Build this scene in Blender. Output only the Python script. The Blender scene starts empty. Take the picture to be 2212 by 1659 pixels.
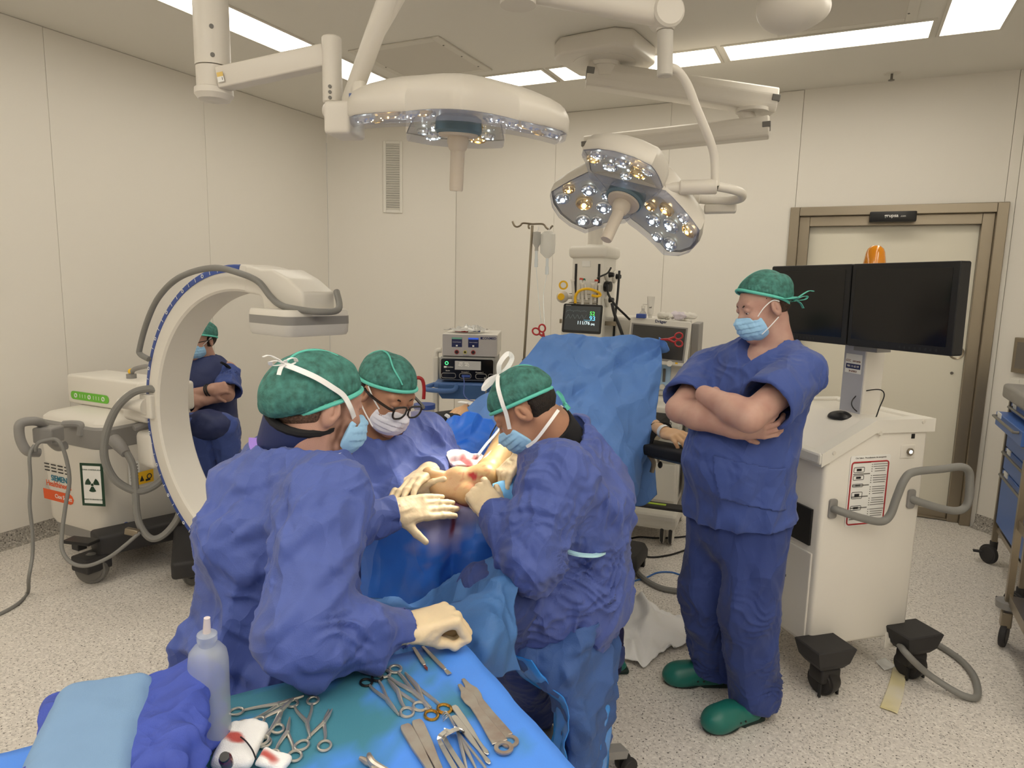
import bpy, bmesh, math, random
import numpy as np
from mathutils import Vector, Matrix, noise as mnoise
R_ = math.radians
PI = math.pi
scene = bpy.context.scene
col = scene.collection

# ------------------------------------------------------------ camera, world, lights, exposure
FPX, CX, CY = 1470.0, 1106.0, 829.5
def _n(v): return v / np.linalg.norm(v)
_Y = _n(np.array([1830 - CX, 628 - CY, FPX]))
_X = -_n(np.array([-1900 - CX, 545 - CY, FPX]))
_X = _n(_X - _Y * _X.dot(_Y))
_Z = np.cross(_X, _Y)
_Z = _Z if _Z[1] < 0 else -_Z
CAMR = np.stack([_X, _Y, _Z])
CAMP = np.array([0.0, 0.0, 1.70])
cam_data = bpy.data.cameras.new('camera')
cam_data.sensor_width = 36.0
cam_data.lens = FPX / 2212 * 36.0
cam_data.clip_start = 0.05
cam = bpy.data.objects.new('camera', cam_data)
col.objects.link(cam)
m = Matrix.Identity(4)
for i in range(3):
    m[i][0] = CAMR[i, 0]; m[i][1] = -CAMR[i, 1]; m[i][2] = -CAMR[i, 2]; m[i][3] = CAMP[i]
cam.matrix_world = m
scene.camera = cam

world = bpy.data.worlds.new('world'); scene.world = world
world.use_nodes = True
world.node_tree.nodes['Background'].inputs[0].default_value = (1.0, 0.93, 0.82, 1)
world.node_tree.nodes['Background'].inputs[1].default_value = 0.25

scene.view_settings.view_transform = 'Standard'
scene.view_settings.look = 'None'
scene.view_settings.gamma = 1.0
scene.view_settings.use_curve_mapping = False
scene.view_settings.exposure = 0.22
scene.cycles.max_bounces = 8
scene.cycles.diffuse_bounces = 5
scene.cycles.transparent_max_bounces = 12
scene.cycles.caustics_reflective = False
scene.cycles.caustics_refractive = False
scene.cycles.sample_clamp_indirect = 4.0
PANEL_STRENGTH = 6.0         # ceiling light panels
LAMP_TINT = (1.0, 0.9, 0.74)

CEIL, XL, YB = 3.20, -4.585, 5.84

def ray(px, py):
    return CAMR @ _n(np.array([px - CX, py - CY, FPX]))
def onz(px, py, z):
    d = ray(px, py); return Vector(CAMP + d * ((z - CAMP[2]) / d[2]))
def ony(px, py, y):
    d = ray(px, py); return Vector(CAMP + d * ((y - CAMP[1]) / d[1]))
def onx(px, py, x):
    d = ray(px, py); return Vector(CAMP + d * ((x - CAMP[0]) / d[0]))
def at(px, py, dist):
    d = ray(px, py); return Vector(CAMP + d * (dist / math.hypot(d[0], d[1])))
# ------------------------------------------------------------ helpers: colour and materials
def lin(r, g, b):
    def f(c):
        c /= 255.0
        return c / 12.92 if c <= 0.04045 else ((c + 0.055) / 1.055) ** 2.4
    return (f(r), f(g), f(b))
_W = lin(192, 182, 162)
_WA = lin(226, 222, 214)
def obs(r, g, b):
    """surface colour of a thing that looks r, g, b beside the lit walls"""
    return tuple(min(0.9, c * a / w) for c, a, w in zip(lin(r, g, b), _WA, _W))
def ploc(o):
    p = Vector((0, 0, 0))
    while o is not None: p = p + o.location; o = o.parent
    return p

MATS = {}
def mat(name, c, rough=0.5, metal=0.0, spec=0.5, bump=0.0, bscale=200.0, var=0.0, vscale=8.0, trans=0.0, ior=1.45,
        alpha=1.0, emit=None, estr=0.0, c2=None, sheen=0.0, coat=0.0, sss=0.0, vcontrast=0.0, crease=0.0, cscale=9.0):
    if name in MATS: return MATS[name]
    ma = bpy.data.materials.new(name); MATS[name] = ma
    ma.use_nodes = True
    nt = ma.node_tree; b = nt.nodes['Principled BSDF']
    b.inputs['Base Color'].default_value = (*c, 1)
    b.inputs['Roughness'].default_value = rough
    b.inputs['Metallic'].default_value = metal
    b.inputs['Specular IOR Level'].default_value = spec
    b.inputs['IOR'].default_value = ior
    b.inputs['Alpha'].default_value = alpha
    b.inputs['Transmission Weight'].default_value = trans
    b.inputs['Sheen Weight'].default_value = sheen
    b.inputs['Coat Weight'].default_value = coat
    if sss:
        b.inputs['Subsurface Weight'].default_value = sss
        b.inputs['Subsurface Radius'].default_value = (0.012, 0.005, 0.003)
        b.inputs['Subsurface Scale'].default_value = 0.6
    if emit:
        b.inputs['Emission Color'].default_value = (*emit, 1)
        b.inputs['Emission Strength'].default_value = estr
    tc = nt.nodes.new('ShaderNodeTexCoord')
    if var or c2:
        nz = nt.nodes.new('ShaderNodeTexNoise'); nz.inputs['Scale'].default_value = vscale
        nz.inputs['Detail'].default_value = 5
        nt.links.new(tc.outputs['Object'], nz.inputs['Vector'])
        rp = nt.nodes.new('ShaderNodeValToRGB')
        k = vcontrast or 0.0
        rp.color_ramp.elements[0].position = 0.3 + k * 0.18; rp.color_ramp.elements[1].position = 0.7 - k * 0.18
        d = c2 or tuple(x * (1 - var) for x in c)
        rp.color_ramp.elements[0].color = (*d, 1); rp.color_ramp.elements[1].color = (*c, 1)
        nt.links.new(nz.outputs['Fac'], rp.inputs['Fac'])
        nt.links.new(rp.outputs['Color'], b.inputs['Base Color'])
    if bump:
        n2 = nt.nodes.new('ShaderNodeTexNoise'); n2.inputs['Scale'].default_value = bscale
        n2.inputs['Detail'].default_value = 4
        nt.links.new(tc.outputs['Object'], n2.inputs['Vector'])
        bp = nt.nodes.new('ShaderNodeBump'); bp.inputs['Strength'].default_value = bump
        bp.inputs['Distance'].default_value = 0.01
        nt.links.new(n2.outputs['Fac'], bp.inputs['Height'])
        nt.links.new(bp.outputs['Normal'], b.inputs['Normal'])
        if crease:                                       # crumpled-sheet facets
            w = nt.nodes.new('ShaderNodeTexNoise'); w.inputs['Scale'].default_value = cscale * .6; w.inputs['Detail'].default_value = 2
            mw = nt.nodes.new('ShaderNodeMixRGB'); mw.blend_type = 'ADD'; mw.inputs['Fac'].default_value = 0.14
            nt.links.new(tc.outputs['Object'], w.inputs['Vector']); nt.links.new(tc.outputs['Object'], mw.inputs['Color1']); nt.links.new(w.outputs['Color'], mw.inputs['Color2'])
            prev = bp
            for sc, st in ((cscale, 1.0), (cscale * 2.3, 0.5)):
                vo = nt.nodes.new('ShaderNodeTexVoronoi'); vo.inputs['Scale'].default_value = sc
                mp = nt.nodes.new('ShaderNodeMapping'); mp.inputs['Rotation'].default_value = (.5, .4, sc); mp.inputs['Scale'].default_value = (1.3, 1.0, .6)
                b2 = nt.nodes.new('ShaderNodeBump'); b2.inputs['Strength'].default_value = min(1, crease * st); b2.inputs['Distance'].default_value = .36 / sc
                nt.links.new(mw.outputs['Color'], mp.inputs['Vector']); nt.links.new(mp.outputs['Vector'], vo.inputs['Vector']); nt.links.new(vo.outputs['Distance'], b2.inputs['Height']); nt.links.new(prev.outputs['Normal'], b2.inputs['Normal'])
                prev = b2
            nt.links.new(prev.outputs['Normal'], b.inputs['Normal'])
    return ma

def attr_mat(name, c, layers, rough=0.6, **kw):
    """base colour with stains mixed in by point attributes: layers = (attribute, colour)"""
    ma = mat(name, c, rough=rough, **kw); nt = ma.node_tree; b = nt.nodes['Principled BSDF']
    src = b.inputs['Base Color'].links[0].from_socket if b.inputs['Base Color'].links else None
    for a, cc in layers:
        at_ = nt.nodes.new('ShaderNodeAttribute'); at_.attribute_name = a
        mx = nt.nodes.new('ShaderNodeMixRGB'); mx.inputs['Color2'].default_value = (*cc, 1)
        if src is None: mx.inputs['Color1'].default_value = (*c, 1)
        else: nt.links.new(src, mx.inputs['Color1'])
        nt.links.new(at_.outputs['Fac'], mx.inputs['Fac']); src = mx.outputs['Color']
    nt.links.new(src, b.inputs['Base Color'])
    return ma

# ------------------------------------------------------------ helpers: objects
def thing(name, label, cat, loc=(0, 0, 0), rotz=0.0, group=None, rot=None):
    o = bpy.data.objects.new(name, None); col.objects.link(o)
    o.empty_display_size = 0.05
    o.location = loc
    o.rotation_euler = rot if rot is not None else (0, 0, rotz)
    o['label'] = label; o['category'] = cat
    if group: o['group'] = group
    return o
def tag(o, label, cat, group=None, kind=None):
    o['label'] = label; o['category'] = cat
    if group: o['group'] = group
    if kind: o['kind'] = kind
    return o
def structure(o, label=None):
    o['kind'] = 'structure'
    if label: o['label'] = label
    return o
def from_me(name, me, ma, parent=None, label=None):
    o = bpy.data.objects.new(name, me); col.objects.link(o)
    for q in (ma if isinstance(ma, (list, tuple)) else [ma]): me.materials.append(q)
    if parent is not None: o.parent = parent
    if label: o['label'] = label
    return o
def copy_tree(o, parent=None):
    c = o.copy(); col.objects.link(c)
    if parent is not None: c.parent = parent
    for ch in list(o.children): copy_tree(ch, c)
    return c

def align(d, up=(0, 0, 1)):
    """3x3: local z along d, local y near up"""
    z = Vector(d).normalized(); u = Vector(up)
    x = u.cross(z)
    if x.length < 1e-5: x = Vector((1, 0, 0)).cross(z)
    if x.length < 1e-5: x = Vector((0, 1, 0)).cross(z)
    x.normalize(); y = z.cross(x)
    return Matrix((x, y, z)).transposed()

def catmull(pts, n=8, closed=False):
    pts = [Vector(p) for p in pts]
    out = []; N = len(pts)
    for i in range(N if closed else N - 1):
        if closed: p0, p1, p2, p3 = pts[(i - 1) % N], pts[i], pts[(i + 1) % N], pts[(i + 2) % N]
        else: p0, p1, p2, p3 = pts[max(i - 1, 0)], pts[i], pts[i + 1], pts[min(i + 2, N - 1)]
        for k in range(n):
            t = k / n
            out.append(0.5 * ((2 * p1) + (p2 - p0) * t + (2 * p0 - 5 * p1 + 4 * p2 - p3) * t * t + (3 * p1 - p0 - 3 * p2 + p3) * t ** 3))
    if not closed: out.append(pts[-1].copy())
    return out

class MB:
    """collects shapes; build() links them as ONE mesh object"""
    def __init__(self): self.bm = bmesh.new(); self.mi = 0
    def _add(self, tmp, M=None, smooth=True):
        if M is not None: bmesh.ops.transform(tmp, matrix=M, verts=tmp.verts)
        for f in tmp.faces: f.material_index = self.mi; f.smooth = smooth
        me = bpy.data.meshes.new('t'); tmp.to_mesh(me); tmp.free()
        self.bm.from_mesh(me); bpy.data.meshes.remove(me)
        return self
    def box(self, c, s, rot=None, r=0.0, seg=2, M=None, smooth=None):
        t = bmesh.new(); bmesh.ops.create_cube(t, size=1)
        bmesh.ops.scale(t, vec=s, verts=t.verts)
        if r > 0: bmesh.ops.bevel(t, geom=list(t.edges), offset=min(r, min(s) * 0.49), segments=seg, profile=0.5, affect='EDGES')
        A = Matrix.Translation(c)
        if rot is not None: A = A @ (Matrix(rot).to_4x4() if isinstance(rot, Matrix) else Matrix.Rotation(rot, 4, 'Z'))
        if M is not None: A = M @ A
        return self._add(t, A, smooth=False if smooth is None else smooth)
    def cyl(self, a, b, r, r2=None, seg=24, cap=True, bev=0.0):
        a, b = Vector(a), Vector(b); d = b - a; L = d.length
        r2 = r if r2 is None else r2
        if bev: prof = [(0, 0), (r - bev, 0), (r, bev), (r2, L - bev), (r2 - bev, L), (0, L)]
        elif cap: prof = [(0, 0), (r, 0), (r2, L), (0, L)]
        else: prof = [(r, 0), (r2, L)]
        return self.lathe(prof, seg, Matrix.Translation(a) @ align(d).to_4x4())
    def lathe(self, prof, seg=24, M=None, sharp=True):
        t = bmesh.new(); rings = []
        for (r, z) in prof:
            if r < 1e-6: rings.append([t.verts.new((0, 0, z))])
            else: rings.append([t.verts.new((r * math.cos(2 * PI * k / seg), r * math.sin(2 * PI * k / seg), z)) for k in range(seg)])
        for A, B in zip(rings, rings[1:]):
            for k in range(seg):
                k2 = (k + 1) % seg
                if len(A) == 1 and len(B) == 1: continue
                if len(A) == 1: t.faces.new((A[0], B[k2], B[k]))
                elif len(B) == 1: t.faces.new((A[k], A[k2], B[0]))
                else: t.faces.new((A[k], A[k2], B[k2], B[k]))
        bmesh.ops.recalc_face_normals(t, faces=t.faces)
        return self._add(t, M)
    def sphere(self, c, r, M=None, seg=20, rot=None):
        t = bmesh.new(); bmesh.ops.create_uvsphere(t, u_segments=seg, v_segments=seg // 2 + 2, radius=1)
        s = (r, r, r) if not hasattr(r, '__len__') else r
        bmesh.ops.scale(t, vec=s, verts=t.verts)
        A = Matrix.Translation(c) @ (rot.to_4x4() if rot is not None else Matrix.Identity(4))
        if M is not None: A = M @ A
        return self._add(t, A)
    def tube(self, path, r, seg=10, smooth=8, closed=False, cap=True, flat=None, up=(0, 0, 1)):
        """tube along a smoothed path; r number or list per control point; flat=(w, h) ribbon section"""
        pts = catmull(path, smooth, closed) if smooth > 1 else [Vector(p) for p in path]
        n = len(pts); t = bmesh.new(); rings = []
        if hasattr(r, '__len__'): rr = np.interp(np.linspace(0, len(r) - 1, n), range(len(r)), r)
        else: rr = [r] * n
        prevx = None
        for i, p in enumerate(pts):
            d = (pts[(i + 1) % n] - pts[i - 1]) if closed else (pts[min(i + 1, n - 1)] - pts[max(i - 1, 0)])
            if d.length < 1e-9: d = Vector((0, 0, 1))
            d.normalize()
            if flat: x = Vector(up).cross(d)
            else:
                x = prevx - d * prevx.dot(d) if prevx is not None else Vector(up).cross(d)
            if x.length < 1e-4: x = Vector((1, 0.3, 0)).cross(d)
            x.normalize(); prevx = x; y = d.cross(x)
            if flat:
                w, h = flat[0] * rr[i], flat[1] * rr[i]
                q = [(-w, -h), (w, -h), (w, h), (-w, h)]
                rings.append([t.verts.new(p + x * a + y * b) for a, b in q])
            else:
                rings.append([t.verts.new(p + (x * math.cos(2 * PI * k / seg) + y * math.sin(2 * PI * k / seg)) * rr[i]) for k in range(seg)])
        S = len(rings[0])
        for i in range(n if closed else n - 1):
            A, B = rings[i], rings[(i + 1) % n]
            for k in range(S): t.faces.new((A[k], A[(k + 1) % S], B[(k + 1) % S], B[k]))
        if cap and not closed:
            t.faces.new(rings[0][::-1]); t.faces.new(rings[-1])
        bmesh.ops.recalc_face_normals(t, faces=t.faces)
        return self._add(t, None, smooth=not flat)
    def torus(self, c, R, r, M=None, seg=28, rseg=10, sx=1.0):
        pts = [(R * sx * math.cos(2 * PI * k / seg), R * math.sin(2 * PI * k / seg), 0) for k in range(seg)]
        A = (M if M is not None else Matrix.Identity(4)) @ Matrix.Translation(c)
        return self.tube([A @ Vector(p) for p in pts], r, seg=rseg, smooth=1, closed=True)
    def prism(self, outline, z0, z1, M=None, r=0.0, seg=2, smooth=False, axis=None):
        """outline in local xy, from z0 to z1"""
        t = bmesh.new()
        A = [t.verts.new((x, y, z0)) for x, y in outline]
        f = t.faces.new(A)
        ex = bmesh.ops.extrude_face_region(t, geom=[f])
        bmesh.ops.translate(t, vec=(0, 0, z1 - z0), verts=[v for v in ex['geom'] if isinstance(v, bmesh.types.BMVert)])
        bmesh.ops.recalc_face_normals(t, faces=t.faces)
        if r > 0: bmesh.ops.bevel(t, geom=list(t.edges), offset=r, segments=seg, profile=0.5, affect='EDGES')
        return self._add(t, M, smooth=smooth)
    def loft(self, rings, cap=True, closed_u=True, smooth=True):
        t = bmesh.new(); V = [[t.verts.new(p) for p in ring] for ring in rings]
        for A, B in zip(V, V[1:]):
            S = len(A)
            for k in range(S if closed_u else S - 1):
                t.faces.new((A[k], A[(k + 1) % S], B[(k + 1) % S], B[k]))
        if cap and closed_u:
            if cap != 'end': t.faces.new(V[0][::-1])
            t.faces.new(V[-1])
        bmesh.ops.recalc_face_normals(t, faces=t.faces)
        return self._add(t, None, smooth=smooth)
    def quad(self, pts, smooth=False):
        t = bmesh.new(); t.faces.new([t.verts.new(p) for p in pts]); return self._add(t, None, smooth)
    def text(self, s, size, M, depth=0.0006, align_x='CENTER', bold=0.0, sx=1.0):
        cu = bpy.data.curves.new('t', 'FONT'); cu.body = s; cu.size = size; cu.align_x = align_x; cu.align_y = 'CENTER'
        cu.extrude = depth; cu.offset = bold; cu.resolution_u = 3
        o = bpy.data.objects.new('t', cu); col.objects.link(o)
        dg = bpy.context.evaluated_depsgraph_get()
        me = bpy.data.meshes.new_from_object(o.evaluated_get(dg))
        t = bmesh.new(); t.from_mesh(me)
        bpy.data.objects.remove(o); bpy.data.curves.remove(cu); bpy.data.meshes.remove(me)
        if sx != 1.0: bmesh.ops.scale(t, vec=(sx, 1, 1), verts=t.verts)
        return self._add(t, M, smooth=False)
    def build(self, name, ma, parent=None, label=None, world=False, auto=35):
        me = bpy.data.meshes.new(name)
        if world and parent is not None:
            bmesh.ops.translate(self.bm, vec=-ploc(parent), verts=self.bm.verts)
        if auto:
            a = R_(auto)
            for e in self.bm.edges:
                if len(e.link_faces) == 2 and e.calc_face_angle(0) > a: e.smooth = False
        self.bm.to_mesh(me); self.bm.free()
        return from_me(name, me, ma, parent, label)

def face_m(origin, xdir, ydir):
    """4x4 with local x, y in a plane and z = x cross y"""
    x = Vector(xdir).normalized(); y = Vector(ydir); y = (y - x * y.dot(x)).normalized(); z = x.cross(y)
    M = Matrix((x, y, z)).transposed().to_4x4(); M.translation = Vector(origin); return M
def rrect(w, h, r, n=4, cx=0, cy=0):
    out = []
    for (sx, sy, a0) in ((1, 1, 0), (-1, 1, 90), (-1, -1, 180), (1, -1, 270)):
        for k in range(n + 1):
            a = R_(a0 + 90 * k / n)
            out.append((cx + sx * (w / 2 - r) + r * math.cos(a), cy + sy * (h / 2 - r) + r * math.sin(a)))
    return out

# ------------------------------------------------------------ helpers: smooth solids from blended shapes
class Pr:
    pass
class RC(Pr):                     # tapered rod a..b
    def __init__(s, a, b, ra, rb=None, flat=None, capped=False):
        s.a = np.array(a, float); s.b = np.array(b, float); s.ra = ra; s.rb = ra if rb is None else rb; s.flat = flat; s.capped = capped
    def xf(s, R, t):
        f = None if s.flat is None else (R @ np.array(s.flat[0], float), s.flat[1])
        return RC(R @ s.a + t, R @ s.b + t, s.ra, s.rb, f, s.capped)
    def bounds(s):
        r = max(s.ra, s.rb); return np.minimum(s.a, s.b) - r, np.maximum(s.a, s.b) + r
    def ev(s, x, y, z):
        ab = s.b - s.a; L2 = ab.dot(ab) + 1e-12
        px, py, pz = x - s.a[0], y - s.a[1], z - s.a[2]
        tt = (px * ab[0] + py * ab[1] + pz * ab[2]) / L2
        t = np.clip(tt, 0, 1)
        qx, qy, qz = px - t * ab[0], py - t * ab[1], pz - t * ab[2]
        if s.flat is not None:
            f, k = s.flat; f = np.array(f, float); d = (qx * f[0] + qy * f[1] + qz * f[2]) * (k - 1)
            qx, qy, qz = qx + d * f[0], qy + d * f[1], qz + d * f[2]
            d = np.sqrt(qx * qx + qy * qy + qz * qz) - (s.ra + t * (s.rb - s.ra)); d = d / (k ** 0.5)
        else:
            d = np.sqrt(qx * qx + qy * qy + qz * qz) - (s.ra + t * (s.rb - s.ra))
        if s.capped:
            L = math.sqrt(L2); d = np.maximum(d, np.maximum(-tt * L, (tt - 1) * L))
        return d
class EL(Pr):                     # ellipsoid
    def __init__(s, c, r, R=None): s.c = np.array(c, float); s.r = np.array(r, float); s.R = np.eye(3) if R is None else np.array(R, float)
    def xf(s, R, t): return EL(R @ s.c + t, s.r, R @ s.R)
    def bounds(s):
        e = np.sqrt(((s.R * s.r) ** 2).sum(1)); return s.c - e, s.c + e
    def ev(s, x, y, z):
        p = [x - s.c[0], y - s.c[1], z - s.c[2]]
        k0 = 0; k1 = 0
        for i in range(3):
            q = p[0] * s.R[0, i] + p[1] * s.R[1, i] + p[2] * s.R[2, i]
            k0 = k0 + (q / s.r[i]) ** 2; k1 = k1 + (q / s.r[i] ** 2) ** 2
        k0 = np.sqrt(k0); return k0 * (k0 - 1) / (np.sqrt(k1) + 1e-9)
class RB(Pr):                     # rounded box
    def __init__(s, c, h, r, R=None): s.c = np.array(c, float); s.h = np.array(h, float); s.r = r; s.R = np.eye(3) if R is None else np.array(R, float)
    def xf(s, R, t): return RB(R @ s.c + t, s.h, s.r, R @ s.R)
    def bounds(s):
        e = (np.abs(s.R) * s.h).sum(1); return s.c - e, s.c + e
    def ev(s, x, y, z):
        p = [x - s.c[0], y - s.c[1], z - s.c[2]]; o = 0; ins = -9.0
        for i in range(3):
            q = np.abs(p[0] * s.R[0, i] + p[1] * s.R[1, i] + p[2] * s.R[2, i]) - (s.h[i] - s.r)
            o = o + np.maximum(q, 0) ** 2; ins = np.maximum(ins, q)
        return np.sqrt(o) + np.minimum(ins, 0) - s.r
class HS(Pr):                     # half space n.p < n.c
    def __init__(s, c, n): s.c = np.array(c, float); s.n = np.array(n, float) / np.linalg.norm(n)
    def xf(s, R, t): return HS(R @ s.c + t, R @ s.n)
    def bounds(s): return None
    def ev(s, x, y, z): return (x - s.c[0]) * s.n[0] + (y - s.c[1]) * s.n[1] + (z - s.c[2]) * s.n[2]
def xf(ops, R, t):
    R = np.array(R, float); t = np.array(t, float)
    return [(o[0], o[1].xf(R, t), o[2]) for o in ops]
def U(p, k=0.02): return ('u', p, k)
def SUB(p, k=0.005): return ('s', p, k)
def INT(p, k=0.003): return ('i', p, k)

def solid(ops, h, smooth=1):
    """mesh (verts, quads) of the blended shapes on a grid of step h"""
    lo = np.full(3, 1e9); hi = -lo
    for kind, p, k in ops:
        if kind == 'u':
            a, b = p.bounds(); lo = np.minimum(lo, a); hi = np.maximum(hi, b)
    lo -= 3 * h + 0.01; hi += 3 * h + 0.01
    n = np.ceil((hi - lo) / h).astype(int) + 1
    ax = [(lo[i] + h * np.arange(n[i])).astype(np.float32) for i in range(3)]
    F = np.full(n, 0.3, np.float32)
    for kind, p, k in ops:
        bd = p.bounds()
        if bd is None: s = [slice(0, n[i]) for i in range(3)]
        else:
            m_ = k + 4 * h
            i0 = np.clip(np.floor((bd[0] - m_ - lo) / h).astype(int), 0, n); i1 = np.clip(np.ceil((bd[1] + m_ - lo) / h).astype(int) + 1, 0, n)
            s = [slice(i0[i], i1[i]) for i in range(3)]
            if kind == 'i':
                G = np.full(n, 0.3, np.float32)
        s = tuple(s)
        x = ax[0][s[0]][:, None, None]; y = ax[1][s[1]][None, :, None]; z = ax[2][s[2]][None, None, :]
        d = p.ev(x, y, z).astype(np.float32); f = F[s]
        if kind == 'u':
            if k > 1e-6:
                hh = np.clip(0.5 + 0.5 * (f - d) / k, 0, 1); F[s] = f * (1 - hh) + d * hh - k * hh * (1 - hh)
            else: F[s] = np.minimum(f, d)
        elif kind == 's':
            hh = np.clip(0.5 - 0.5 * (f + d) / k, 0, 1); F[s] = f * (1 - hh) - d * hh + k * hh * (1 - hh)
        else:
            if bd is not None: G[s] = d; d = G; f = F; s = (slice(None),) * 3
            hh = np.clip(0.5 + 0.5 * (f - d) / max(k, 1e-6), 0, 1); F[s] = f * (hh) + d * (1 - hh) + k * hh * (1 - hh) if k > 1e-6 else np.maximum(f, d)
    return nets(F, lo, h, smooth)

def nets(F, lo, h, smooth=1):
    ins = F < 0
    c = np.zeros(tuple(np.array(F.shape) - 1), np.int8)
    offs = [(i, j, k) for i in (0, 1) for j in (0, 1) for k in (0, 1)]
    nx, ny, nz = c.shape
    for (i, j, k) in offs: c += ins[i:i + nx, j:j + ny, k:k + nz]
    mix = (c > 0) & (c < 8)
    I = np.argwhere(mix); idx = np.full(c.shape, -1, np.int32); idx[mix] = np.arange(len(I))
    V = np.stack([F[I[:, 0] + i, I[:, 1] + j, I[:, 2] + k] for (i, j, k) in offs])
    O = np.array(offs, float); acc = np.zeros((len(I), 3)); cnt = np.zeros(len(I))
    for a in range(8):
        for b in range(a + 1, 8):
            if np.abs(O[a] - O[b]).sum() != 1: continue
            x = (V[a] < 0) != (V[b] < 0)
            t = np.where(x, V[a] / np.where(x, V[a] - V[b], 1), 0)
            acc += np.where(x[:, None], O[a] + t[:, None] * (O[b] - O[a]), 0); cnt += x
    P = lo + h * (I + acc / np.maximum(cnt, 1)[:, None])
    Q = []
    for axis in range(3):
        sl0 = [slice(None)] * 3; sl1 = [slice(None)] * 3
        sl0[axis] = slice(0, -1); sl1[axis] = slice(1, None)
        A = ins[tuple(sl0)]; B = ins[tuple(sl1)]
        E = np.argwhere(A != B)
        b_, c_ = (axis + 1) % 3, (axis + 2) % 3
        ok = (E[:, b_] > 0) & (E[:, c_] > 0) & (E[:, b_] < F.shape[b_] - 1) & (E[:, c_] < F.shape[c_] - 1)
        E = E[ok]
        def cell(db, dc):
            e = E.copy(); e[:, b_] -= db; e[:, c_] -= dc; return idx[e[:, 0], e[:, 1], e[:, 2]]
        q = np.stack([cell(1, 1), cell(0, 1), cell(0, 0), cell(1, 0)], 1)
        flip = ~A[E[:, 0], E[:, 1], E[:, 2]]
        q[flip] = q[flip][:, ::-1]
        Q.append(q)
    Q = np.concatenate(Q); Q = Q[(Q >= 0).all(1)]
    for _ in range(smooth): P = relax(P, Q)
    return P, Q
def relax(P, Q, w=0.6):
    S = np.zeros_like(P); n = np.zeros(len(P))
    for a in range(4):
        for b in (1, 3):
            j = Q[:, (a + b) % 4]; i = Q[:, a]
            for d in range(3): S[:, d] += np.bincount(i, P[j, d], len(P))
            n += np.bincount(i, minlength=len(P))
    return P * (1 - w) + w * S / np.maximum(n, 1)[:, None]
def vnormals(P, Q):
    N = np.cross(P[Q[:, 2]] - P[Q[:, 0]], P[Q[:, 3]] - P[Q[:, 1]])
    V = np.zeros_like(P)
    for a in range(4):
        for d in range(3): V[:, d] += np.bincount(Q[:, a], N[:, d], len(P))
    return V / (np.linalg.norm(V, axis=1)[:, None] + 1e-12)
def mesh_of(name, P, Q, ma, parent=None, label=None, attr=None, smooth=True):
    if parent is not None: P = P - np.array(ploc(parent))
    me = bpy.data.meshes.new(name)
    me.vertices.add(len(P)); me.vertices.foreach_set('co', np.ascontiguousarray(P, np.float32).ravel())
    me.loops.add(Q.size); me.loops.foreach_set('vertex_index', np.ascontiguousarray(Q, np.int32).ravel())
    me.polygons.add(len(Q)); me.polygons.foreach_set('loop_start', np.arange(0, Q.size, Q.shape[1], dtype=np.int32))
    me.polygons.foreach_set('use_smooth', np.full(len(Q), smooth))
    me.update(calc_edges=True); me.validate()
    if attr is not None:
        for k, v in attr.items():
            at_ = me.attributes.new(k, 'FLOAT', 'POINT'); at_.data.foreach_set('value', np.ascontiguousarray(v, np.float32))
    return from_me(name, me, ma, parent, label)
def merge(meshes):
    P = []; Q = []; n = 0
    for p, q in meshes: P.append(p); Q.append(q + n); n += len(p)
    return np.concatenate(P), np.concatenate(Q)

def tri(x): return 2 * np.abs(x - np.floor(x + 0.5)) * 2 - 1
def wob(P, f, seed):
    """smooth pseudo-noise, about -1..1"""
    r = np.random.RandomState(seed); o = 0
    for i in range(5):
        d = r.normal(size=3); d /= np.linalg.norm(d)
        o = o + np.sin(P @ d * f * (0.7 + 0.9 * r.rand()) * 2 * PI + r.rand() * 6.28 + 1.3 * np.sin(P @ r.normal(size=3) * f * 2.2 + r.rand() * 6))
    return o / 2.6
def crumple(P, amp, f, seed, n=5, along=None, k=3.0):
    """creased-sheet height: sharp ridges in several directions, patchy"""
    r = np.random.RandomState(seed); o = np.zeros(len(P))
    for i in range(n):
        d = r.normal(size=3)
        if along is not None:
            a = np.array(along, float); d = d - a * d.dot(a) * (1 - 1 / k)
        d /= np.linalg.norm(d)
        w = P + 0.25 / f * np.stack([wob(P, f * 0.35, seed * 7 + i * 3 + q) for q in range(3)], 1)
        t = w @ d * f * (0.6 + 0.9 * r.rand()) + r.rand()
        s = t - np.floor(t); ridge = np.maximum(0, 1 - np.abs(s - 0.5) * (3.0 + 2 * r.rand()))
        o += ridge * np.clip(0.5 + 1.1 * wob(P, f * 0.4, seed * 11 + i), 0, 1.4) * (1 if i % 2 else -0.8)
    return amp * o
def folds(P, c, axis, wave, amp, rad, seed=1, sharp=True):
    """a patch of parallel folds about c, running across axis"""
    a = np.array(axis, float); a /= np.linalg.norm(a); d = P - np.array(c)
    g = np.exp(-(d ** 2).sum(1) / rad ** 2)
    t = d @ a / wave + 0.75 * wob(P, 0.22 / wave, seed) + 0.4 * wob(P, 0.5 / wave, seed + 1)
    s = np.maximum(0, 1 - 1.7 * np.abs(tri(t * .8)) ) - .35
    return amp * g * s * np.clip(.55 + .8 * wob(P, .3 / wave, seed + 5), 0, 1.5)

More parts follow.
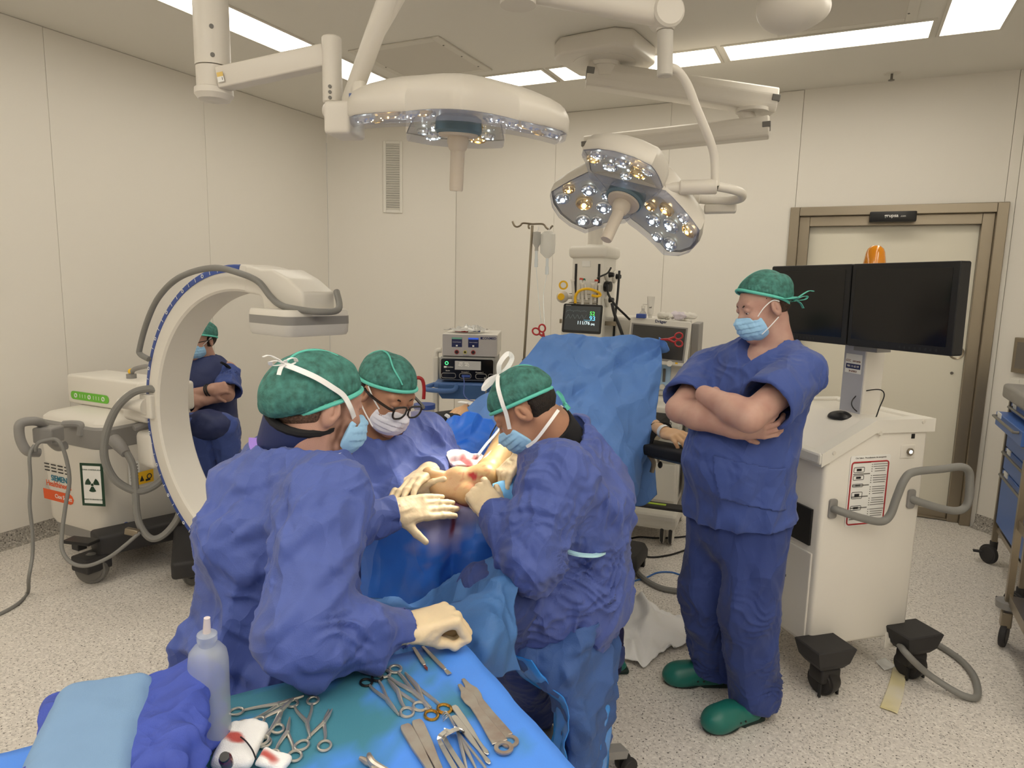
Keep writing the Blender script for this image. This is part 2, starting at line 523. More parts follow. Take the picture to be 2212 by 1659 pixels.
def sheet(rows, nu=8, nv=8):
    """smooth surface through a grid of control points -> verts, quads"""
    A = [catmull(r, nv) for r in rows]
    cols = list(zip(*A)); B = [catmull(c, nu) for c in cols]
    n, m_ = len(B), len(B[0])
    P = np.array([[list(p) for p in b] for b in B]).reshape(-1, 3)
    i, j = np.meshgrid(np.arange(n - 1), np.arange(m_ - 1), indexing='ij'); i = i.ravel(); j = j.ravel()
    Q = np.stack([i * m_ + j, (i + 1) * m_ + j, (i + 1) * m_ + j + 1, i * m_ + j + 1], 1)
    return P, Q
def thick(P, Q, t):
    """closed sheet of thickness t"""
    N = vnormals(P, Q); n = len(P)
    P2 = np.concatenate([P + N * t / 2, P - N * t / 2])
    Q2 = [Q, Q[:, ::-1] + n]
    E = {}
    for q in Q:
        for a in range(4):
            e = (q[a], q[(a + 1) % 4])
            if (e[1], e[0]) in E: del E[(e[1], e[0])]
            else: E[e] = 1
    if E: Q2.append(np.array([(b, a, a + n, b + n) for a, b in E]))
    return P2, np.concatenate(Q2)
# ------------------------------------------------------------ the room
M_WALL = mat('wall_panel', lin(226, 222, 214), rough=0.42, spec=0.4, bump=0.02, bscale=300)
M_CEIL = mat('ceiling_paint', lin(222, 219, 211), rough=0.6, bump=0.02, bscale=200)
M_SEAM = mat('seam', lin(196, 190, 178), rough=0.8)
def speckle(name, base, dark, light, scale=90.0, rough=0.45, dk=0.58, darkest=None):
    ma = mat(name, base, rough=rough); nt = ma.node_tree; b = nt.nodes['Principled BSDF']; tc = nt.nodes.new('ShaderNodeTexCoord')
    def layer(prev, sc, lo, hi, c, seed):
        mp = nt.nodes.new('ShaderNodeMapping'); mp.inputs['Location'].default_value = (seed, seed * 2.3, seed * 1.7)
        nz = nt.nodes.new('ShaderNodeTexNoise'); nz.inputs['Scale'].default_value = sc; nz.inputs['Detail'].default_value = 1.5
        rp = nt.nodes.new('ShaderNodeValToRGB'); rp.color_ramp.elements[0].position = lo; rp.color_ramp.elements[1].position = hi
        mx = nt.nodes.new('ShaderNodeMixRGB'); mx.inputs['Color2'].default_value = (*c, 1)
        nt.links.new(tc.outputs['Object'], mp.inputs['Vector']); nt.links.new(mp.outputs['Vector'], nz.inputs['Vector'])
        nt.links.new(nz.outputs['Fac'], rp.inputs['Fac']); nt.links.new(rp.outputs['Color'], mx.inputs['Fac'])
        if prev is None: mx.inputs['Color1'].default_value = (*base, 1)
        else: nt.links.new(prev, mx.inputs['Color1'])
        return mx.outputs['Color']
    o = layer(None, scale * 0.8, 0.5, 0.66, light, 1.0)
    o = layer(o, scale * 0.9, 0.58, 0.64, tuple(x * 0.78 for x in base), 4.0)
    o = layer(o, scale * 1.15, dk + 0.06, dk + 0.10, dark, 7.0)
    nt.links.new(o, b.inputs['Base Color'])
    return ma
M_FLOOR = speckle('vinyl_floor', lin(216, 210, 203), lin(84, 80, 76), lin(234, 229, 222), 95)
M_BASE = speckle('cove_vinyl', lin(158, 153, 146), lin(70, 68, 66), lin(196, 190, 182), 95, dk=0.55)
M_STEEL = mat('brushed_steel', lin(150, 140, 124), rough=0.34, metal=0.85, bump=0.05, bscale=60)
M_DARK = mat('black_plastic', lin(24, 24, 26), rough=0.4)
M_RUB = mat('dark_rubber', lin(46, 45, 46), rough=0.6)
M_WHITE = mat('white_plastic', lin(224, 221, 213), rough=0.38, spec=0.5)
M_LETTER = mat('white_print', lin(235, 235, 232), rough=0.6)
M_INK = mat('black_print', lin(25, 25, 28), rough=0.6)
M_BOLT = mat('bolt_steel', lin(120, 116, 110), rough=0.3, metal=0.9)

b = MB(); b.box((-0.6, 2.6, -0.05), (9.5, 9.2, 0.1)); fl = structure(b.build('floor', M_FLOOR))
b = MB(); b.box((-0.6, 2.6, CEIL + 0.05), (9.5, 9.2, 0.1))
structure(b.build('ceiling', M_CEIL))

def wall(name, A, B, seams, z1=CEIL):
    """panelled wall from A to B (xy), room on its left; seams at distances from A"""
    A = Vector((*A, 0)); B = Vector((*B, 0)); L = (B - A).length; u = (B - A) / L; nrm = Vector((-u.y, u.x, 0))
    M = Matrix((u, nrm, Vector((0, 0, 1)))).transposed().to_4x4(); M.translation = A
    b = MB(); b.mi = 1; b.box((L / 2, -0.09, z1 / 2), (L, 0.16, z1), M=M)
    b.mi = 0; e = [0.0] + sorted(seams) + [L]
    for p, q in zip(e, e[1:]):
        g = 0.0009
        b.box(((p + q) / 2, -0.006, z1 / 2), (q - p - 2 * g, 0.012, z1 - 0.004), r=0.0015, seg=1, M=M)
    o = structure(b.build(name, [M_WALL, M_SEAM]))
    return o, M, L
def baseboard(name, M, x0, x1):
    b = MB(); n = 8
    prof = [(0.0, 0.0), (0.055, 0.0), (0.055, 0.002), (0.03, 0.006), (0.014, 0.018), (0.006, 0.04), (0.004, 0.1), (0.0, 0.1)]
    b.loft([[M @ Vector((x, y + 0.0005, z)) for y, z in prof] for x in (x0, x1)])
    return structure(b.build(name, M_BASE))
DX0, DX1, DZ = -0.447, 0.957, 2.33          # outer door frame
BX1 = 0.99                                   # where the back wall turns
_, Mw, L = wall('wall_left', (XL, 5.29), (XL, -1.9), [0.0 + 5.29 - 3.9, 5.29 - 2.73])
baseboard('baseboard_left', Mw, 0, L)
_, Mw, L = wall('wall_corner_left', (-3.47, YB), (XL, 5.29), [])
baseboard('baseboard_corner_left', Mw, 0, L)
_ = wall('wall_corner_right', (BX1 + 1.1, YB - 1.1), (BX1, YB), [])
Mcr = _[1]; baseboard('baseboard_corner_right', Mcr, 0, _[2])
_ = wall('wall_right', (BX1 + 1.1, -1.9), (BX1 + 1.1, YB - 1.1), [1.2, 2.4, 3.6, 4.8]); baseboard('baseboard_right', _[1], 0, _[2])
_ = wall('wall_front', (XL, -1.9), (BX1 + 1.1, -1.9), [1.2, 2.4, 3.6, 4.8]); baseboard('baseboard_front', _[1], 0, _[2])
# back wall with the door opening
b = MB()
xs = [-3.47] + [ony(1197, 450, YB).x, ony(1440, 437, YB).x] + [DX0 + 0.03]
for p, q in zip(xs, xs[1:]):
    b.box(((p + q) / 2, YB + 0.006, CEIL / 2), (q - p - 0.0018, 0.012, CEIL - 0.004), r=0.0015, seg=1)
b.box(((DX0 + DX1) / 2, YB + 0.006, (DZ - 0.03 + CEIL) / 2), (DX1 - DX0 - 0.0636, 0.012, CEIL - DZ + 0.03))
b.box(((DX1 - 0.03 + BX1) / 2, YB + 0.006, CEIL / 2), (BX1 - DX1 + 0.028, 0.012, CEIL))
b.mi = 1
b.box(((-3.47 + DX0) / 2, YB + 0.09, CEIL / 2), (DX0 + 3.47 + 0.04, 0.15, CEIL))
b.box(((DX0 + DX1) / 2, YB + 0.09, (DZ + CEIL) / 2), (DX1 - DX0, 0.15, CEIL - DZ))
b.box(((DX1 + BX1) / 2, YB + 0.09, CEIL / 2), (BX1 - DX1 + 0.04, 0.15, CEIL))
structure(b.build('wall_back', [M_WALL, M_SEAM]))
bm_ = Matrix((Vector((-1, 0, 0)), Vector((0, -1, 0)), Vector((0, 0, 1)))).transposed().to_4x4(); bm_.translation = Vector((0, YB, 0))
baseboard('baseboard_back', bm_, -DX0, 3.47)

# door: stainless frame, cream sliding leaf
fw = 0.068; t0 = YB - 0.018
M_LEAF = mat('door_leaf', lin(226, 221, 205), rough=0.4)
b = MB()
for x in (DX0 + fw / 2, DX1 - fw / 2): b.box((x, YB + 0.03, DZ / 2), (fw, 0.11, DZ), r=0.004)
b.box(((DX0 + DX1) / 2, YB + 0.03, DZ - fw / 2), (DX1 - DX0 - 2 * fw, 0.106, fw), r=0.004)
for x in (DX0 + fw * 1.55, DX1 - fw * 1.55): b.box((x, YB + 0.07, (DZ - fw) / 2), (fw * 1.1, 0.09, DZ - fw), r=0.003)
b.box(((DX0 + DX1) / 2, YB + 0.07, DZ - fw * 1.55), (DX1 - DX0 - 4.2 * fw, 0.088, fw * 1.1), r=0.003)
structure(b.build('trim_1', M_STEEL))
lx0, lx1 = DX0 + 2.1 * fw, DX1 - 2.1 * fw
b = MB(); b.box(((lx0 + lx1) / 2, YB + 0.11, (DZ - 2.1 * fw) / 2 + 0.02), (lx1 - lx0, 0.05, DZ - 2.1 * fw - 0.04), r=0.003)
door = structure(b.build('door_1', M_LEAF))
b = MB(); b.box(((lx0 + lx1) / 2, YB + 0.07, 0.045), (lx1 - lx0, 0.03, 0.07), r=0.004); b.box(((lx0 + lx1) / 2, YB + 0.06, 0.012), (lx1 - lx0, 0.06, 0.012))
b.build('kick_plate', M_STEEL, door)
hp = ony(2066, 762, YB + 0.085)
b = MB(); Mh = Matrix.Translation((hp.x, YB + 0.085, hp.z)) @ Matrix.Rotation(PI / 2, 4, 'X')
b.lathe([(0, -0.02), (0.032, -0.02), (0.036, 0.001), (0.047, 0.006), (0.05, 0.0), (0.05, -0.004)], 32, Mh)
b.build('flush_pull', M_STEEL, door)
for p in ((2068, 715), (2056, 806)):
    q = ony(*p, YB + 0.085); b = MB(); b.cyl((q.x, YB + 0.086, q.z), (q.x, YB + 0.076, q.z), 0.011, 0.009); b.build('bolt', M_BOLT, door)
# door sensor box on the header
sx0, sx1 = ony(1878, 470, YB).x, ony(1979, 470, YB).x
sz = ony(1928, 469, YB).z
b = MB(); b.box(((sx0 + sx1) / 2, YB - 0.03, sz), (sx1 - sx0, 0.05, 0.075), r=0.008, smooth=True)
s = tag(b.build('door_sensor', M_DARK), 'black box with white lettering on the steel door header', 'door sensor')
b = MB(); b.text('grupsa', 0.034, face_m(((sx0 + sx1) / 2 - 0.01, YB - 0.056, sz + 0.006), (1, 0, 0), (0, 0, 1)), bold=0.0006)
b.text('.com', 0.018, face_m(((sx0 + sx1) / 2 + 0.065, YB - 0.056, sz + 0.002), (1, 0, 0), (0, 0, 1)))
b.build('lettering', M_LETTER, s, 'white lettering')

# ceiling light panels in a ring, plus unseen ones added as fill
M_PANEL = mat('light_panel', (1, 1, 1), emit=(1.0, 0.93, 0.80), estr=PANEL_STRENGTH)
M_TRIMW = mat('panel_trim', lin(214, 210, 200), rough=0.5)
def panel(x0, x1, y0, y1, label):
    b = MB(); w = 0.018; z = CEIL - 0.004
    cx, cy = (x0 + x1) / 2, (y0 + y1) / 2
    t = thing('ceiling_light', label, 'ceiling light', (cx, cy, CEIL), group='ceiling light panels')
    for sx in (-1, 1): b.box((sx * ((x1 - x0) / 2 + w / 2), 0, -0.004), (w, y1 - y0 + 2 * w, 0.008))
    for sy in (-1, 1): b.box((0, sy * ((y1 - y0) / 2 + w / 2), -0.004), (x1 - x0, w, 0.008))
    b.build('frame', M_TRIMW, t)
    b = MB(); b.box((0, 0, -0.003), (x1 - x0, y1 - y0, 0.004)); b.build('diffuser', M_PANEL, t)
    return t
panel(-3.53, -3.24, 2.51, 3.635, 'white light panel in the left row, behind the ceiling column')
panel(-3.53, -3.24, 3.70, 4.71, 'light panel at the far corner end of the left row, behind the bent lamp arm')
panel(-3.175, -2.075, 4.64, 4.935, 'long light panel in the back row just above the hanging side-on lamp')
panel(-2.013, -0.888, 4.64, 4.935, 'back row light panel partly hidden by the square pendant base')
panel(-0.823, 0.305, 4.635, 4.92, 'back row light panel beside the perforated grille at the right end')
panel(0.362, 0.655, 3.79, 4.915, 'light panel set across the right end of the back row')
for k in range(3): panel(-3.53, -3.24, 1.32 - 1.19 * k, 2.445 - 1.19 * k, 'unseen left row light panel, row extended over the camera side for fill')  # visible row carried on out of view to give fill light
for k in range(4): panel(0.362, 0.655, 2.6 - 1.19 * k, 3.725 - 1.19 * k, 'unseen right row light panel, row extended over the camera side for fill')  # same on the right: out of view, for fill
for k in range(3): panel(-2.9 + 1.19 * k, -1.775 + 1.19 * k, -1.30, -1.01, 'unseen front row light panel, added over the camera side for fill')  # closes the ring out of view, lights the fronts of things
for k in range(2): panel(1.2, 1.78, 0.6 - 1.3 * k, 1.72 - 1.3 * k, 'unseen wide light panel added for fill above the camera side')  # invented panels, out of view, only to brighten the camera side
for k in range(2): panel(-2.3 + 1.3 * k, -1.2 + 1.3 * k, -0.45, 0.14, 'unseen wide light panel added for fill above the camera side')  # more invented fill panels near the camera, out of view

# perforated ceiling grilles
def perforated(name='perforated'):
    ma = mat(name, lin(198, 194, 184), rough=0.5)
    nt = ma.node_tree; bs = nt.nodes['Principled BSDF']; tc = nt.nodes.new('ShaderNodeTexCoord')
    vo = nt.nodes.new('ShaderNodeTexVoronoi'); vo.inputs['Scale'].default_value = 62; vo.inputs['Randomness'].default_value = 0.0
    rp = nt.nodes.new('ShaderNodeValToRGB'); rp.color_ramp.elements[0].position = 0.36; rp.color_ramp.elements[1].position = 0.44
    rp.color_ramp.elements[0].color = (0.04, 0.038, 0.035, 1); rp.color_ramp.elements[1].color = (*lin(205, 200, 190), 1)
    nt.links.new(tc.outputs['Object'], vo.inputs['Vector']); nt.links.new(vo.outputs['Distance'], rp.inputs['Fac']); nt.links.new(rp.outputs['Color'], bs.inputs['Base Color'])
    return ma
M_PERF = perforated()
def grille(x0, x1, y0, y1, label):
    cx, cy = (x0 + x1) / 2, (y0 + y1) / 2; w, d = x1 - x0, y1 - y0
    t = thing('ceiling_grille', label, 'air grille', (cx, cy, CEIL), group='perforated ceiling grilles')
    b = MB(); f = 0.055
    for sx in (-1, 1): b.box((sx * (w / 2 - f / 2), 0, -0.006), (f, d, 0.012), r=0.003)
    for sy in (-1, 1): b.box((0, sy * (d / 2 - f / 2), -0.006), (w - 2 * f, f, 0.0116), r=0.003)
    b.build('frame', M_TRIMW, t)
    b = MB(); b.box((0, 0, -0.005), (w - 2 * f, d - 2 * f, 0.008)); b.build('perforated_plate', M_PERF, t)
    for k in (-1, 0, 1):
        for s in (-1, 1):
            b = MB(); b.cyl((s * (w / 2 - f * .8), k * d * .32, -0.012), (s * (w / 2 - f * .8), k * d * .32, -0.0145), 0.006); b.build('screw', M_BOLT, t)
grille(-3.10, -2.395, 3.80, 4.515, 'square perforated ceiling grille above the side-on lamp')
grille(-0.50, 0.218, 3.87, 4.585, 'perforated ceiling grille near the round dome, right side')

# return-air grille on the chamfered corner
u = (Vector((-3.47, YB, 0)) - Vector((XL, 5.29, 0))).normalized(); nrm = Vector((u.y, -u.x, 0))
def corner_hit(px, py):
    d = Vector(ray(px, py)); o = Vector(CAMP); P0 = Vector((XL, 5.29, 0)); return o + d * ((P0 - o).dot(nrm) / d.dot(nrm))
c0, c1 = corner_hit(848, 305), corner_hit(850, 460)
vc = (c0 + c1) / 2; vh = c0.z - c1.z; vw = (corner_hit(870, 383) - corner_hit(828, 383)).length
t = thing('wall_grille', 'tall white louvred air grille on the far corner wall', 'air grille', vc - Vector((0, 0, vh / 2)))
Mv = Matrix((u, -nrm, Vector((0, 0, 1)))).transposed().to_4x4(); Mv.translation = Vector((0, 0, vh / 2)); fr = 0.028
b = MB()
for s in (-1, 1):
    b.box((s * (vw / 2 - fr / 2), -0.008, 0), (fr, 0.016, vh), M=Mv, r=0.003)
    b.box((0, -0.008, s * (vh / 2 - fr / 2)), (vw - 2 * fr, 0.0155, fr), M=Mv, r=0.003)
b.build('frame', M_WHITE, t)
b = MB(); b.box((0, -0.001, 0), (vw - 2 * fr, 0.002, vh - 2 * fr), M=Mv); b.build('dark_duct', mat('duct', lin(40, 40, 38), rough=0.9), t)
n = 28
for k in range(n):
    z = -(vh / 2 - fr) + (vh - 2 * fr) * (k + 0.5) / n
    b = MB(); b.box((0, -0.010, z), (vw - 2 * fr, 0.022, 0.0022), rot=Matrix.Rotation(R_(-52), 3, 'X'), M=Mv); b.build('louver', M_WHITE, t)

# sprinkler, wall switch, steel wall panel
p = onz(1929, 147, CEIL); q = onz(1927, 158, CEIL)
t = thing('sprinkler', 'small chrome sprinkler with a round plate on the ceiling', 'sprinkler', q)
b = MB(); b.cyl((0, 0, 0), (0, 0, -0.005), 0.055, 0.05); b.build('plate', M_TRIMW, t)
b = MB(); b.cyl((0, 0, -0.004), (0, 0, -0.045), 0.008); b.cyl((0, 0, -0.045), (0, 0, -0.049), 0.02); b.build('head', M_BOLT, t)
def onplane(px, py, P0, n_):
    d = Vector(ray(px, py)); o = Vector(CAMP); return o + d * ((Vector(P0) - o).dot(n_) / d.dot(n_))
ncr = Vector((-1, -1, 0)).normalized(); ucr = Vector((1, -1, 0)).normalized(); P0 = (BX1, YB, 0)
a = onplane(2182, 815, P0, ncr); a2 = onplane(2210, 842, P0, ncr)
sw = (a + a2) / 2; t = thing('wall_switch', 'cream light switch plate on the right corner wall', 'light switch', sw)
Ms = Matrix((ucr, -ncr, Vector((0, 0, 1)))).transposed().to_4x4()
b = MB(); b.box((0.05, -0.005, 0), (0.2, 0.01, 0.085), r=0.003, M=Ms); b.build('frame', M_WHITE, t)
b = MB(); b.box((-0.005, -0.011, 0), (0.06, 0.008, 0.06), r=0.002, M=Ms); b.build('rocker', M_WHITE, t)
a = onplane(2196, 728, P0, ncr); a2 = onplane(2196, 804, P0, ncr); hgt = a.z - a2.z
t = thing('wall_control_panel', 'steel control box above the light switch on the right corner wall', 'control panel', (a + a2) / 2)
b = MB(); b.box((0.13, -0.02, 0), (0.26, 0.04, hgt), r=0.004, M=Ms); b.build('housing', M_STEEL, t)
b = MB(); b.box((0.13, -0.042, 0), (0.21, 0.004, hgt * 0.75), r=0.001, M=Ms); b.build('glass', mat('grey_glass', lin(110, 104, 96), rough=0.2), t)
# ------------------------------------------------------------ ceiling-hung equipment
M_ARM = mat('lamp_enamel', lin(212, 207, 198), rough=0.35, spec=0.5)
M_ARMG = mat('grey_end_cap', lin(110, 108, 104), rough=0.45)
M_HUB = mat('blue_grey_hub', lin(96, 118, 132), rough=0.5)
M_HANDLE = mat('handle_grip', lin(205, 194, 180), rough=0.55)
M_COVER = mat('clear_cover', lin(235, 240, 250), rough=0.05, alpha=0.16, spec=0.8)
M_RIMC = mat('cover_edge', lin(170, 174, 196), rough=0.12, alpha=0.4)
M_REFL = mat('lens_bed', lin(205, 200, 185), rough=0.25, metal=0.3)
M_LENS = mat('lens_glass', lin(225, 228, 232), rough=0.12, metal=0.75)
M_LEDW = mat('led_cool', (1, 1, 1), emit=(0.85, 0.95, 1.0), estr=14.0)
M_LEDY = mat('led_warm', (1, 1, 1), emit=(1.0, 0.80, 0.45), estr=14.0)
M_LENSW = mat('lens_warm', lin(240, 215, 160), rough=0.15, metal=0.6)

def lamp_head(t, C, n, e1, rot, rn, rc, ph, droop, sgn=-1, lit=True, handle_len=0.17, thick_=0.085):
    """three-armed lamp head: C centre (world), n light direction"""
    n = Vector(n).normalized(); e1 = Vector(e1); e1 = (e1 - n * e1.dot(n)).normalized(); e2 = n.cross(e1)
    def pt(r, a, h=0.0):
        return C + (e1 * math.cos(a) + e2 * math.sin(a)) * r + n * (droop * (r / 0.4) ** 2 + h)
    poly = []
    for k in range(3):
        a0 = rot + sgn * k * 2 * PI / 3
        cs = [(rc * 0.985, -ph * 0.93), (rc * 1.03, -ph * .45), (rc * 1.045, 0), (rc * 1.03, ph * .45), (rc * 0.985, ph * 0.93)]
        pts = [(r * math.cos(q), r * math.sin(q)) for r, q in cs]
        nt = (rn * math.cos(PI / 3), rn * math.sin(PI / 3))
        c2 = pts[-1]
        pts += [tuple(c2[i] + (nt[i] - c2[i]) * s for i in (0, 1)) for s in (0.25, 0.5, 0.75, 0.95)]
        nt2 = (rn * math.cos(PI / 3), -rn * math.sin(PI / 3)); c1 = pts[0]
        pts = [tuple(nt2[i] + (c1[i] - nt2[i]) * s for i in (0, 1)) for s in (0.05, 0.25, 0.5, 0.75)] + pts
        for x, y in pts:
            poly.append((math.hypot(x, y), a0 + math.atan2(y, x)))
    # loops in polar form
    def ring(s, h, hr=0.0):
        return [pt(r * s, a, h - hr * (1 - min(1, r * s / rc))) - t.location for r, a in poly]
    T = thick_
    b = MB(); b.loft([ring(0.985, 0.012), ring(1.0, 0.004), ring(1.0, -0.03), ring(0.985, -0.045), ring(0.95, -0.062, 0.0), ring(0.86, -0.068, T * .5), ring(0.70, -0.07, T * .6), ring(0.45, -0.06, T * .8), ring(0.2, -0.05, T * .9), ring(0.05, -0.05, T)], cap='end')
    b.build('housing', M_ARM, t, auto=50)
    b = MB(); b.loft([ring(q, 0.013) for q in (0.955, 0.9, 0.85, 0.78, 0.7, 0.62, 0.55, 0.47, 0.4, 0.32, 0.25, 0.15, 0.05)], cap='end'); b.build('lens_bed', M_REFL, t)
    b = MB(); b.loft([ring(0.99, 0.012), ring(0.975, 0.034), ring(0.94, 0.045)], cap=False); b.build('cover_edge', M_RIMC, t)
    b = MB(); b.loft([ring(0.94, 0.045), ring(0.8, 0.047), ring(0.7, 0.047), ring(0.6, 0.047), ring(0.5, 0.047), ring(0.4, 0.05), ring(0.25, 0.05)], cap=False); b.build('clear_cover', M_COVER, t)
    # led lenses
    rnd = random.Random(5); q = 0
    for k in range(3):
        a0 = rot + sgn * k * 2 * PI / 3
        for (x, y, s) in ((0.155, -0.055, 1), (0.155, 0.055, 1), (0.215, 0.0, 1.1), (0.265, -0.075, 1), (0.265, 0.075, 1), (0.215, -0.105, .8), (0.215, 0.105, .8), (0.105, 0.0, .8)):
            x *= rc / 0.317; y *= rc / 0.317
            r, a = math.hypot(x, y), a0 + math.atan2(y, x)
            p = pt(r, a, 0.014); d = (pt(r + .01, a, 0) - pt(r - .01, a, 0)).normalized(); tn = n - d * n.dot(d)
            M = Matrix.Translation(p - t.location) @ align(tn).to_4x4()
            R = 0.033 * s; warm = (q % 3 == 0); q += 1
            b = MB(); b.lathe([(R, 0.004), (R, 0.012), (R * .86, 0.016), (R * .8, 0.008), (R * .62, 0.02), (R * .55, 0.01), (R * .36, 0.022), (R * .3, 0.012)], 20, M)
            ln = b.build('led_lens', M_LENSW if warm else M_LENS, t)
            if lit:
                b = MB(); b.sphere((0, 0, 0.014), R * 0.2, M, seg=8)
                for j in range(5):
                    aa = rnd.random() * 6.28; rr = R * (0.4 + .5 * rnd.random()); b.sphere((rr * math.cos(aa), rr * math.sin(aa), 0.017), R * 0.06, M, seg=6)
                b.build('led', M_LEDY if warm else M_LEDW, ln)
    Mn = Matrix.Translation(C - t.location) @ align(n).to_4x4()
    b = MB(); b.lathe([(0.06, 0.02), (0.075, 0.03), (0.078, 0.07), (0.072, 0.078), (0.0, 0.078)], 32, Mn); b.build('hub_ring', M_HUB, t)
    b = MB(); b.lathe([(0.066, 0.078), (0.064, 0.086), (0.0, 0.088)], 32, Mn); b.build('hub_plate', M_HANDLE, t)
    b = MB(); b.lathe([(0.034, 0.085), (0.036, 0.105), (0.030, 0.125), (0.024, 0.132), (0.023, 0.085 + handle_len), (0.021, 0.09 + handle_len), (0.0, 0.09 + handle_len)], 24, Mn); b.build('handle', M_HANDLE, t)
    return pt

# lit lamp on the right
C2 = Vector((-0.806, 2.707, 2.093)); n2 = Vector((-0.193, -0.503, -0.843))
J = at(1437, 30, 2.55); Kx = at(1120, -30, 2.42)
t = thing('surgical_light', 'lit three-armed operating lamp tilted towards the surgeons, on a bent pipe', 'surgical light', (Kx.x, Kx.y, CEIL))
pt = lamp_head(t, C2, n2, (0.899, 0.254, -0.357), 8.088, 0.175, 0.325, 0.452, 0.133)
b = MB(); b.cyl((Kx.x, Kx.y, CEIL), (Kx.x, Kx.y, Kx.z - 0.06), 0.06); b.cyl((Kx.x, Kx.y, CEIL), (Kx.x, Kx.y, CEIL - 0.06), 0.2, bev=0.01); b.build('ceiling_column', M_ARM, t, world=True)
d = (J - Kx).normalized()
def obox(b, a, c, w, h, r=0.015, up=(0, 0, 1)):
    a, c = Vector(a), Vector(c); d = c - a; A = align(d, up)
    return b.box((a + c) / 2, (w, h, d.length), rot=A, r=r, seg=3, smooth=True)
b = MB(); obox(b, Kx - d * 0.05, J, 0.075, 0.085, 0.03); b.build('spring_arm', M_ARM, t, world=True)
Jd = at(1437, 66, 2.55); Je = at(1437, 112, 2.55); Jf = at(1436, 165, 2.55)
b = MB(); sd = Vector((d.y, -d.x, 0)).normalized(); b.cyl(J - sd * 0.045, J + sd * 0.045, 0.055, bev=0.008); b.cyl(J, Jd, 0.03); b.build('knuckle', M_ARM, t, world=True)
b = MB(); b.cyl(Jd, Jf, 0.027, bev=0.003); b.build('swivel', mat('swivel_tape', lin(190, 186, 178), rough=0.5), t, world=True)
b = MB(); b.tube([at(1440, 145, 2.56), at(1462, 152, 2.58), at(1484, 182, 2.61), at(1505, 235, 2.65), at(1532, 300, 2.70), at(1543, 340, 2.73), at(1545, 402, 2.74)], 0.0155, seg=16); b.build('bent_pipe', M_ARM, t, world=True)
b = MB(); b.cyl(at(1468, 405, 2.74), at(1549, 403, 2.74), 0.028, bev=0.004); b.cyl(at(1436, 408, 2.73), at(1470, 405, 2.74), 0.021); b.build('yoke_joint', M_ARM, t, world=True)
b = MB(); b.tube([at(1550, 403, 2.76), at(1585, 410, 2.78), at(1602, 418, 2.82), at(1598, 429, 2.86), at(1560, 434, 2.9), at(1508, 430, 2.9)], 0.017, seg=14)
b.cyl(at(1512, 430, 2.9), at(1496, 429, 2.9), 0.027, bev=0.004); b.build('yoke_arm', M_ARM, t, world=True)
b = MB(); obox(b, at(1521, 452, 2.92), at(1591, 450, 2.92), 0.06, 0.035, 0.008); obox(b, at(1548, 438, 2.92), at(1570, 437, 2.92), 0.05, 0.04, 0.01); b.build('arm_bracket', M_ARM, t, world=True)
sp = bpy.data.lights.new('lamp_beam', 'SPOT'); sp.energy = 190; sp.spot_size = R_(22); sp.spot_blend = 0.75; sp.shadow_soft_size = 0.16; sp.color = (1.0, 0.90, 0.74)
so = bpy.data.objects.new('lamp_beam', sp); col.objects.link(so); so.parent = t
so.location = (C2 + n2 * 0.10) - t.location; so.rotation_euler = (at(1002, 1036, 2.11) - C2).to_track_quat('-Z', 'Y').to_euler()

# side-on lamp on the left with its column and arms
CL = at(456, 40, 2.6); t = thing('surgical_light', 'operating lamp hanging side-on below the square ceiling grille, arm from the left column', 'surgical light', (CL.x, CL.y, CEIL))
zb = at(459, 145, 2.6).z; zc = at(459, 192, 2.6).z; zd = at(459, 217, 2.6).z
b = MB(); b.cyl((CL.x, CL.y, CEIL), (CL.x, CL.y, zb), 0.056); b.build('ceiling_column', M_ARM, t, world=True)
b = MB(); b.cyl((CL.x, CL.y, zb - 0.003), (CL.x, CL.y, zc), 0.054); b.build('swivel', M_ARM, t, world=True)
b = MB(); b.lathe([(0.05, 0.003), (0.061, -0.002), (0.062, -0.02), (0.05, -0.036), (0.025, -0.041), (0.02, -0.04), (0, -0.04)], 32, Matrix.Translation((CL.x, CL.y, zc))); b.build('end_cap', M_ARM, t, world=True)
vd = Vector((-CL.x, -CL.y, 0)).normalized()
for py in (68, 128):
    q = at(452, py, 2.6); q = Vector((CL.x, CL.y, q.z)) + vd * 0.0545; b = MB(); b.cyl(q, q + vd * 0.004, 0.007); b.build('screw', M_ARMG, t, world=True)
T1 = at(717, 120, 2.38)
b = MB(); obox(b, at(476, 172, 2.56), at(706, 122, 2.40), 0.055, 0.068, 0.006); b.build('extension_arm', M_ARM, t, world=True)
dd = at(706, 122, 2.4) - at(476, 172, 2.56); dd.z *= 1
bb = MB(); Mst = face_m(at(476, 166, 2.52), (dd.x, dd.y, dd.z), (0, 0, 1)); bb.box((0, 0.008, 0.0), (0.021, 0.014, 0.001), M=Mst); st = bb.build('sticker', mat('label_yellow', lin(220, 190, 110), rough=0.6), t, 'yellow sticker', world=True)
bb = MB(); bb.box((0, -0.007, 0.0), (0.021, 0.017, 0.001), M=Mst); st = bb.build('number_label', M_LETTER, t, 'white label with number', world=True)
bb = MB(); bb.text('1', 0.013, Mst @ Matrix.Translation((0.006, -0.007, 0.0008))); bb.build('lettering', M_INK, st, world=True)
zt, zl = at(717, 80, 2.38).z, at(717, 224, 2.38).z
b = MB(); b.cyl((T1.x, T1.y, zl), (T1.x, T1.y, zt), 0.031, bev=0.004); b.build('drop_tube', M_ARM, t, world=True)
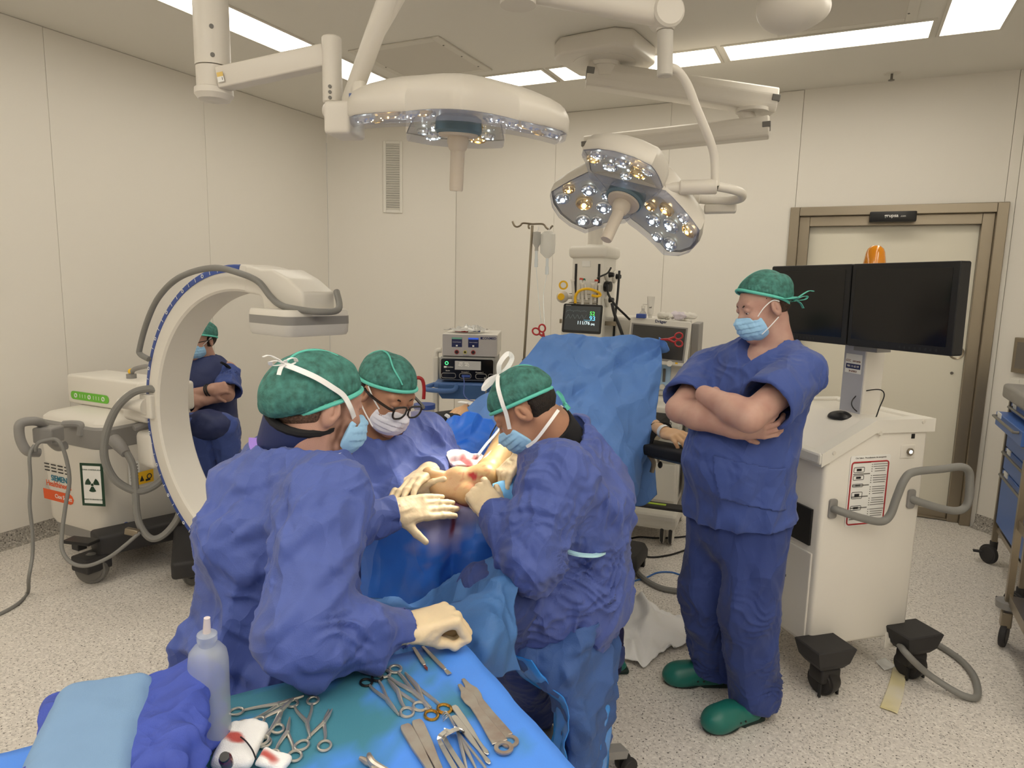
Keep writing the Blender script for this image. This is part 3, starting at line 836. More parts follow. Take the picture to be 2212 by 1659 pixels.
for py in (188, 200, 212):
    q = at(705, py, 2.36); q = Vector((T1.x, T1.y, q.z)); vv = (Vector((0, 0, 0)) - Vector((T1.x, T1.y, 0))).normalized(); vv = (vv + Vector((-.78, -.62, 0)) * .25).normalized() * 0.0305
    b = MB(); b.cyl(q + vv, q + vv * 1.12, 0.0055); b.build('screw', M_ARMG, t, world=True)
P, Q = solid([U(RB(np.array(at(745, 262, 2.34)), (0.062, 0.045, 0.05), 0.012, np.array(align(Vector((0, 0, 1)), at(790, 290, 2.3) - at(700, 265, 2.36)))), 0.01),
              U(RC(at(716, 240, 2.38), at(745, 262, 2.36), 0.03), 0.03)], 0.005)
mesh_of('arm_block', P, Q, M_ARM, t)
q0 = at(726, 268, 2.30)
bb = MB(); bb.box((0, 0, 0), (0.014, 0.05, 0.002), M=face_m(q0, at(760, 277, 2.26) - q0, (0, 0, 1))); bb.build('rating_label', mat('label_grey', lin(150, 146, 140), rough=.6, c2=lin(60, 58, 56), vscale=90), t, world=True)
b = MB(); obox(b, at(752, 232, 2.34), at(850, -40, 2.1), 0.05, 0.055, 0.02); b.build('spring_arm', M_ARM, t, world=True)
b = MB(); b.tube([at(866, -20, 2.12), at(842, 24, 2.16), at(812, 76, 2.2), at(789, 120, 2.24), at(778, 160, 2.27), at(774, 214, 2.28)], 0.022, seg=16); b.build('bent_pipe', M_ARM, t, world=True)
bb = MB(); bb.box((0, 0, 0), (0.02, 0.028, 0.002), M=face_m(at(761, 212, 2.27), (0.9, 0.43, 0), (0.1, 0, 1))); bb.build('blue_tag', mat('label_blue', lin(80, 100, 150), rough=.6), t, 'blue tag', world=True)
C1 = at(992, 236, 2.36); vw_ = Vector((C1.x, C1.y, 0)).normalized(); rt = Vector((vw_.y, -vw_.x, 0))
n1 = Vector((0, 0, -1)) + vw_ * 0.10 + rt * -0.03
lamp_head(t, C1, n1, rt, R_(-212 + 0), 0.175, 0.355, 0.60, 0.062, sgn=1, lit=True, handle_len=0.17, thick_=0.06)

# third lamp arm end: round housing at the top right
D = at(1712, 12, 3.0); t = thing('lamp_arm_housing', 'round enamel lamp arm housing hanging at the ceiling near the right grille', 'lamp arm', (D.x, D.y, CEIL))
P, Q = solid([U(EL(at(1708, 18, 3.0), (0.125, 0.125, 0.085)), 0.03), U(RC(at(1720, 10, 3.0), at(1768, 14, 3.05), 0.075, 0.045), 0.05), U(RC(at(1700, 5, 3.0), Vector((at(1700, 5, 3.0).x, at(1700, 5, 3.0).y, CEIL)), 0.105, 0.11), 0.02)], 0.008)
mesh_of('housing', P, Q, M_ARM, t)

# anaesthesia pendant: base plate, two arms, column
t = thing('ceiling_pendant', 'anaesthesia supply pendant hanging from a square ceiling base on two hinged arms', 'ceiling pendant', (-1.5, 4.34, CEIL))
oc = [(-0.27, -0.18), (-0.18, -0.27), (0.18, -0.27), (0.27, -0.18), (0.27, 0.18), (0.18, 0.27), (-0.18, 0.27), (-0.27, 0.18)]
Mb = Matrix.Rotation(R_(-6), 4, 'Z')
b = MB(); b.prism(oc, -0.11, 0.0, M=Mb, r=0.02, seg=3, smooth=True); b.cyl((0, 0, -0.112), (0, 0, -0.108), 0.2); b.build('base_plate', M_ARM, t)
b = MB(); b.cyl((0, 0, -0.10), (0, 0, -0.20), 0.085); b.cyl((0, 0, -0.105), (0, 0, -0.135), 0.1, 0.095); b.build('swivel_neck', M_ARM, t)
A0 = Vector((-1.5, 4.34, at(1310, 166, 4.59).z)); A1 = at(1640, 216, 4.75)
dA = (A1 - A0).normalized()
def parm(name, a, c, w, h, ends=True):
    b = MB(); d = (c - a).normalized(); A = align(d).to_4x4(); A.translation = a
    o = [(-w / 2, -h * .3), (-w * .42, -h / 2), (w * .42, -h / 2), (w / 2, -h * .3), (w / 2, h * .12), (w * .34, h / 2), (-w * .34, h / 2), (-w / 2, h * .12)]
    L = (c - a).length; b.prism(o, -0.11, L + 0.10, M=A, r=0.012); x = b.build(name, M_ARM, t, world=True)
    for z in (-0.112, L + 0.102):
        b = MB(); s = -1 if z < 0 else 1
        b.box((0, h * .05, z), (w * 0.92, h * 0.26, 0.01), r=0.004, M=A); b.box((-w / 2 + 0.002, h * .05, z - s * 0.02), (0.012, h * .26, 0.05), r=0.004, M=A); b.box((w / 2 - 0.002, h * .05, z - s * 0.02), (0.012, h * .26, 0.05), r=0.004, M=A)
        b.build('bumper', M_ARMG, x, 'grey end strip', world=True)
    return x
parm('upper_arm', A0, A1, 0.15, 0.155)
B1 = at(1622, 279, 4.72); B0 = at(1294, 314, 4.85)
b = MB(); b.cyl(A1 - dA * .1 + Vector((0, 0, -.06)), Vector((B1.x, B1.y, B1.z + 0.03)), 0.045); b.cyl(Vector((B1.x, B1.y, B1.z + 0.10)), Vector((B1.x, B1.y, B1.z + 0.12)), 0.1); b.build('elbow_joint', M_ARM, t, world=True)
parm('lower_arm', B1, B0, 0.14, 0.13)
pz = at(1295, 540, 4.85).z
b = MB(); b.cyl((B0.x, B0.y, B0.z), (B0.x, B0.y, pz - 0.02), 0.052); b.build('drop_pole', M_ARM, t, world=True)
vd = Vector((-B0.x, -B0.y, 0)).normalized(); ang = math.atan2(vd.y, vd.x)
PR = ang + R_(-22)          # yaw of the front face normal
fx = Vector((math.cos(PR), math.sin(PR), 0)); sx_ = Vector((-fx.y, fx.x, 0))     # front normal, to its left
Mp = Matrix((sx_, fx, Vector((0, 0, 1)))).transposed().to_4x4()      # local x = image right side?
if Vector((1, 0.4, 0)).dot(sx_) < 0:
    sx_ = -sx_
Mp = Matrix((sx_, -fx, Vector((0, 0, 1)))).transposed().to_4x4(); Mp.translation = Vector((B0.x, B0.y, 0))
zt_, zl_ = pz, at(1290, 765, 4.85).z
b = MB(); b.mi = 0; b.box((0, 0, (zt_ + zl_) / 2 - 0.02), (0.24, 0.24, zt_ - zl_ - 0.04), r=0.02, M=Mp, smooth=True); body = b.build('supply_column', M_WHITE, t, world=True)
b = MB(); b.box((0, 0, zt_ - 0.02), (0.285, 0.285, 0.085), r=0.03, seg=4, M=Mp, smooth=True); b.cyl(Mp @ Vector((0, 0, zt_ + .015)), Mp @ Vector((0, 0, zt_ + .035)), 0.075, 0.06); b.build('top_cap', M_WHITE, t, world=True)
for x in (-0.085, 0.085):
    b = MB(); b.box((x, -0.121, (zt_ + zl_) / 2 - 0.05), (0.016, 0.004, zt_ - zl_ - 0.1), M=Mp); b.build('rail_slot', M_DARK, t, world=True)
b = MB(); b.box((-0.01, -0.122, zt_ - 0.10), (0.06, 0.003, 0.04), M=Mp); b.build('rating_label', M_LETTER, t, world=True)
# mains sockets with plugs on the right side
for (y, z, rr) in ((-0.07, 0.17, 40), (-0.05, 0.34, 35), (0.07, 0.18, 20)):
    Ms_ = Mp @ Matrix.Translation((0.122, y, zt_ - z)) @ Matrix.Rotation(R_(rr), 4, 'X')
    b = MB(); b.box((0.008, 0, 0), (0.02, 0.075, 0.075), r=0.006, M=Ms_, smooth=True); sk = b.build('mains_socket', M_WHITE, t, world=True)
    b = MB(); b.cyl(Ms_ @ Vector((0.016, 0, 0)), Ms_ @ Vector((0.05, 0, 0)), 0.02, 0.014); p_ = b.build('plug', M_DARK, t, world=True)
b = MB(); b.cyl(Mp @ Vector((0.12, -0.085, zt_ - .25)), Mp @ Vector((0.16, -0.085, zt_ - .25)), 0.035); b.build('plug', M_DARK, t, world=True)
b = MB(); hz = zl_ + 0.14
b.tube([Mp @ Vector(v) for v in ((0.13, -0.02, hz - .12), (0.2, -0.03, hz - .11), (0.215, -0.03, hz), (0.2, -0.03, hz + .1), (0.13, -0.02, hz + .11))], 0.013); b.build('side_handle', M_ARMG, t, world=True)
b = MB(); b.box((0.02, -0.135, hz + 0.09), (0.42, 0.008, 0.03), M=Mp, r=0.002); b.box((-0.05, -0.127, hz + 0.09), (0.03, 0.02, 0.05), M=Mp); b.build('equipment_rail', M_STEEL, t, world=True)
PEND = (Mp, zt_, zl_, hz)
# ------------------------------------------------------------ people
M_SKIN = mat('skin', obs(160, 120, 98), rough=0.5, sss=0.06, bump=0.06, bscale=260, var=0.10, vscale=22)
M_SKIN_T = mat('skin_tan', obs(150, 106, 78), rough=0.5, sss=0.06, bump=0.06, bscale=260, var=0.12, vscale=22)
M_SKIN_R = mat('skin_ruddy', obs(164, 128, 107), rough=0.5, sss=0.06, bump=0.05, bscale=260, c2=obs(152, 112, 94), vscale=16)
M_GOWN = mat('gown_blue', obs(66, 78, 126), rough=0.62, bump=0.12, bscale=420, var=0.10, vscale=9, sheen=0.1, spec=0.35, crease=.75, cscale=7)
M_SCRUB = mat('scrub_blue', obs(54, 68, 114), rough=0.66, bump=0.12, bscale=420, var=0.08, vscale=9, sheen=0.1, spec=0.3, crease=.6, cscale=6)
M_SCRUBD = mat('scrub_trouser_blue', obs(44, 56, 98), rough=0.7, bump=0.12, bscale=420, var=0.10, vscale=9, sheen=0.1, spec=0.3, crease=.6, cscale=6)
M_CAP = mat('cap_green', obs(62, 112, 96), rough=0.75, bump=0.25, bscale=160, c2=obs(40, 74, 62), vscale=55)
M_CAPE = mat('cap_edge_green', obs(84, 162, 138), rough=0.7, bump=0.1, bscale=200)
M_MASK = mat('mask_blue', obs(134, 168, 190), rough=0.7, bump=0.05, bscale=300)
M_MASKW = mat('mask_white', obs(190, 184, 180), rough=0.7, bump=0.05, bscale=300)
M_TAPE = mat('strap_white', obs(214, 208, 192), rough=0.6)
M_GLOVE = mat('latex_glove', obs(192, 168, 128), rough=0.5, bump=0.10, bscale=120, var=0.06, vscale=14, sss=0.1)
M_HAIR = mat('dark_hair', lin(44, 34, 28), rough=0.7, bump=0.6, bscale=300, c2=lin(20, 16, 14), vscale=120)
M_HAIRB = mat('brown_hair', lin(80, 58, 42), rough=0.7, bump=0.6, bscale=300, c2=lin(34, 25, 20), vscale=120)
M_BEARD = mat('beard_brown', lin(96, 62, 42), rough=0.8, bump=0.6, bscale=400, c2=lin(58, 38, 28), vscale=150)
M_NAVY = mat('lead_navy', lin(34, 46, 92), rough=0.6, bump=0.06, bscale=120)
M_BLK = mat('black_cloth', lin(20, 20, 24), rough=0.8)
M_PURP = mat('purple_tie', obs(150, 118, 182), rough=0.6)
M_EYE = mat('eye_white', lin(225, 220, 214), rough=0.2)
M_IRIS = mat('eye_dark', lin(40, 28, 22), rough=0.15)
M_CLOG = mat('clog_green', obs(24, 88, 74), rough=0.38, bump=0.03, bscale=80)
M_CLOGD = mat('clog_sole', lin(16, 40, 36), rough=0.6)
M_SOCK = mat('navy_sock', lin(30, 30, 70), rough=0.9, bump=0.3, bscale=200)

V = lambda *a: np.array(a, float)
def vec(p): return np.array(list(p), float)
def frame(f, up=(0, 0, 1), roll=0.0):
    """columns: right, forward, up"""
    y = np.array(f, float); y /= np.linalg.norm(y); z = np.array(up, float); x = np.cross(y, z); x /= np.linalg.norm(x); z = np.cross(x, y)
    if roll:
        c, s = math.cos(roll), math.sin(roll); x, z = x * c + z * s, z * c - x * s
    return np.stack([x, y, z], 1)

def head_ops(closed_eyes=False, ear=1.0, neck=None):
    o = [U(EL((0, -.022, .042), (.077, .099, .084)), .01), U(EL((0, .034, -.02), (.061, .057, .085)), .03), U(EL((0, .028, -.076), (.051, .056, .042)), .03),
         U(RC((-.040, .069, .034), (.040, .069, .034), .013), .015), U(RC((0, .082, .014), (0, .104, -.026), .0085, .013), .012)]
    for s in (-1, 1):
        o += [SUB(EL((s * .032, .097, .012), (.020, .016, .011)), .014), U(EL((s * .040, .057, -.026), (.025, .024, .024)), .02), U(EL((s * .011, .094, -.031), (.009, .010, .008)), .008),
              U(EL((s * .079, -.014, -.002), (.011, .021, .034), frame((s * 0.35, 1, -.25))), .006), SUB(EL((s * .0955, -.012, .003), (.014, .0125, .022), frame((s * 0.35, 1, -.25))), .003), U(EL((s * .084, .001, -.003), (.006, .006, .010)), .004), U(EL((s * .086, -.016, .004), (.004, .006, .014)), .003)]
        if closed_eyes: o += [U(EL((s * .032, .077, .016), (.0155, .0140, .0125)), .003)]
        else: o += [U(EL((s * .032, .076, .021), (.0155, .0145, .0085)), .004), U(EL((s * .032, .076, .002), (.0145, .0125, .006)), .004)]
    o += [U(EL((0, .088, -.060), (.024, .010, .006)), .006), U(EL((0, .087, -.069), (.021, .010, .006)), .006), U(EL((0, .070, -.100), (.024, .022, .019)), .02)]
    return o
def hand_ops(side=1, curl=(20, 25, 15), curls=None, spread=6, thumb=(0.8, 0.55, -0.25), tcurl=20, s=1.0, cuff=True):
    """wrist at origin, fingers along +y, back of the hand +z; thumb on +x * side"""
    o = [U(RB((0, .048, 0), (.040, .050, .0135), .0125), .006), U(RC((0, -.01, 0), (0, .03, 0), .027, .030, flat=((0, 0, 1), 1.5)), .02), U(EL((side * .024, .034, -.010), (.018, .030, .014)), .012)]
    Ls = ((.044, .027, .022), (.049, .030, .023), (.045, .029, .023), (.035, .022, .020))
    for i in range(4):
        a = R_(spread * (1.5 - i)) * side; c = curls[i] if curls is not None else curl
        p = V(side * (.0305 - .0205 * i), (.094, .099, .095, .086)[i], 0.001); d0 = V(math.sin(a), math.cos(a), 0); ang = 0
        for j in range(3):
            ang += R_(c[j]); d = d0 * math.cos(ang) + V(0, 0, -1) * math.sin(ang); q = p + d * Ls[i][j]
            r0 = (.0110, .0103, .0095)[j] * (0.9 if i == 3 else 1); o.append(U(RC(p, q, r0, r0 * .92), .004 if j else .008)); p = q
    t = np.array(thumb, float); t[0] *= side; t /= np.linalg.norm(t)
    p = V(side * .030, .022, -.008); q = p + t * .046; o.append(U(RC(p, q, .0145, .0115), .012))
    t2 = t * math.cos(R_(tcurl)) + (V(0, 1, 0) - t * t[1]) * math.sin(R_(tcurl)); t2 /= np.linalg.norm(t2); o.append(U(RC(q, q + t2 * .034, .0112, .0095), .004))
    if s != 1: o = [(k, scale_pr(p_, s), kk) for k, p_, kk in o]
    return o
def scale_pr(p, s):
    if isinstance(p, RC): return RC(p.a * s, p.b * s, p.ra * s, p.rb * s, p.flat, p.capped)
    if isinstance(p, EL): return EL(p.c * s, p.r * s, p.R)
    return RB(p.c * s, p.h * s, p.r * s, p.R)
def hand_frame(f, dorsal):
    y = np.array(f, float); y /= np.linalg.norm(y); z = np.array(dorsal, float); z = z - y * z.dot(y); z /= np.linalg.norm(z)
    return np.stack([np.cross(y, z), y, z], 1)

def glove(parent, wrist, f, dorsal, side, forearm, cuffr=.040, h=0.0028, cufflen=.085, mat_=None, **kw):
    """latex glove; forearm = point the forearm comes from"""
    R = hand_frame(f, dorsal); w = np.array(wrist, float); o = xf(hand_ops(side, **kw), R, w)
    d = np.array(forearm, float) - w; d /= np.linalg.norm(d)
    o += [U(RC(w + d * .0, w + d * cufflen, .031, cuffr, capped=False), .015), INT(HS(w + d * cufflen, d), .002)]
    P, Q = solid(o, h); N = vnormals(P, Q)
    s = (P - w) @ d; c = np.clip((s + .005) / .03, 0, 1)
    P = P + N * (0.0016 * np.sin(s * 620 + 4 * wob(P, 9, 3)) * c + crumple(P, .0012, 28, 5))[:, None]
    return mesh_of('glove', P, Q, mat_ or M_GLOVE, parent)

class Head:
    """places head shapes: c centre, f face direction"""
    def __init__(s, c, f, up=(0, 0, 1), roll=0.0, sc=1.0):
        s.c = np.array(c, float); s.R = frame(f, up, roll) * 1.0; s.sc = sc
    def w(s, p): return s.c + s.R @ (np.array(p, float) * s.sc)
    def ops(s, o): return xf([(k, scale_pr(p, s.sc) if not isinstance(p, HS) else HS(p.c * s.sc, p.n), kk) for k, p, kk in o], s.R, s.c)
    def dir(s, d): return s.R @ np.array(d, float)
    def loc(s, P): return (P - s.c) @ s.R / s.sc
    def eyes(s, parent, gaze=(0, 1, -.25)):
        g = np.array(gaze, float); g /= np.linalg.norm(g)
        for k in (-1, 1):
            c = V(k * .032, .0728, .0105)
            b = MB(); b.sphere(s.w(c) - vec(ploc(parent)), .0122 * s.sc, seg=14); e = b.build('eye', M_EYE, parent)
            b = MB(); b.sphere(s.w(c + g * .0082) - vec(ploc(parent)), .0056 * s.sc, seg=10); b.build('iris', M_IRIS, e)
    def brows(s, parent, ma):
        for k in (-1, 1):
            b = MB(); b.tube([Vector(s.w((k * x, y, z))) - ploc(parent) for x, y, z in ((.014, .083, .028), (.030, .081, .034), (.046, .068, .032), (.054, .056, .027))], [.003, .0045, .004, .002], seg=8, smooth=4); b.build('eyebrow', ma, parent)
    def cap(s, parent, ztop=.0, tilt=0.30, z0=.018, puff=.010, back=.0, seed=1, mat_=None, seam=True, h=.004, ties=None):
        """bouffant cap: cut plane rises towards the face by tilt"""
        n = V(0, tilt, -1); n /= np.linalg.norm(n); c = V(0, -.02, z0)
        o = [U(EL((0, -.022, .046 + ztop), (.084 + puff, .106 + puff, .084 + puff + ztop)), .01)]
        if back: o.append(U(EL((0, -.075, .02), (.062 + puff, .06 + back, .062 + puff)), .04))
        P, Q = solid(s.ops(o + [INT(HS(c, n), .003)]), h); L = s.loc(P); N = vnormals(P, Q)
        dist = (L - c) @ n                                            # <0 inside the cap
        g = np.clip(-dist / .02, 0, 1); a = np.arctan2(L[:, 0], L[:, 1] + .02)
        gather = np.exp(-(-dist / .035) ** 2)
        d = crumple(L, .0045, 11, seed, 6) * g + .0022 * gather * np.sin(a * 46 + 3 * wob(L, 6, seed)) * g
        q = np.exp(-(np.clip(-dist - .004, -1, 1) / .008) ** 2); d -= .004 * q * (dist < 0)
        P = P + N * d[:, None] * s.sc
        cp = mesh_of('surgical_cap', P, Q, mat_ or M_CAP, parent)
        # elastic edge
        pts = []; rx, ry = .086 + puff, .108 + puff
        for k in range(40):
            t = 2 * PI * k / 40; x, y = rx * math.sin(t), -.022 + ry * math.cos(t)
            z = z0 + (y + .02) * tilt; w = math.sqrt(max(0.02, 1 - ((z - .046 - ztop) / (.084 + puff + ztop)) ** 2))
            pts.append(s.w((x * w * 1.0, -.022 + (y + .022) * w * 1.0, z + .004)) - vec(ploc(parent)))
        b = MB(); b.tube(pts, .0058 * s.sc, seg=8, smooth=1, closed=True); b.build('elastic_edge', M_CAPE, cp)
        if seam:
            pts = []
            for k in range(15):
                t = -1.15 + 2.3 * k / 14; y = -.022 + (.107 + puff) * math.sin(t) * .98; z = .046 + ztop + (.085 + puff + ztop) * math.cos(t)
                x = (.03 + .012 * math.sin(3 * t)) ; zz = math.sqrt(max(0, 1 - (x / (.084 + puff)) ** 2)); pts.append(s.w((x, -.022 + (y + .022) * zz, .046 + ztop + (z - .046 - ztop) * zz + .001)) - vec(ploc(parent)))
            b = MB(); b.tube(pts, .0028 * s.sc, seg=6, smooth=3); b.build('seam', M_CAPE, cp)
        return cp
    def mask(s, parent, mat_, puff=1.0, top=-.012, h=.003):
        o = [U(EL((0, .036, -.040), (.071, .064, .074)), .01), U(EL((0, .060, -.055), (.052, .054 * puff, .052)), .03), U(RC((0, .088, -.004), (0, .110, -.03), .010, .016), .02),
             INT(HS((0, .08, top), (0, -.18, 1)), .004), INT(HS((0, .035, -.05), (0, -1, 0.35)), .004), INT(HS((0, .0, -.123), (0, .15, -1)), .006)]
        P, Q = solid(s.ops(o), h); L = s.loc(P); N = vnormals(P, Q)
        m_ = np.clip((L[:, 1] - .04) / .03, 0, 1)
        z = L[:, 2] + .05; pl = (np.floor(z / .019) + .5 - z / .019)          # three pleats, each stepping down
        P = P + N * (m_ * (.0032 * pl * (np.abs(z) < .034) + crumple(L, .0016, 22, 3)))[:, None] * s.sc
        return mesh_of('face_mask', P, Q, mat_, parent)
    def ribbon(s, parent, pts, w=.006, t=.0012, name='strap', ma=None, up=None):
        b = MB(); b.tube([Vector(s.w(p)) - ploc(parent) for p in pts], 1.0, smooth=6, flat=(w * s.sc, t), up=up if up is not None else tuple(s.dir((1, 0, 0)))); return b.build(name, ma or M_TAPE, parent)
    def cord(s, parent, pts, r=.0022, name='strap', ma=None):
        b = MB(); b.tube([Vector(s.w(p)) - ploc(parent) for p in pts], r * s.sc, seg=6, smooth=6); return b.build(name, ma or M_TAPE, parent)
    def bow(s, parent, p, d, ma, sc=1.0, name='tie'):
        """knot with two loops and two tails at local p, d = outward"""
        p = np.array(p, float); d = np.array(d, float)
        b = MB(); pts = [[(0, 0, 0), (-.012, .012, .010), (-.032, .010, .018), (-.036, .004, .008), (-.018, .004, -.002), (0, 0, 0)], [(0, 0, 0), (.014, .012, .004), (.034, .012, .0), (.036, .002, -.008), (.016, .002, -.006), (0, 0, 0)],
             [(0, 0, 0), (.018, .010, .010), (.04, .016, .016), (.056, .016, .010)], [(0, 0, 0), (.004, .012, -.016), (.006, .016, -.036)]]
        x = s.R[:, 1]; 
        for q in pts: b.tube([Vector(s.w(p) + s.R @ (V(a[2] * 0 + a[1] * d[0], -a[0], a[2]) * sc + d * a[1] * sc)) - ploc(parent) for a in q], 1.0, smooth=6, flat=(.0065 * sc, .0008), up=tuple(s.R[:, 2]))
        b.sphere(Vector(s.w(p)) - ploc(parent), .006 * sc, seg=10)
        return b.build(name, ma, parent)

def garment(parent, name, ops, ma, h=.007, seed=1, amp=.010, f=5.0, amp2=.004, f2=13.0, fold=(), drape=None, smooth=1, label=None, fixed=None, full=False):
    P, Q = solid(ops, h, smooth); N = vnormals(P, Q)
    d = crumple(P, amp, f, seed, 5) + crumple(P, amp2, f2, seed + 9, 5)
    for q in fold: d = d + folds(P, *q)
    if drape is not None:                                    # vertical folds about a standing axis
        c, n, a, z0, z1 = drape; t = np.arctan2(P[:, 1] - c[1], P[:, 0] - c[0]) + .25 * wob(P, 1.6, seed + 4)
        d = d + a * np.clip((z0 - P[:, 2]) / (z0 - z1), 0, 1) * (1 - 2 * np.abs(np.sin(t * n / 2)) ** .8)
    if fixed is not None:
        c, r = fixed; d = d * np.clip((np.linalg.norm(P - np.array(c), axis=1) - r) / r, .1, 1)
    P = P + N * d[:, None]; o = mesh_of(name, P, Q, ma, parent, label); return (o, P, Q, N) if full else o

def clog(parent, p, d, L=.285, lift=0.0, name='clog'):
    """clog with heel at p, pointing along d"""
    d = np.array(d, float); d[2] = 0; d /= np.linalg.norm(d); x = V(d[1], -d[0], 0); R = np.stack([x, d, V(0, 0, 1)], 1); p = np.array(p, float) + V(0, 0, lift)
    o = [U(RC((0, .05, .045), (0, .22, .042), .045, .050, flat=((0, 0, 1), 1.0)), .02), U(EL((0, .215, .040), (.052, .07, .045)), .03), U(RC((0, .15, .07), (0, .20, .055), .042, .04), .02),
         SUB(EL((0, .03, .085), (.034, .085, .05)), .012), INT(HS((0, 0, .012), (0, 0, -1)), .002), INT(HS((0, 0, .066), (0, -.22, 1)), .015)]
    P, Q = solid(xf(o, R, p), .004); c = mesh_of(name, P, Q, M_CLOG, parent)
    s = [U(RB((0, .06, .012), (.038, .058, .012), .01), .01), U(EL((0, .195, .012), (.052, .085, .013)), .02)]
    P, Q = solid(xf(s, R, p), .004); mesh_of('sole', P, Q, M_CLOGD, c)
    b = MB()
    for sd in (-1, 1):
        for k in range(4):
            q = p + R @ V(sd * .0485, .12 + .025 * k, .040); b.sphere(q - vec(ploc(parent)), .0042, seg=8)
    b.build('vent_hole', M_DARK, c)
    return c
def person(label, base):
    return thing('person', label, 'person', tuple(base))
def xyz(px, py, d): return vec(at(px, py, d))
# ------------------------------------------------------------ standing man in scrubs, arms folded
def standing_man():
    base = V(-.38, 2.76, 0)
    t = person('standing man in blue scrubs and green cap with folded arms, beside the twin-screen trolley', base)
    F = V(-.50, -.866, 0); S = V(.866, -.50, 0)                      # front, his left
    hd = Head(xyz(1648, 667, 2.76), (-.80, -.52, -.30), roll=R_(-3), sc=.98)
    nk = xyz(1668, 752, 2.80); ch = xyz(1640, 845, 2.80); be = xyz(1592, 985, 2.74); pe = xyz(1592, 1110, 2.76)
    sl = xyz(1738, 806, 2.70); sr = xyz(1535, 797, 2.90); el = xyz(1618, 902, 2.43); er = xyz(1468, 884, 2.66); wl = xyz(1522, 852, 2.58); wr = xyz(1592, 928, 2.50)
    hl = pe + S * .10 - V(0, 0, .02); hr = pe - S * .10 - V(0, 0, .02)
    al = vec(onz(1628, 1500, .085)); ar = vec(onz(1545, 1438, .085)); kl = (hl + al) / 2 + V(-.02, -.05, .02); kr = (hr + ar) / 2 + V(-.03, -.04, .02)
    o = hd.ops(head_ops(True)) + [U(RC(hd.w((0, -.03, -.05)), nk, .056, .066), .02), U(RC(nk, ch, .075, .13, flat=(F, 1.3)), .05), U(RC(ch, be, .15, .17, flat=(F, 1.2)), .05), U(RC(be, pe, .17, .16, flat=(F, 1.25)), .05),
        U(RC(sl, sr, .065), .05)]
    for a, b_, c in ((sl, el, wl), (sr, er, wr)):
        o += [U(RC(a, b_, .060, .050), .03), U(RC(b_, b_ + (c - b_) * .35, .050, .052), .02), U(RC(b_ + (c - b_) * .3, c, .052, .034), .02)]
    o += xf(hand_ops(1, curl=(25, 30, 20), s=1.0), hand_frame(wr + V(.12, .02, .01) - wr, F + V(0, 0, -.5)), wr)
    o += xf(hand_ops(-1, curl=(25, 30, 20), s=1.0), hand_frame(V(-.12, .95, -.15), V(-.8, -.1, .5)), wl + V(.02, .03, -.01))
    for a, k, b_ in ((hl, kl, al), (hr, kr, ar)): o += [U(RC(a, k, .085, .060), .03), U(RC(k, b_, .056, .04), .03), U(RC(b_, b_ - V(0, 0, .03), .038), .01)]
    P, Q = solid(o, .0042); mesh_of('body', P, Q, M_SKIN_R, t)
    hd.eyes(t, (0, 1, -.7)); hd.brows(t, M_HAIRB)
    # hair below the cap
    P, Q = solid(hd.ops([U(EL((0, -.028, .034), (.0805, .0955, .086)), .01), INT(HS((0, -.02, .034), (0, -.55, 1)), .004), INT(HS((0, .038, 0), (0, 1, -.55)), .004), INT(HS((0, -.06, -.045), (0, .6, -1)), .01), SUB(EL((.083, -.004, -.01), (.03, .035, .05)), .01), SUB(EL((-.083, -.004, -.01), (.03, .035, .05)), .01)]), .004)
    mesh_of('hair', P, Q, M_HAIRB, t)
    cp = hd.cap(t, tilt=.55, z0=.034, puff=.003, seed=3, ztop=.006)
    hd.ribbon(cp, [(0, -.128, .0), (.05, -.115, .012), (.085, -.055, .022), (.092, .0, .045)], .012, .0012, 'tie_band', M_CAPE, up=(0, 0, 1))
    hd.ribbon(cp, [(0, -.128, .0), (-.05, -.115, .012), (-.085, -.055, .022), (-.092, .0, .045)], .012, .0012, 'tie_band', M_CAPE, up=(0, 0, 1))
    hd.bow(cp, (0, -.133, -.004), (0, -1, 0), M_CAPE, 1.1)
    mk = hd.mask(t, M_MASK, 1.05)
    for s in (-1, 1):
        hd.cord(mk, [(s * .066, .058, -.014), (s * .078, .03, .014), (s * .086, -.004, .03), (s * .090, -.026, .02)], .0022, 'ear_loop')
        hd.cord(mk, [(s * .058, .055, -.085), (s * .074, .02, -.06), (s * .084, -.012, -.036)], .0022, 'ear_loop')
    # tunic
    o = [U(RC(ch + V(0, 0, .03), be, .205, .215, flat=(F, 1.28)), .05), U(RC(be, pe, .215, .235, flat=(F, 1.35)), .05), U(RC(pe, pe - V(0, 0, .22), .235, .255, flat=(F, 1.4)), .03), U(RC(sl, sr, .085), .06), U(RC(nk + V(0, 0, -.03), ch, .10, .15), .05), U(EL(be + F * .05, (.16, .16, .18)), .05)]
    ml = sl + (el - sl) * .72; mr = sr + (er - sr) * .82
    for a, m_, w in ((sl, ml, .105), (sr, mr, .095)):
        o += [U(RC(a, m_, .085, w, capped=True), .03), SUB(RC(a + (m_ - a) * .55, m_ + (m_ - a) * .3, w * .80, w * .90), .004)]
    o += [SUB(RC(nk + V(0, 0, -.01), nk + V(0, 0, .25), .078, .10), .01), *[SUB(RC(xyz(1577, 786, 2.62) + F * q, nk + F * (.07 + q) + V(0, 0, .05), .012, .082), .006) for q in (-.06, -.03, 0, .04, .08, .12)]]
    hem = xyz(1585, 1118, 2.72)
    o += [INT(HS(hem, (.12, .10, -1)), .004)]
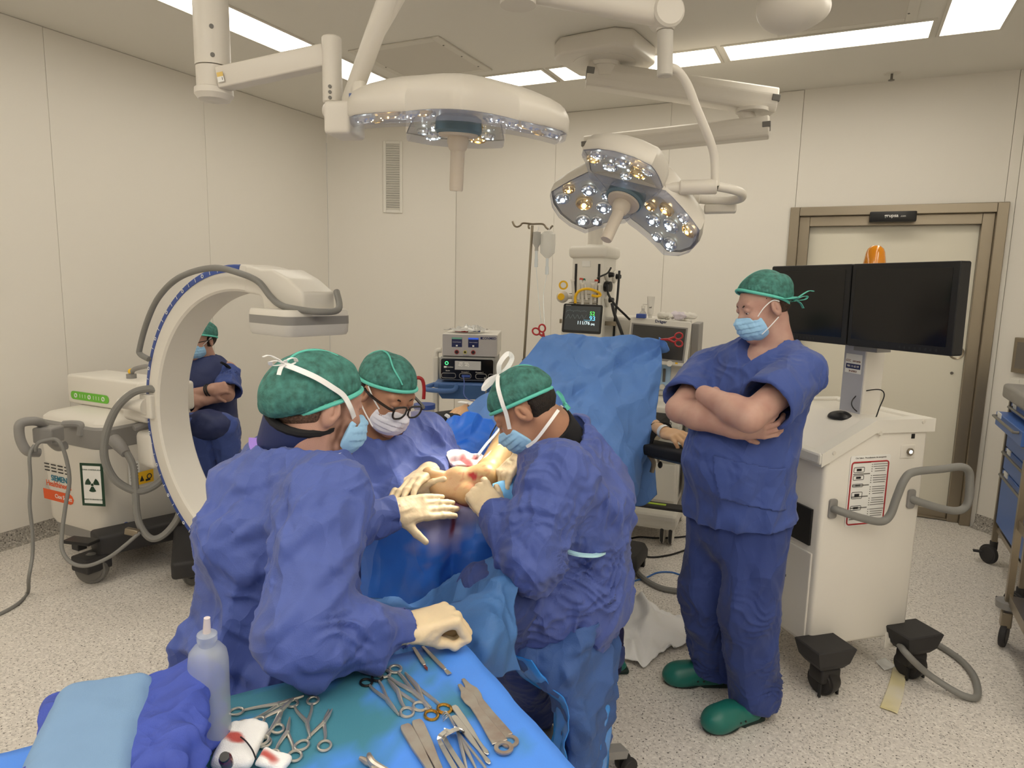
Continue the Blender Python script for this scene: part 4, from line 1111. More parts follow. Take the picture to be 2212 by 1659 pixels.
    tn, TP, TQ, TN = garment(t, 'tunic', o, M_SCRUB, full=True, h=.0055, seed=5, amp=.007, f=5, amp2=.003, f2=12,
            fold=((sl + V(-.03, -.03, -.06), (el - sl), .06, .008, .12, 3), (sr + V(0, 0, -.05), (er - sr), .05, .007, .10, 4), (ch + F * .1, S + V(0, 0, .8), .11, .008, .16, 5), (be + F * .1 + V(0, 0, .05), (S * .5 + V(0, 0, .8)), .09, .006, .15, 6)), drape=(be, 11, .006, 1.12, .85))
    # pocket patch on the tunic front
    pc = xyz(1602, 1055, 2.5); a_ = (TP - pc) @ S; z_ = TP[:, 2] - pc[2]; k_ = (np.abs(a_ + .12 * z_) < .105) & (np.abs(z_ + .18 * a_) < .082) & (TN @ F > .15)
    sel = TQ[k_[TQ].all(1)]; un, inv = np.unique(sel, return_inverse=True); PP, PQ = thick(TP[un] + TN[un] * .004, inv.reshape(-1, 4), .003); mesh_of('pocket', PP, PQ, M_SCRUB, tn)
    # trousers
    o = [U(RC(pe + V(0, 0, .06), pe - V(0, 0, .05), .17, .18, flat=(F, 1.2)), .03)]
    for a, k, b_, sgn in ((hl, kl, al, 1), (hr, kr, ar, -1)):
        o += [U(RC(a, k, .125, .108), .03), U(RC(k, b_ + V(0, 0, -.02), .105, .098, capped=False), .04), SUB(RC(b_ + V(0, 0, -.03), b_ + V(0, 0, -.2), .09), .005)]
    o += [INT(HS(V(0, 0, .055), (0, 0, -1)), .004)]
    fl = []
    for k, b_ in ((kl, al), (kr, ar)): fl += [(k + V(-.03, -.06, -.05), (0.3, 0.2, 1), .075, .013, .14, 2), (b_ + V(0, -.03, .08), (0.5, .1, 1), .06, .014, .13, 7)]
    garment(t, 'trousers', o, M_SCRUBD, h=.006, seed=15, amp=.010, f=4, amp2=.004, f2=10, fold=fl)
    h1, t1 = vec(onz(1640, 1548, 0)), vec(onz(1557, 1573, 0)); clog(t, h1 + (t1 - h1) * -.02, t1 - h1, name='clog')
    h2, t2 = vec(onz(1572, 1478, 0)), vec(onz(1460, 1476, 0)); clog(t, h2, t2 - h2, name='clog')
    return t
standing_man()

# ------------------------------------------------------------ surgeon seen from behind, left
def surgeon_left():
    base = vec(at(560, 1300, 1.52)); base[2] = 0
    t = person('surgeon in a blue gown seen from behind, resting a gloved fist on the instrument table', base)
    rt = V(.72, .69, 0) ; rt = V(.80, .60, 0); vw = V(-.60, .80, 0)
    hd = Head(xyz(694, 884, 1.62), rt * .86 + vw * .50 + V(0, 0, -.16), roll=R_(4), sc=.96)
    nk = xyz(652, 934, 1.64); ch = xyz(622, 1130, 1.62); pe = xyz(572, 1390, 1.58)
    sr = xyz(708, 1085, 1.44); er = xyz(648, 1378, 1.27); wr = xyz(878, 1356, 1.34); hn = xyz(985, 1325, 1.37)
    sl = xyz(600, 1010, 1.82); el = xyz(745, 1128, 1.88); wl = xyz(855, 1106, 1.93); fl_ = xyz(950, 1092, 1.99)
    F = rt * .75 + vw * .66; F /= np.linalg.norm(F)
    o = hd.ops(head_ops(True)) + [U(RC(hd.w((0, -.03, -.05)), nk, .058, .068), .02), U(RC(nk, ch, .08, .14, flat=(F, 1.3)), .05), U(RC(ch, pe, .15, .16, flat=(F, 1.25)), .05), U(RC(sr, sl, .06), .05)]
    for a, b_, c in ((sr, er, wr), (sl, el, wl)): o += [U(RC(a, b_, .055, .046), .03), U(RC(b_, c, .046, .03), .02)]
    for s in (-1, 1): o += [U(RC(pe + rt * .02 + V(-F[1], F[0], 0) * s * .1, V(pe[0], pe[1], .02) + V(-F[1], F[0], 0) * s * .12, .085, .05), .03)]
    P, Q = solid(o, .0036); L = hd.loc(P); g = lambda v, a, c: np.clip((v - a) / (c - a), 0, 1)
    brd = g(L[:, 2], -.005, -.035) * g(L[:, 1], -.012, .012) * g(L[:, 2], -.135, -.118) * (np.linalg.norm(L, axis=1) < .16); brd = np.maximum(brd, g(L[:, 2], .03, .0) * g(np.abs(L[:, 0]), .06, .068) * np.clip(1.6 - np.abs(L[:, 1] - .018) / .010, 0, 1) * (L[:, 2] > -.06))
    mesh_of('body', P, Q, attr_mat('skin_bearded', obs(160, 120, 98), (('beard', lin(88, 54, 36)),), rough=.55, sss=.05, bump=.15, bscale=420, var=.10, vscale=22), t, attr={'beard': np.clip(brd * (.75 + .35 * wob(P, 40, 3)), 0, .92)})
    hd.eyes(t)
    P, Q = solid(hd.ops([U(EL((0, -.030, .028), (.0805, .0945, .090)), .01), INT(HS((0, -.02, .012), (0, -.40, 1)), .004), INT(HS((0, .020, 0), (0, 1, -.35)), .004), INT(HS((0, -.06, -.052), (0, .5, -1)), .01), SUB(EL((.083, -.004, -.01), (.03, .035, .05)), .01), SUB(EL((-.083, -.004, -.01), (.03, .035, .05)), .01)]), .004)
    mesh_of('hair', P, Q, mat('nape_stubble', lin(120, 92, 76), rough=.8, bump=.4, bscale=400, c2=lin(60, 44, 36), vscale=200), t)
    cp = hd.cap(t, tilt=.40, z0=.012, puff=.007, ztop=.003, back=.016, seed=7)
    mk = hd.mask(t, M_MASK, 1.15)
    hd.ribbon(mk, [(.066, .054, -.012), (.088, .03, .012), (.095, .005, .040), (.101, -.03, .058), (.0985, -.068, .076), (.081, -.104, .090), (.056, -.124, .098)], .0062, .0012)
    hd.bow(mk, (.054, -.127, .100), (.45, -.8, .2), M_TAPE, .75)
    hd.ribbon(mk, [(.055, .05, -.10), (.066, .01, -.105), (.066, -.04, -.105)], .005, .001)
    # lead collar and gown
    nd = hd.w((0, -.03, -.05)) - nk; nd /= np.linalg.norm(nd); nd = nd * .45 + V(0, 0, .75); nd /= np.linalg.norm(nd)
    o = [U(RC(nk - nd * .05, nk + nd * .055, .100, .088, capped=True), .01), SUB(RC(nk - nd * .2, nk + nd * .2, .076), .004)]
    P, Q = solid(o, .004); cl = mesh_of('collar', P, Q, M_NAVY, t)
    b = MB(); u1 = np.cross(nd, V(0, 0, 1)); u1 /= np.linalg.norm(u1); u2 = np.cross(nd, u1)
    b.tube([Vector(nk + nd * .056 + (u1 * math.cos(a) + u2 * math.sin(a)) * .082 - base) for a in np.linspace(0, 2 * PI, 24)[:-1]], .010, seg=8, smooth=1, closed=True); b.build('collar_edge', M_BLK, cl)
    side = V(F[1], -F[0], 0)
    o = [U(RC(nk + V(0, 0, -.10), ch, .10, .185, flat=(F, 1.25)), .05), U(RC(ch, pe, .175, .185, flat=(F, 1.12)), .06), U(RC(pe, V(pe[0], pe[1], .42), .185, .22, flat=(F, 1.1)), .05),
         U(RC(sr, sl, .085), .07), U(RC(nk - F * .03 + V(0, 0, -.06), ch - F * .09, .075, .13), .06),
         U(RC(sr, er, .098, .090), .04), U(RC(er, er + (wr - er) * .55, .090, .078), .02), U(RC(er + (wr - er) * .4, wr + (wr - er) * .05, .080, .050, capped=True), .02),
         U(RC(sl, el, .085, .072), .04), U(RC(el, wl, .072, .050, capped=True), .03),
         SUB(RC(nk + nd * .005, nk + nd * .3, .102, .12), .01)]
    back = ch - F * .17 - side * .04
    garment(t, 'surgical_gown', o, M_GOWN, h=.006, seed=21, amp=.013, f=4.2, amp2=.0065, f2=11,
            fold=((er + V(0, 0, .05), wr - er + V(0, 0, .2), .07, .016, .13, 3), (sr + V(0, 0, -.10), (er - sr) + rt * .1, .085, .012, .16, 4), (sr + V(-.03, 0, .02), V(.6, -.5, .5), .08, .010, .13, 9), (back, V(.5, -.8, .1), .07, .014, .25, 6), (nk - F * .1 + V(0, 0, -.14), V(.6, .2, -.5), .06, .010, .14, 8)),
            drape=(pe, 9, .022, 1.15, .85), label='long sleeved blue gown, tied at the back')
    # purple neck ties
    for a0, a1, w in ((2.1, 2.75, .011), (-.35, .75, .009)):
        b = MB(); b.tube([Vector(nk + nd * -.03 + (u1 * math.cos(a) + u2 * math.sin(a)) * .106 - base) for a in np.linspace(a0, a1, 7)], 1, smooth=2, flat=(w, .002), up=tuple(nd)); b.build('neck_tie', M_PURP, t)
    glove(t, wr, hn - wr, V(-.35, -.45, .85), 1, er, cuffr=.043, cufflen=.075, curls=((68, 88, 55), (66, 90, 55), (64, 90, 55), (62, 88, 55)), spread=1, thumb=(-.2, .9, -.8), tcurl=25, h=.0024, s=1.06)
    glove(t, wl, fl_ - wl, V(.15, -.85, .55), 1, el, cuffr=.044, cufflen=.055, curl=(6, 8, 6), spread=.6, thumb=(.9, .55, -.05), tcurl=5, h=.0026, s=1.04)
    return t
surgeon_left()

# ------------------------------------------------------------ surgeon with glasses, facing the camera
def surgeon_glasses():
    base = vec(at(815, 1150, 2.32)); base[2] = 0
    t = person('surgeon with black glasses and a white mask, leaning over the operated foot', base)
    rt = V(.86, .51, 0); vw = V(-.51, .86, 0)
    hd = Head(xyz(835, 853, 2.20), rt * .62 - vw * .62 + V(0, 0, -.42), roll=R_(5), sc=.97)
    nk = xyz(806, 940, 2.28); ch = xyz(835, 1035, 2.28); pe = xyz(815, 1230, 2.36)
    sr = xyz(737, 990, 2.22); er = xyz(760, 1110, 2.12); wr = xyz(884, 1062, 2.10); fr = xyz(955, 1066, 2.15)
    sl = xyz(905, 945, 2.40); el = xyz(948, 1010, 2.42); wl = xyz(926, 1018, 2.16); fl_ = xyz(862, 1058, 2.02)
    F = rt * .55 - vw * .75; F /= np.linalg.norm(F)
    o = hd.ops(head_ops(True)) + [U(RC(hd.w((0, -.03, -.05)), nk, .056, .066), .02), U(RC(nk, ch, .08, .13, flat=(F, 1.3)), .05), U(RC(ch, pe, .15, .16, flat=(F, 1.25)), .05), U(RC(sr, sl, .06), .05)]
    for a, b_, c in ((sr, er, wr), (sl, el, wl)): o += [U(RC(a, b_, .055, .046), .03), U(RC(b_, c, .046, .03), .02)]
    for s in (-1, 1): o += [U(RC(pe + V(-F[1], F[0], 0) * s * .1, V(pe[0], pe[1], .02) + V(-F[1], F[0], 0) * s * .12, .085, .05), .03)]
    P, Q = solid(o, .0036); mesh_of('body', P, Q, M_SKIN_T, t)
    hd.eyes(t, (0, 1, -.5))
    P, Q = solid(hd.ops([U(EL((0, -.028, .034), (.0805, .0945, .084)), .01), INT(HS((0, -.02, .032), (0, -.26, 1)), .004), INT(HS((0, .034, 0), (0, 1, -.35)), .004), INT(HS((0, -.06, -.045), (0, .5, -1)), .01), SUB(EL((.083, -.004, -.01), (.03, .035, .05)), .01), SUB(EL((-.083, -.004, -.01), (.03, .035, .05)), .01)]), .004)
    mesh_of('hair', P, Q, M_HAIR, t); hd.brows(t, M_HAIR)
    hd.cap(t, tilt=.26, z0=.034, puff=.003, ztop=.002, seed=12)
    mk = hd.mask(t, M_MASKW, 1.1)
    for s in (-1, 1):
        hd.cord(mk, [(s * .066, .056, -.016), (s * .078, .025, .006), (s * .088, -.006, .034)], .0024, 'ear_loop')
        hd.cord(mk, [(s * .058, .05, -.088), (s * .074, .015, -.06), (s * .086, -.012, -.034)], .0024, 'ear_loop')
    # black framed glasses, slid down the nose
    g = MB()
    for s in (-1, 1):
        pts = [hd.w((s * .033 + .0265 * sc_x, .112, +.003 + .0205 * sc_z)) - base for sc_x, sc_z in ((-1, .35), (-.75, .95), (0, 1.05), (.8, 1.0), (1.05, .6), (.95, -.4), (.55, -.95), (0, -1.05), (-.55, -.95), (-.95, -.4))]
        g.tube([Vector(p) for p in pts], .0033, seg=8, smooth=4, closed=True)
    g.tube([Vector(hd.w((x, .113, .013)) - base) for x in (-.008, 0, .008)], .0035, seg=8, smooth=3)
    for s in (-1, 1): g.tube([Vector(hd.w(p) - base) for p in ((s * .060, .112, .015), (s * .075, .10, .016), (s * .088, .03, .014), (s * .091, -.016, .020))], 1, smooth=4, flat=(.0055, .0018), up=tuple(hd.dir((0, 0, 1))))
    gl = g.build('glasses', M_DARK, t)
    b = MB()
    for s in (-1, 1): b.prism([(.0255 * x, .0195 * z) for x, z in ((-1, .35), (-.75, .9), (0, 1), (.8, .95), (1, .6), (.95, -.4), (.55, -.9), (0, -1), (-.55, -.9), (-.95, -.4))], -.0006, .0006, M=face_m(Vector(hd.w((s * .033, .112, .003)) - base), hd.dir((1, 0, 0)), hd.dir((0, 0, 1))))
    b.build('lens', mat('spectacle_lens', lin(230, 235, 235), rough=.05, alpha=.18, spec=.9), gl)
    nd = hd.w((0, -.03, -.05)) - nk; nd /= np.linalg.norm(nd)
    P, Q = solid([U(RC(nk - nd * .03, nk + nd * .03, .090, .078, capped=True), .01), SUB(RC(nk - nd * .2, nk + nd * .2, .068), .004)], .004); mesh_of('collar', P, Q, M_BLK, t)
    o = [U(RC(nk + V(0, 0, -.05), ch, .12, .185, flat=(F, 1.2)), .05), U(RC(ch, pe, .19, .21, flat=(F, 1.15)), .06), U(RC(pe, V(pe[0], pe[1], .45), .21, .25, flat=(F, 1.1)), .05),
         U(RC(sr, sl, .085), .07), U(RC(sr, er, .095, .085), .05), U(RC(er, wr + (wr - er) * .0, .085, .058, capped=True), .02), U(RC(sl, el, .085, .08), .05), U(RC(el, wl, .08, .055, capped=True), .03),
         SUB(RC(nk + nd * .02, nk + nd * .3, .094, .12), .01)]
    garment(t, 'surgical_gown', o, M_GOWN, h=.0065, seed=31, amp=.010, f=4.5, amp2=.0055, f2=11,
            fold=((er, wr - er, .06, .012, .12, 3), (el, wl - el + V(.1, 0, 0), .05, .012, .10, 4), (ch + F * .1, V(.8, .3, .6), .12, .012, .2, 5)), label='long sleeved blue gown')
    for a0, a1 in ((1.5, 2.5),):
        u1 = np.cross(nd, V(0, 0, 1)); u1 /= np.linalg.norm(u1); u2 = np.cross(nd, u1)
        b = MB(); b.tube([Vector(nk + (u1 * math.cos(a) + u2 * math.sin(a)) * .105 - base) for a in np.linspace(a0, a1, 7)], 1, smooth=2, flat=(.008, .002), up=tuple(nd)); b.build('neck_tie', M_PURP, t)
    glove(t, wr, fr - wr, V(-.1, -.9, -.4), -1, er, cuffr=.044, cufflen=.055, curl=(18, 22, 18), spread=3, thumb=(.7, .7, -.1), tcurl=8, h=.0026, s=1.0)
    glove(t, wl, fl_ - wl, V(-.2, -.6, .75), 1, el, cuffr=.046, cufflen=.06, curl=(13, 18, 14), spread=2, thumb=(.45, .9, -.3), h=.0026, s=1.06)
    return t
surgeon_glasses()

# ------------------------------------------------------------ seated surgeon on the right
def surgeon_right():
    base = vec(at(1215, 1400, 2.06)); base[2] = 0
    t = person('seated surgeon bent over the foot, side view, green cap tied at the nape', base)
    rt = V(.93, .37, 0); vw = V(-.45, .89, 0)
    hd = Head(xyz(1132, 890, 2.02), rt * -.72 + vw * .05 + V(0, 0, -.62), up=(-.15, .1, 1), roll=R_(6), sc=.95)
    nk = xyz(1192, 938, 2.05); ch = xyz(1232, 1085, 2.06); pe = xyz(1215, 1272, 2.08)
    sn = xyz(1205, 1040, 1.86); en = xyz(1150, 1205, 1.76); wn = xyz(1066, 1106, 1.88); hn = xyz(1030, 1055, 1.96)
    sf = xyz(1215, 985, 2.26); ef = xyz(1215, 1070, 2.36); wf = xyz(1128, 988, 2.16); hf = xyz(1092, 1022, 2.10)
    F = rt * -.9 + V(0, 0, -.2); F = V(F[0], F[1], 0); F /= np.linalg.norm(F)
    kn = xyz(1060, 1290, 1.80); kf = xyz(1040, 1270, 2.1)
    fn = vec(onz(1165, 1560, .1)); ff = vec(onz(1320, 1440, .1))
    o = hd.ops(head_ops(True)) + [U(RC(hd.w((0, -.03, -.05)), nk, .056, .066), .02), U(RC(nk, ch, .08, .13, flat=(F, 1.3)), .05), U(RC(ch, pe, .15, .17, flat=(F, 1.2)), .05), U(RC(sn, sf, .06), .05)]
    for a, b_, c in ((sn, en, wn), (sf, ef, wf)): o += [U(RC(a, b_, .055, .046), .03), U(RC(b_, c, .046, .03), .02)]
    for s, k, f_ in ((1, kn, fn), (-1, kf, ff)): o += [U(RC(pe + vw * -.09 * s, k, .08, .055), .03), U(RC(k, f_, .05, .034), .03)]
    P, Q = solid(o, .0036); mesh_of('body', P, Q, M_SKIN_T, t)
    hd.eyes(t, (0, 1, -.6))
    P, Q = solid(hd.ops([U(EL((0, -.030, .024), (.0805, .0945, .090)), .01), INT(HS((0, -.02, .028), (0, -.24, 1)), .004), INT(HS((0, .030, 0), (0, 1, -.35)), .004), INT(HS((0, -.06, -.072), (0, .3, -1)), .01), SUB(EL((.083, -.006, -.012), (.03, .042, .06)), .01), SUB(EL((-.083, -.006, -.012), (.03, .042, .06)), .01)]), .004)
    N = vnormals(P, Q); P = P + N * crumple(P, .002, 30, 4)[:, None]
    mesh_of('hair', P, Q, M_HAIR, t)
    cp = hd.cap(t, tilt=.24, z0=.030, puff=.003, ztop=.003, seed=17)
    b = MB()
    for sd in (-1, 1):
        b.tube([Vector(hd.w(p) - base) for p in ((sd * .01, -.124, -.012), (sd * .020, -.126, -.03), (sd * .016, -.122, -.05), (sd * .002, -.118, -.062))], 1, smooth=5, flat=(.003, .001), up=tuple(hd.dir((1, 0, 0))))
        b.tube([Vector(hd.w(p) - base) for p in ((0, -.119, -.060), (sd * .008, -.120, -.068), (sd * .013, -.120, -.080))], 1, smooth=5, flat=(.005, .001), up=tuple(hd.dir((1, 0, 0))))
    b.sphere(Vector(hd.w((0, -.119, -.060)) - base), .007, seg=10); b.build('tie', M_CAPE, cp)
    mk = hd.mask(t, M_MASK, 1.0)
    for sd in (-1, 1):
        hd.ribbon(mk, [(sd * .066, .055, -.014), (sd * .082, .03, .03), (sd * .090, .018, .06), (sd * .080, .0, .108), (sd * .035, -.01, .136), (0, -.012, .140)], .0062, .0012)
        hd.ribbon(mk, [(sd * .056, .05, -.09), (sd * .070, .01, -.09), (sd * .074, -.05, -.075), (sd * .05, -.10, -.06)], .005, .0012)
    b = MB(); b.tube([Vector(hd.w(p) - base) for p in ((0, -.01, .140), (-.012, -.035, .167), (-.004, -.075, .177), (.006, -.075, .157), (.002, -.04, .142), (0, -.01, .140))], 1, smooth=6, flat=(.007, .001), up=tuple(hd.dir((1, 0, 0))))
    b.tube([Vector(hd.w(p) - base) for p in ((0, -.01, .140), (.01, .03, .150), (.004, .06, .138), (0, .03, .138), (0, -.01, .140))], 1, smooth=6, flat=(.007, .001), up=tuple(hd.dir((1, 0, 0)))); b.build('strap_bow', M_TAPE, mk)
    nd = hd.w((0, -.04, -.05)) - nk; nd /= np.linalg.norm(nd)
    P, Q = solid([U(RC(nk - nd * .04, nk + nd * .045, .094, .080, capped=True), .01), SUB(RC(nk - nd * .2, nk + nd * .2, .068), .004)], .004); mesh_of('collar', P, Q, M_BLK, t)
    up_ = V(0, 0, 1)
    o = [U(RC(nk + V(0, 0, -.08), ch, .11, .195, flat=(F, 1.15)), .05), U(RC(xyz(1254, 930, 2.10), ch - F * .04, .055, .15), .05), U(RC(ch, pe, .20, .225, flat=(F, 1.1)), .06), U(RC(pe, pe - V(0, 0, .02), .21, .215), .05),
         U(RC(sn, sf, .085), .07), U(RC(sn, en, .105, .095), .05), U(RC(en, wn + (wn - en) * .0, .095, .055, capped=True), .02), U(RC(sf, ef, .085, .075), .05), U(RC(ef, wf, .075, .055, capped=True), .03),
         U(RC(pe, (pe + kn) / 2, .18, .14), .06), U(RC(pe, (pe + kf) / 2, .16, .13), .06), SUB(RC(nk + nd * .008, nk + nd * .3, .100, .12), .01)]
    bk = ch - F * .2
    o += [U(RC(nk - F * .10 + V(0, 0, -.03), pe - F * .15 + V(0, 0, .08), .035, .045), .05)]
    garment(t, 'surgical_gown', o, M_GOWN, h=.006, seed=41, amp=.013, f=4.0, amp2=.0065, f2=11,
            fold=((en + V(0, 0, .03), wn - en + V(.1, 0, 0), .065, .015, .12, 3), (sn + V(0, 0, -.06), (en - sn), .08, .012, .16, 4), (ch + vw * -.2 + V(0, 0, -.15), V(.5, 0, .8), .075, .016, .16, 5), (pe + vw * -.2 + V(0, 0, .0), V(.25, 0, 1), .075, .018, .22, 6), (bk, V(.2, .9, .1), .09, .014, .3, 8)), label='long sleeved blue gown tied with a pale belt')
    # pale belt
    wa = (ch * .42 + pe * .58); b = MB()
    b.tube([Vector(p) for p in [xyz(1222, 1190, 1.84) - base, xyz(1250, 1198, 1.82) - base, xyz(1285, 1200, 1.84) - base, xyz(1302, 1194, 1.9) - base]], 1, smooth=4, flat=(.009, .003), up=(0, 0, 1)); b.build('belt', mat('belt_pale', obs(160, 190, 205), rough=.7), t)
    u1 = np.cross(nd, V(0, 0, 1)); u1 /= np.linalg.norm(u1); u2 = np.cross(nd, u1)
    b = MB(); b.tube([Vector(nk - nd * .004 + (u1 * math.cos(a) + u2 * math.sin(a)) * .112 - base) for a in np.linspace(-1.2, 1.9, 13)], 1, smooth=2, flat=(.012, .002), up=tuple(nd)); b.build('neck_tie', mat('neck_tie_pale', obs(200, 188, 205), rough=.7), t)
    glove(t, wn, hn - wn, V(.55, -.6, .1), 1, en, cuffr=.046, cufflen=.075, curls=((35, 45, 30), (50, 60, 35), (55, 62, 35), (58, 62, 35)), spread=4, thumb=(.35, .9, -.35), tcurl=15, h=.0026, s=1.05)
    glove(t, wf, hf - wf, V(-.25, -.2, .95), -1, ef, cuffr=.046, cufflen=.06, curls=((30, 30, 15), (60, 60, 40), (65, 62, 40), (65, 62, 40)), spread=5, thumb=(.5, .8, -.5), h=.0026, s=1.05)
    # trouser legs, socks and clogs
    for k, f_, nm in ((kn, fn, 1), (kf, ff, 2)):
        garment(t, 'trouser_leg', [U(RC((pe + k) / 2, k, .115, .105), .03), U(RC(k, f_ + V(0, 0, .05), .105, .072, capped=True), .03)], M_SCRUBD, h=.006, seed=50 + nm, amp=.007, fold=((f_ + V(0, 0, .2), (0, 0, 1), .06, .01, .12, 3),))
        P, Q = solid([U(RC(f_ + V(0, 0, .16), f_ + V(0, 0, .0), .048, .045), .02)], .005); mesh_of('sock', P, Q, M_SOCK, t)
    clog(t, fn + V(.055, .0, -.1), V(-.93, -.25, 0)); clog(t, vec(onz(1356, 1448, 0)), V(-.8, -.5, 0))
    return t
surgeon_right()

# ------------------------------------------------------------ seated helper behind the scanner arc
def helper():
    base = vec(onz(455, 1090, 0)); c0 = xyz(440, 900, 5.0); base = V(c0[0], c0[1], 0)
    t = person('seated person in a navy lead apron with folded arms, behind the white scanner arc', base)
    vw = V(-.77, .64, 0); rt = V(.64, .77, 0)
    hd = Head(xyz(432, 737, 5.0), rt * -.62 - vw * .75 + V(0, 0, -.12), sc=.98)
    nk = xyz(440, 778, 5.02); ch = xyz(446, 830, 5.0); pe = xyz(450, 935, 5.02)
    sl = xyz(492, 800, 4.98); el = xyz(490, 852, 4.82); wl = xyz(440, 866, 4.76); sr = xyz(402, 805, 5.05); er = xyz(395, 858, 4.85); wr = xyz(455, 842, 4.76)
    kl = xyz(478, 925, 4.62); kr = xyz(425, 925, 4.62); al = V(kl[0] + .02, kl[1] + .1, .07); ar = V(kr[0] + .02, kr[1] + .1, .07); F = -vw
    o = hd.ops(head_ops(True)) + [U(RC(hd.w((0, -.03, -.05)), nk, .05, .06), .02), U(RC(nk, ch, .07, .12, flat=(F, 1.3)), .05), U(RC(ch, pe, .14, .16, flat=(F, 1.2)), .05), U(RC(sl, sr, .055), .05)]
    for a, b_, c in ((sl, el, wl), (sr, er, wr)): o += [U(RC(a, b_, .052, .046), .03), U(RC(b_, c, .046, .03), .02)]
    o += xf(hand_ops(1, curl=(60, 70, 40)), hand_frame(V(.5, .62, .1), F + V(0, 0, .4)), wr)
    o += xf(hand_ops(-1, curl=(30, 30, 20)), hand_frame(V(-.5, -.62, .1), F + V(0, 0, .4)), wl)
    for k, a in ((kl, al), (kr, ar)): o += [U(RC(pe, k, .09, .065), .03), U(RC(k, a, .06, .04), .03)]
    P, Q = solid(o, .005); mesh_of('body', P, Q, M_SKIN, t); hd.eyes(t)
    hd.cap(t, tilt=.3, z0=.03, puff=.012, seed=23)
    P, Q = solid(hd.ops([U(EL((0, -.036, .026), (.083, .0985, .088)), .01), INT(HS((0, -.02, .05), (0, .35, 1)), .004), INT(HS((0, .020, 0), (0, 1, -.35)), .004), INT(HS((0, -.06, -.06), (0, .3, -1)), .01)]), .005); mesh_of('hair', P, Q, M_HAIR, t)
    mk = hd.mask(t, M_MASK, 1.0)
    for s in (-1, 1): hd.cord(mk, [(s * .066, .056, -.016), (s * .08, .02, .01), (s * .088, -.01, .03)], .0022, 'ear_loop')
    g = MB()
    for s in (-1, 1): g.torus((0, 0, 0), .021, .0028, M=face_m(Vector(hd.w((s * .031, .104, .008)) - base), hd.dir((1, 0, 0)), hd.dir((0, 0, 1))))
    for s in (-1, 1): g.tube([Vector(hd.w(p) - base) for p in ((s * .052, .104, .01), (s * .085, .03, .014), (s * .09, -.016, .018))], .003, seg=6, smooth=3)
    g.build('glasses', M_DARK, t)
    o = [U(RC(nk + V(0, 0, -.05), ch, .11, .175, flat=(F, 1.2)), .05), U(RC(ch, pe, .185, .20, flat=(F, 1.1)), .05), U(RC(sl * .8 + sr * .2, sr * .8 + sl * .2, .075), .05), U(RC(pe, (kl + kr) / 2 + V(0, 0, .02), .19, .15, flat=((0, 0, 1), 1.5)), .05), SUB(RC(nk + V(0, 0, -.01), nk + V(0, 0, .2), .07), .01)]
    ap = garment(t, 'lead_apron', o, M_NAVY, h=.008, seed=61, amp=.007, f=4, amp2=.003, f2=9)
    b = MB(); b.tube([Vector(xyz(*p) - base) for p in ((478, 783, 4.86), (490, 790, 4.88), (499, 802, 4.92), (500, 815, 4.95))], 1, smooth=4, flat=(.012, .006), up=(0, 0, 1)); b.build('shoulder_strap', M_BLK, ap)
    for a, m_, w in ((sl, sl + (el - sl) * .9, .10), (sr, sr + (er - sr) * .9, .09)):
        garment(t, 'sleeve', [U(RC(a, m_, .075, w, capped=True), .03), SUB(RC(a + (m_ - a) * .5, m_ + (m_ - a) * .3, w * .8, w * .9), .004)], M_SCRUB, h=.007, seed=65, amp=.006)
    for k, a in ((kl, al), (kr, ar)): garment(t, 'trouser_leg', [U(RC(pe, k, .12, .10), .03), U(RC(k, a + V(0, 0, .05), .10, .085), .04)], M_SCRUB, h=.008, seed=66, amp=.008)
    b = MB(); Mw_ = Matrix.Translation(Vector(wr - base)) @ align(wr - er).to_4x4(); b.torus((0, 0, -.01), .036, .006, M=Mw_); b.torus((0, 0, -.024), .037, .005, M=Mw_); b.build('bracelet', M_DARK, t)
    clog(t, al + V(.02, .05, -.07), F); clog(t, ar + V(.02, .05, -.07), F)
    # stool
    st = V(pe[0], pe[1], 0); s = thing('stool', 'black saddle stool under the person in the lead apron', 'stool', st)
    sz_ = xyz(485, 945, 4.95)[2]
    P, Q = solid([U(EL((0, 0, sz_ - .02), (.21, .21, .05)), .02)], .01); mesh_of('seat', P + st, Q, M_BLK, s)
    b = MB(); b.cyl((0, 0, .1), (0, 0, sz_ - .05), .025); b.build('column', M_DARK, s)
    for k in range(5):
        a = 2 * PI * k / 5; b = MB(); b.tube([(0, 0, .12), (.15 * math.cos(a), .15 * math.sin(a), .10), (.27 * math.cos(a), .27 * math.sin(a), .07)], .018); lg = b.build('leg', M_DARK, s)
        b = MB(); b.cyl((.27 * math.cos(a) - .02 * math.sin(a), .27 * math.sin(a) + .02 * math.cos(a), .032), (.27 * math.cos(a) + .02 * math.sin(a), .27 * math.sin(a) - .02 * math.cos(a), .032), .032); b.build('caster', M_DARK, lg)
    b = MB(); b.tube([xyz(p[0], p[1], 4.8) - st for p in ((478, 955), (486, 963), (498, 966))], .007); b.build('lever', M_DARK, s)
    return t
helper()
